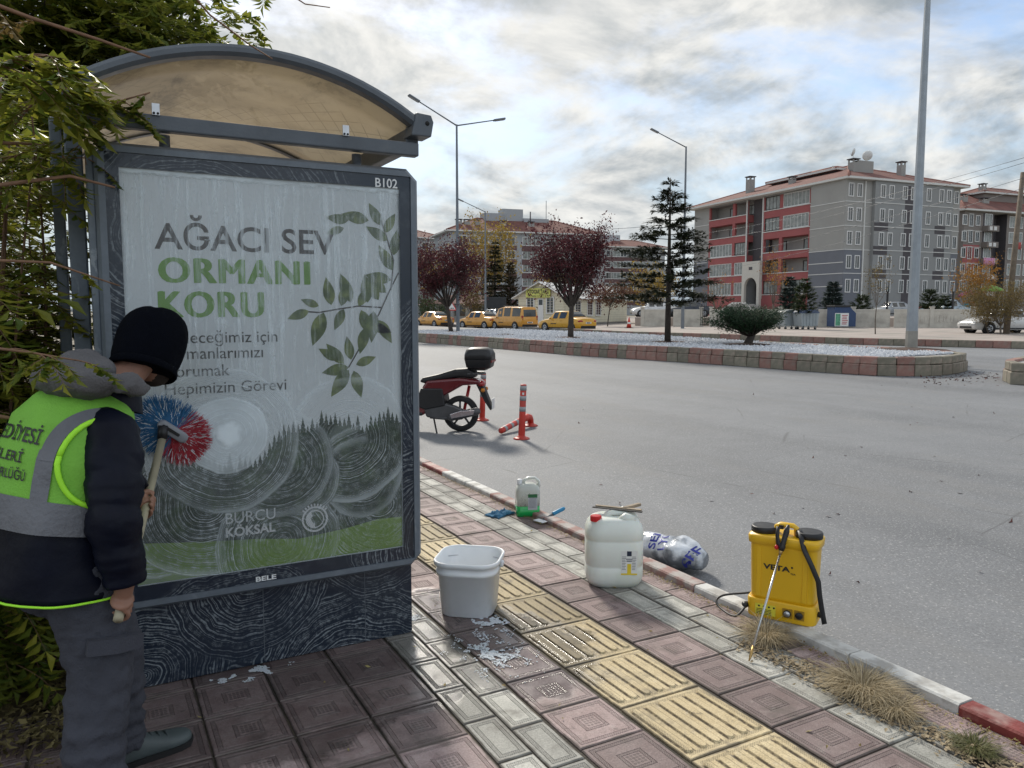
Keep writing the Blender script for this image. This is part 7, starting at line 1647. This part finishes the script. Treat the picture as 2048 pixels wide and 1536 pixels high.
def wbuild(b, name, m, par=None, remesh=0., smooth=0, disp=0., dscale=.06, sub=0):
    b.v = [(v_[0]-W0_.x, v_[1]-W0_.y, v_[2]-W0_.z) for v_ in b.v]
    o = b.build(name, m, par or wk, fix=True)
    if remesh: q = o.modifiers.new('r', 'REMESH'); q.mode = 'VOXEL'; q.voxel_size = remesh; q.use_smooth_shade = True
    if smooth: q = o.modifiers.new('s', 'SMOOTH'); q.factor = .5; q.iterations = smooth
    if disp:
        tx = bpy.data.textures.new('folds', 'CLOUDS'); tx.noise_scale = dscale; tx.noise_depth = 3
        q = o.modifiers.new('d', 'DISPLACE'); q.texture = tx; q.strength = disp; q.mid_level = .5; q.texture_coords = 'LOCAL'
    if sub: q = o.modifiers.new('u', 'SUBSURF'); q.levels = sub; q.render_levels = sub
    return o
# --- torso surface: angle t (0 front, 90 right, 180 back) and height s (0 hem .. 1 neck)
TS = [(0., Vector((-.115, 2.775, .685)), .215, .178, 4), (.18, Vector((-.112, 2.78, .79)), .208, .176, 8), (.42, Vector((-.102, 2.79, .93)), .205, .172, 14), (.66, Vector((-.080, 2.81, 1.07)), .210, .170, 20),
      (.82, Vector((-.052, 2.83, 1.165)), .205, .155, 26), (.92, Vector((-.022, 2.85, 1.225)), .165, .128, 30), (1., Vector((.02, 2.875, 1.275)), .105, .095, 34)]
def torso(t, s, k=1., out=0.):
    i = 0
    while i < len(TS)-2 and s > TS[i+1][0]: i += 1
    a, b_ = TS[i], TS[i+1]; u = (s-a[0])/(b_[0]-a[0]); u2 = max(0., min(1., u))
    c_ = a[1].lerp(b_[1], u2); w = a[2]+(b_[2]-a[2])*u2; d = a[3]+(b_[3]-a[3])*u2; ph = rad(a[4]+(b_[4]-a[4])*u2)
    ft_ = fdir*math.cos(ph)-UP*math.sin(ph); ct, st_ = math.cos(t), math.sin(t); e = .86
    sg = lambda v_: math.copysign(abs(v_)**e, v_)
    p = c_+rdr*(w*k+out)*sg(st_)+ft_*(d*k+out)*sg(ct)
    nz = noise.noise((p.x*9, p.y*9, p.z*7))*.010+noise.noise((p.x*24, p.y*24, p.z*15))*.004
    return p+(rdr*st_+ft_*ct)*nz
def tgrid(t0, t1, s0, s1, nt, ns, k, out, closed=False, cap=(False, False), sfn=None):
    b = MB(); rs = []
    for j in range(ns+1):
        s_ = s0+(s1-s0)*j/ns; rs.append([torso(t0+(t1-t0)*i/nt, s_ if not sfn else sfn(t0+(t1-t0)*i/nt, s_), k, out) for i in range(nt if closed else nt+1)])
    b.rings(rs, cap, 0, True, None, closed); return b
TAU = 2*math.pi
b = tgrid(0, TAU, 0, 1, 56, 30, 1., 0., True, (True, True)); wbuild(b, 'jacket', m_navyj)
b = MB(); b.tube([torso(TAU*i/48, .004, 1., .006) for i in range(49)], .0038, 6); wbuild(b, 'jacket_hem', m_hivizb)
b = tgrid(0, TAU, .34, .995, 64, 30, 1.0, .014, True, (False, True)); vest = wbuild(b, 'vest', m_hiviz)
b = tgrid(0, TAU, .335, .485, 64, 6, 1.0, .0185, True); wbuild(b, 'reflective_band', m_tape, vest)
for t0 in (136, 224):
    b = tgrid(rad(t0-8), rad(t0+8), .48, .70 if t0 < 180 else .93, 6, 24, 1., .0185, False, (False, False), None); wbuild(b, 'reflective_strip', m_tape, vest)
def vtext(s, tL, tR, s0, cap, m=m_blk):
    v_, f = text_tris(s, .012); a = min(p[0] for p in v_); w = max(p[0] for p in v_)-a; b = MB()
    b.add([torso(rad(tL+(tR-tL)*(p[0]-a)/w), s0+p[1]/.73*cap, 1., .0178) for p in v_], f); stuff(wbuild(b, 'vest_print', m, vest))
vtext('BELEDİYESİ', 216, 147, .715, .062); vtext('İŞLERİ', 200, 158, .63, .045); vtext('MÜDÜRLÜĞÜ', 206, 152, .555, .042)
# --- sleeves: quilted tubes
def sleeve(pts, rads, name, nq=8, seed=0):
    pts = [Vector(p) for p in pts]; dense = []; rr = []; n = 60
    segs = [(a, b_, (b_-a).length) for a, b_ in zip(pts, pts[1:])]; T = sum(q_[2] for q_ in segs)
    for i in range(n+1):
        d = T*i/n; k = 0
        while k < len(segs)-1 and d > segs[k][2]: d -= segs[k][2]; k += 1
        u = d/segs[k][2]; dense.append(segs[k][0].lerp(segs[k][1], u)); r0 = rads[k]+(rads[k+1]-rads[k])*u; ph = (i/n*nq) % 1.
        rr.append(r0*(.90+(.07+.05*noise.noise((i*.21, seed, 3)))*abs(math.sin(math.pi*ph))**.6))
    for _ in range(4): dense = [dense[0]]+[(dense[i-1]+dense[i]*2+dense[i+1])/4 for i in range(1, n)]+[dense[-1]]
    b = MB(); b.tube(dense, rr, 22); b.v = [tuple(Vector(v_)+Vector((noise.noise((v_[0]*16, v_[1]*16, v_[2]*11)), noise.noise((v_[1]*16, v_[0]*16, v_[2]*11)), 0))*.010+Vector((noise.noise((v_[0]*38, v_[1]*38, v_[2]*55)), noise.noise((v_[1]*38, v_[0]*38, v_[2]*55)), 0))*.006) for v_ in b.v]
    return wbuild(b, name, m_navyj)
RS = atY(222, 880, 2.665); RE = atY(228, 1035, 2.565); RW = atY(250, 1165, 2.570)
LS = torso(rad(-78), .82, .8); LE = Vector((.06, 3.11, 1.0))
sleeve([torso(rad(88), .84, .55), RS, RS.lerp(RE, .5)+rdr*.012, RE, RE.lerp(RW, .55), RW], [.09, .094, .086, .078, .072, .060], 'sleeve', 5.3)
PA = atY(236, 1240, 2.555); PB = atY(326, 872, 3.315)
def yimg(p): d = p-CO; return CY-F*d.dot(CU)/d.dot(CF)
lo, hi = 0., 1.
for _ in range(40):
    m_ = (lo+hi)/2
    if yimg(PA.lerp(PB, m_)) > 1012: lo = m_
    else: hi = m_
LH = PA.lerp(PB, lo); RH = PA.lerp(PB, .055); pd = (PB-PA).normalized()
LWr = LH+Vector((-.03, .045, .03)); sleeve([LS, LS.lerp(LE, .5), LE, LE.lerp(LWr, .9)], [.09, .088, .078, .06], 'sleeve', 6)
# armhole trim
n_ = (rdr*.92-UP*.15-fdir*.12).normalized(); ua = n_.cross(UP).normalized(); ub = n_.cross(ua)
cA = torso(rad(90), .70, .94)
b = MB(); b.tube([torso(rad(90+35*math.cos(TAU*i/40)), .69+.205*math.sin(TAU*i/40), 1., .020) for i in range(41)], .0055, 8, sq=(1, 1.5)); wbuild(b, 'armhole_trim', m_hivizb, vest)
if False: b.tube([cA+ua*.112*math.cos(TAU*i/36)+ub*.142*math.sin(TAU*i/36)+n_*(.012-.020*abs(math.sin(TAU*i/36))) for i in range(37)], .0065, 8, sq=(1, 1.7)); pass
b = MB(); rs = []
for i in range(41):
    a = TAU*(-.02+.56*i/40); rs.append([torso(rad(90+35*k_*math.cos(a)), .69+.205*(1+(k_-1)*.45)*math.sin(a), 1., .0205) for k_ in (1.09, 1.22, 1.36, 1.50)])
b.rings(rs, (False, False), 0, True, None, False); wbuild(b, 'reflective_yoke', m_tape, vest)
# --- head, neck, hands: the body itself, one skin
HC = atY(304, 696, 3.0); hf = (Vector((.52, .855, 0))*.82-UP*.57).normalized(); hu = (UP-hf*UP.dot(hf)).normalized(); hr = hf.cross(hu)
HM = Matrix(((hr.x, hf.x, hu.x, HC.x), (hr.y, hf.y, hu.y, HC.y), (hr.z, hf.z, hu.z, HC.z), (0, 0, 0, 1)))   # local x right, y face, z crown
body = MB()
body.ell((0, 0, .02), (.074, .094, .105), 20, 14, HM); body.ell((0, .045, -.055), (.056, .058, .062), 18, 12, HM); body.ell((0, .10, -.02), (.014, .022, .026), 10, 8, HM); body.ell((0, .085, -.065), (.026, .018, .012), 10, 8, HM)
for s_ in (-1, 1):
    body.ell((s_*.078, -.005, -.012), (.012, .022, .032), 10, 8, HM); body.ell((s_*.030, .083, .012), (.016, .012, .010), 8, 6, HM)
nk = torso(0, .97, .05)
body.tube([HM @ Vector((0, -.035, -.05)), (HM @ Vector((0, -.03, -.09))).lerp(nk, .5), nk], [.056, .056, .062], 16)
for pts, rr in (([nk, torso(0, .75, .05), torso(0, .4, .05), torso(0, .08, .05)], [.06, .13, .12, .13]), ([torso(rad(90), .84, .3), RS, RE, RW, RW.lerp(RH, .55)], [.06, .05, .042, .030, .026]), ([LS, LE, LWr, LH], [.05, .042, .030, .026])): body.tube(pts, rr, 14)
RK = atY(203, 1335, 2.66); RA = Vector((-.045, 2.575, .10)); RHp = torso(rad(60), .05, .45); LHp = torso(rad(-60), .05, .45); LK = Vector((.035, 2.90, .40)); LA = Vector((.035, 2.865, .10))
for pts in ([torso(0, .08, .05), RHp, RK, RA], [torso(0, .08, .05), LHp, LK, LA]): body.tube(pts, [.10, .085, .055, .040], 14)
def grip(Hp, palm_dir, along, flip):
    "palm against the pole, four fingers and a thumb curled round it"
    u = palm_dir.normalized(); u = (u-along*u.dot(along)).normalized(); w = along.cross(u).normalized()*flip; R_ = .0225
    body.ell((0, 0, 0), (.040, .016, .034), 14, 10, Matrix(((along.x, u.x, w.x, (Hp+u*.032).x), (along.y, u.y, w.y, (Hp+u*.032).y), (along.z, u.z, w.z, (Hp+u*.032).z), (0, 0, 0, 1))))
    for k, (L_, rr) in enumerate(((250, .0085), (265, .009), (255, .0088), (225, .0075))):
        o_ = Hp+along*(.031-.0205*k); pts = []
        for i in range(8): a = rad(-10+L_*i/7); pts.append(o_+u*(R_+.004*(i < 2))*math.cos(a)+w*(R_+.003)*math.sin(a))
        body.tube([Hp+u*.034+along*(.026-.018*k)+w*.012]+pts, [rr*1.1]+[rr]*5+[rr*.95, rr*.9, rr*.75], 9)
    tp = [Hp+u*.034-w*.01+along*.015, Hp+u*.026-w*.024+along*.034, Hp+u*.004-w*.027+along*.046, Hp-u*.018-w*.017+along*.050]
    body.tube(tp, [.013, .0115, .0105, .008], 9)
grip(RH, (RW-RH), pd, 1); grip(LH, (LWr-LH), pd, -1)
wbuild(body, 'body', m_skin, None, .0042, 2)
# --- beanie, beard, collar, hood
b = MB(); rs = []
for z, r_ in ((-.118, .094), (-.110, .101), (-.07, .109), (-.03, .113), (.01, .114), (.05, .110), (.088, .096), (.118, .072), (.136, .042), (.144, .012)):
    rs.append([HM @ Vector((r_*.97*math.cos(TAU*k/32)*(1+.03*math.sin(3*TAU*k/32)*(z > .09)), -.012+r_*1.14*math.sin(TAU*k/32), z+.016+(.020*math.sin(TAU*k/32)+.006*noise.noise((k*.5, z*20, 1))))) for k in range(32)])
b.rings(rs, (True, True)); bn_ = wbuild(b, 'beanie', m_beanie, None, 0, 0, .018, .045, 1)
b = MB(); b.tube([HM @ Vector((.1045*.97*math.cos(TAU*k/36), -.012+.1045*1.14*math.sin(TAU*k/36), -.094+.020*math.sin(TAU*k/36))) for k in range(37)], .0045, 8, sq=(1, 3.0)); wbuild(b, 'beanie_rim', m_beanie, bn_)
b = MB(); b.ell((0, .052, -.068), (.058, .055, .050), 18, 12, HM); wbuild(b, 'beard', m_beard)
cc_ = torso(0, .985, .0); b = MB(); rs = []
for k_, h in ((.11, -.02), (.105, .03), (.090, .075), (.078, .07), (.085, .02)):
    rs.append([cc_+rdr*k_*math.sin(TAU*i/26)+fdir*k_*.92*math.cos(TAU*i/26)+UP*(h-.035*math.cos(TAU*i/26))+fdir*.03 for i in range(26)])
b.rings(rs, (False, False)); wbuild(b, 'collar', m_maroon)
b = MB(); rs = []
for k_, h in ((.118, -.03), (.116, .03), (.108, .05)): rs.append([cc_+rdr*k_*math.sin(TAU*i/26)+fdir*k_*.92*math.cos(TAU*i/26)+UP*(h-.035*math.cos(TAU*i/26))+fdir*.03 for i in range(26)])
b.rings(rs, (False, False)); wbuild(b, 'outer_collar', m_navyj)
b = MB(); hd_ = Matrix.Translation(atY(165, 765, 2.80)) @ Matrix(((rdr.x, fdir.x, 0, 0), (rdr.y, fdir.y, 0, 0), (0, 0, 1, 0), (0, 0, 0, 1))) @ Matrix.Rotation(rad(-16), 4, 'X')
b.ell((0, -.03, -.004), (.165, .105, .060), 24, 14, hd_); b.ell((0, .00, .048), (.120, .080, .046), 22, 12, hd_); b.ell((-.055, .02, .075), (.070, .06, .035), 16, 10, hd_)
b.tube([hd_ @ Vector((.155*math.cos(rad(a)), .02+.115*math.sin(rad(a)), .018+.010*math.sin(rad(3*a)))) for a in range(-40, 221, 13)], [.020+.014*abs(math.sin(rad(a*1.1))) for a in range(-40, 221, 13)], 10)
b.tube([hd_ @ Vector((.155, .03, .01)), hd_ @ Vector((.13, .115, .012)), hd_ @ Vector((.085, .165, .02))], [.032, .026, .012], 10)
b.tube([hd_ @ Vector((-.15, .03, .02)), hd_ @ Vector((-.11, .12, .045)), hd_ @ Vector((-.06, .17, .05))], [.032, .028, .014], 10)
wbuild(b, 'hood', m_hood, None, .0075, 3, .022, .05)
# --- trousers
b = MB(); tp0 = torso(0, .10, .02)
def leg(pts, rads, seed):
    pts = [Vector(p) for p in pts]; dn = []; rr = []; n = 40; k = len(pts)-1
    for i in range(n+1):
        t_ = i/n*k; j = min(k-1, int(t_)); u = t_-j; dn.append(pts[j].lerp(pts[j+1], u)); rr.append(rads[j]+(rads[j+1]-rads[j])*u+.006*math.sin(i*1.9+seed)*(.3+.9*(i/n > .55)))
    for _ in range(3): dn = [dn[0]]+[(dn[i-1]+2*dn[i]+dn[i+1])/4 for i in range(1, n)]+[dn[-1]]
    b.tube(dn, rr, 22)
leg([RHp+UP*.06, RHp.lerp(RK, .4), RK, RK.lerp(RA, .5)-fdir*.012, RA+UP*.02, RA-UP*.055], [.130, .115, .094, .088, .086, .090], 0); leg([LHp+UP*.06, LHp.lerp(LK, .4), LK, LK.lerp(LA, .5), LA+UP*.03, LA-UP*.02], [.128, .112, .090, .078, .074, .076], 2)
for s0, k_ in ((.02, .86), (.12, .84)): pass
b.ell(tuple(torso(0, .06, .0)), (.145, .145, .12), 20, 12)
tr_o = wbuild(b, 'trousers', m_trou, None, .008, 3, .026, .045)
pkp = RHp.lerp(RK, .72)+rdr*.100; b = MB(); pm_ = Matrix(((fdir.x, rdr.x, 0, pkp.x), (fdir.y, rdr.y, 0, pkp.y), (0, 0, 1, pkp.z), (0, 0, 0, 1))) @ Matrix.Rotation(rad(10), 4, 'Y')
b.rings([[(x, y, z) for x, y in ((-.075, -.02), (.075, -.02), (.085, .012), (.0, .030), (-.085, .012))] for z in (.0, .045)], (True, True), 0, False, pm_); wbuild(b, 'pocket_flap', m_trou, tr_o)
# --- shoes
def shoe(heel, toe, name='shoe'):
    d = (toe-heel); L_ = d.length; d.normalize(); sdv = Vector((d.y, -d.x, 0)); b = MB(); rs = []
    for t_, w, h, z0 in ((0., .026, .060, .006), (.03, .036, .085, .003), (.14, .042, .098, .0), (.30, .041, .098, .0), (.46, .043, .080, .0), (.62, .050, .064, .0), (.78, .053, .054, .0), (.90, .046, .046, .003), (.97, .030, .036, .008), (1., .012, .022, .014)):
        rs.append([heel+d*L_*t_+sdv*w*math.copysign(abs(math.cos(a))**.75, math.cos(a))+UP*(z0+h/2+h/2*math.copysign(abs(math.sin(a))**.8, math.sin(a))) for a in [TAU*k/18 for k in range(18)]])
    b.rings(rs, (True, True)); o = wbuild(b, name, m_shoe, None, 0, 0, 0, 0, 1)
    b = MB(); rs = []
    for t_, w in ((-.01, .02), (.03, .040), (.3, .046), (.62, .055), (.8, .058), (.93, .048), (1.015, .012)): rs.append([heel+d*L_*t_+sdv*s_*w+UP*z for s_, z in ((-1, .001), (1, .001), (1.02, .020), (-1.02, .020))])
    b.rings(rs, (True, True), 0, False); wbuild(b, 'sole', m_dark, o)
    for k in range(3):
        q_ = heel+d*L_*(.50+.09*k); b = MB(); b.tube([q_+sdv*.042*math.cos(rad(a))+UP*(.03+.046*math.sin(rad(a))-.006*k) for a in range(10, 171, 16)], .004, 6); wbuild(b, 'strap', m_shoe, o)
    b = MB(); b.tube([heel+d*.055+UP*.085, heel+d*.06+UP*.115], [.040, .042], 16); wbuild(b, 'cuff', m_shoe, o)
shoe(Vector((-.005, 2.855, 0)), Vector((.262, 2.935, 0))); shoe(Vector((-.10, 2.56, 0)), Vector((.125, 2.70, 0)))
# --- brush
m_bluec = mat('blue_bristles', (.02, .115, .26), .7, var=.3, vs=30); m_redc = mat('red_bristles', (.36, .02, .035), .7, var=.3, vs=30); m_hand = mat('pale_wooden_handle', (.40, .36, .25), .6, var=.12, vs=9, bump=.1, bs=50)
br_ = thing('wash_brush', 'long-handled wash brush with blue and red bristles pressed on the poster', 'brush', PA); o0 = PA.copy()
b = MB(); b.tube([PA-o0, PB-o0], .0145, 14); b.build('handle', m_hand, br_)
BC = Vector(atY(345, 862, 3.335)); ax_ = Vector(atY(378, 882, 3.335))-Vector(atY(318, 845, 3.335)); ax_.y = 0; ax_.normalize(); az_ = Vector((-ax_.z, 0, ax_.x))
b = MB(); M_ = Matrix(((ax_.x, 0, az_.x, (BC-o0).x), (0, 1, 0, (BC-o0).y), (ax_.z, 0, az_.z, (BC-o0).z), (0, 0, 0, 1)))
b.rings([[(x, y, z) for x, z in rrect(.125*k, .042*k, .019*k, 6)] for y, k in ((-.030, .86), (-.026, 1.), (.008, 1.), (.010, .95))], (True, True), 0, True, M_); hb = b.build('head', mat('grey_brush_plastic', (.24, .25, .28), .4, var=.1), br_)
b = MB(); b.rings([[(x-.01, y, z) for x, z in rrect(.075, .012, .005, 4)] for y in (-.0325, -.0300)], (True, True), 0, False, M_); b.build('head_slot', m_dark, hb)
b = MB(); b.tube([M_ @ Vector((-.045, -.028, 0)), PB-o0-pd*.02], [.018, .019], 12); b.build('socket', m_blk, hb)
r = random.Random(5)
for nm, mm, x0, x1, sg_ in (('blue_bristles', m_bluec, -.06, .012, 0), ('red_bristles', m_redc, .008, .06, 1)):
    b = MB()
    for i in range(1500):
        x = r.uniform(x0, x1); z = r.uniform(-.018, .018); a = math.atan2(z*3.2, x*1.1+(.012 if sg_ else -.012))+r.gauss(0, .28); L_ = r.uniform(.075, .108)*(1. if sg_ else 1.05)
        p0 = Vector((x, .006, z)); p1 = p0+Vector((math.cos(a)*L_*.55, r.uniform(-.004, .022), math.sin(a)*L_*.55)); p2 = p0+Vector((math.cos(a)*L_*.98, r.uniform(-.012, .034), math.sin(a)*L_*.98))
        w = .0011; u = Vector((-math.sin(a), 0, math.cos(a)))*w; k = len(b.v)
        b.v += [tuple(M_ @ q_) for q_ in (p0-u, p0+u, p1-u, p1+u, p2-u*.8, p2+u*.8)]
        for f in ((0, 1, 3, 2), (2, 3, 5, 4)): b.f.append([q_+k for q_ in f]); b.mi.append(1 if r.random() < .13 else 0); b.sm.append(False)
    stuff(b.build(nm, [mm, m_suds], br_))
SC.cycles.max_bounces = 5; SC.cycles.diffuse_bounces = 3; SC.cycles.glossy_bounces = 2; SC.cycles.transparent_max_bounces = 8
SC.cycles.caustics_reflective = False; SC.cycles.caustics_refractive = False
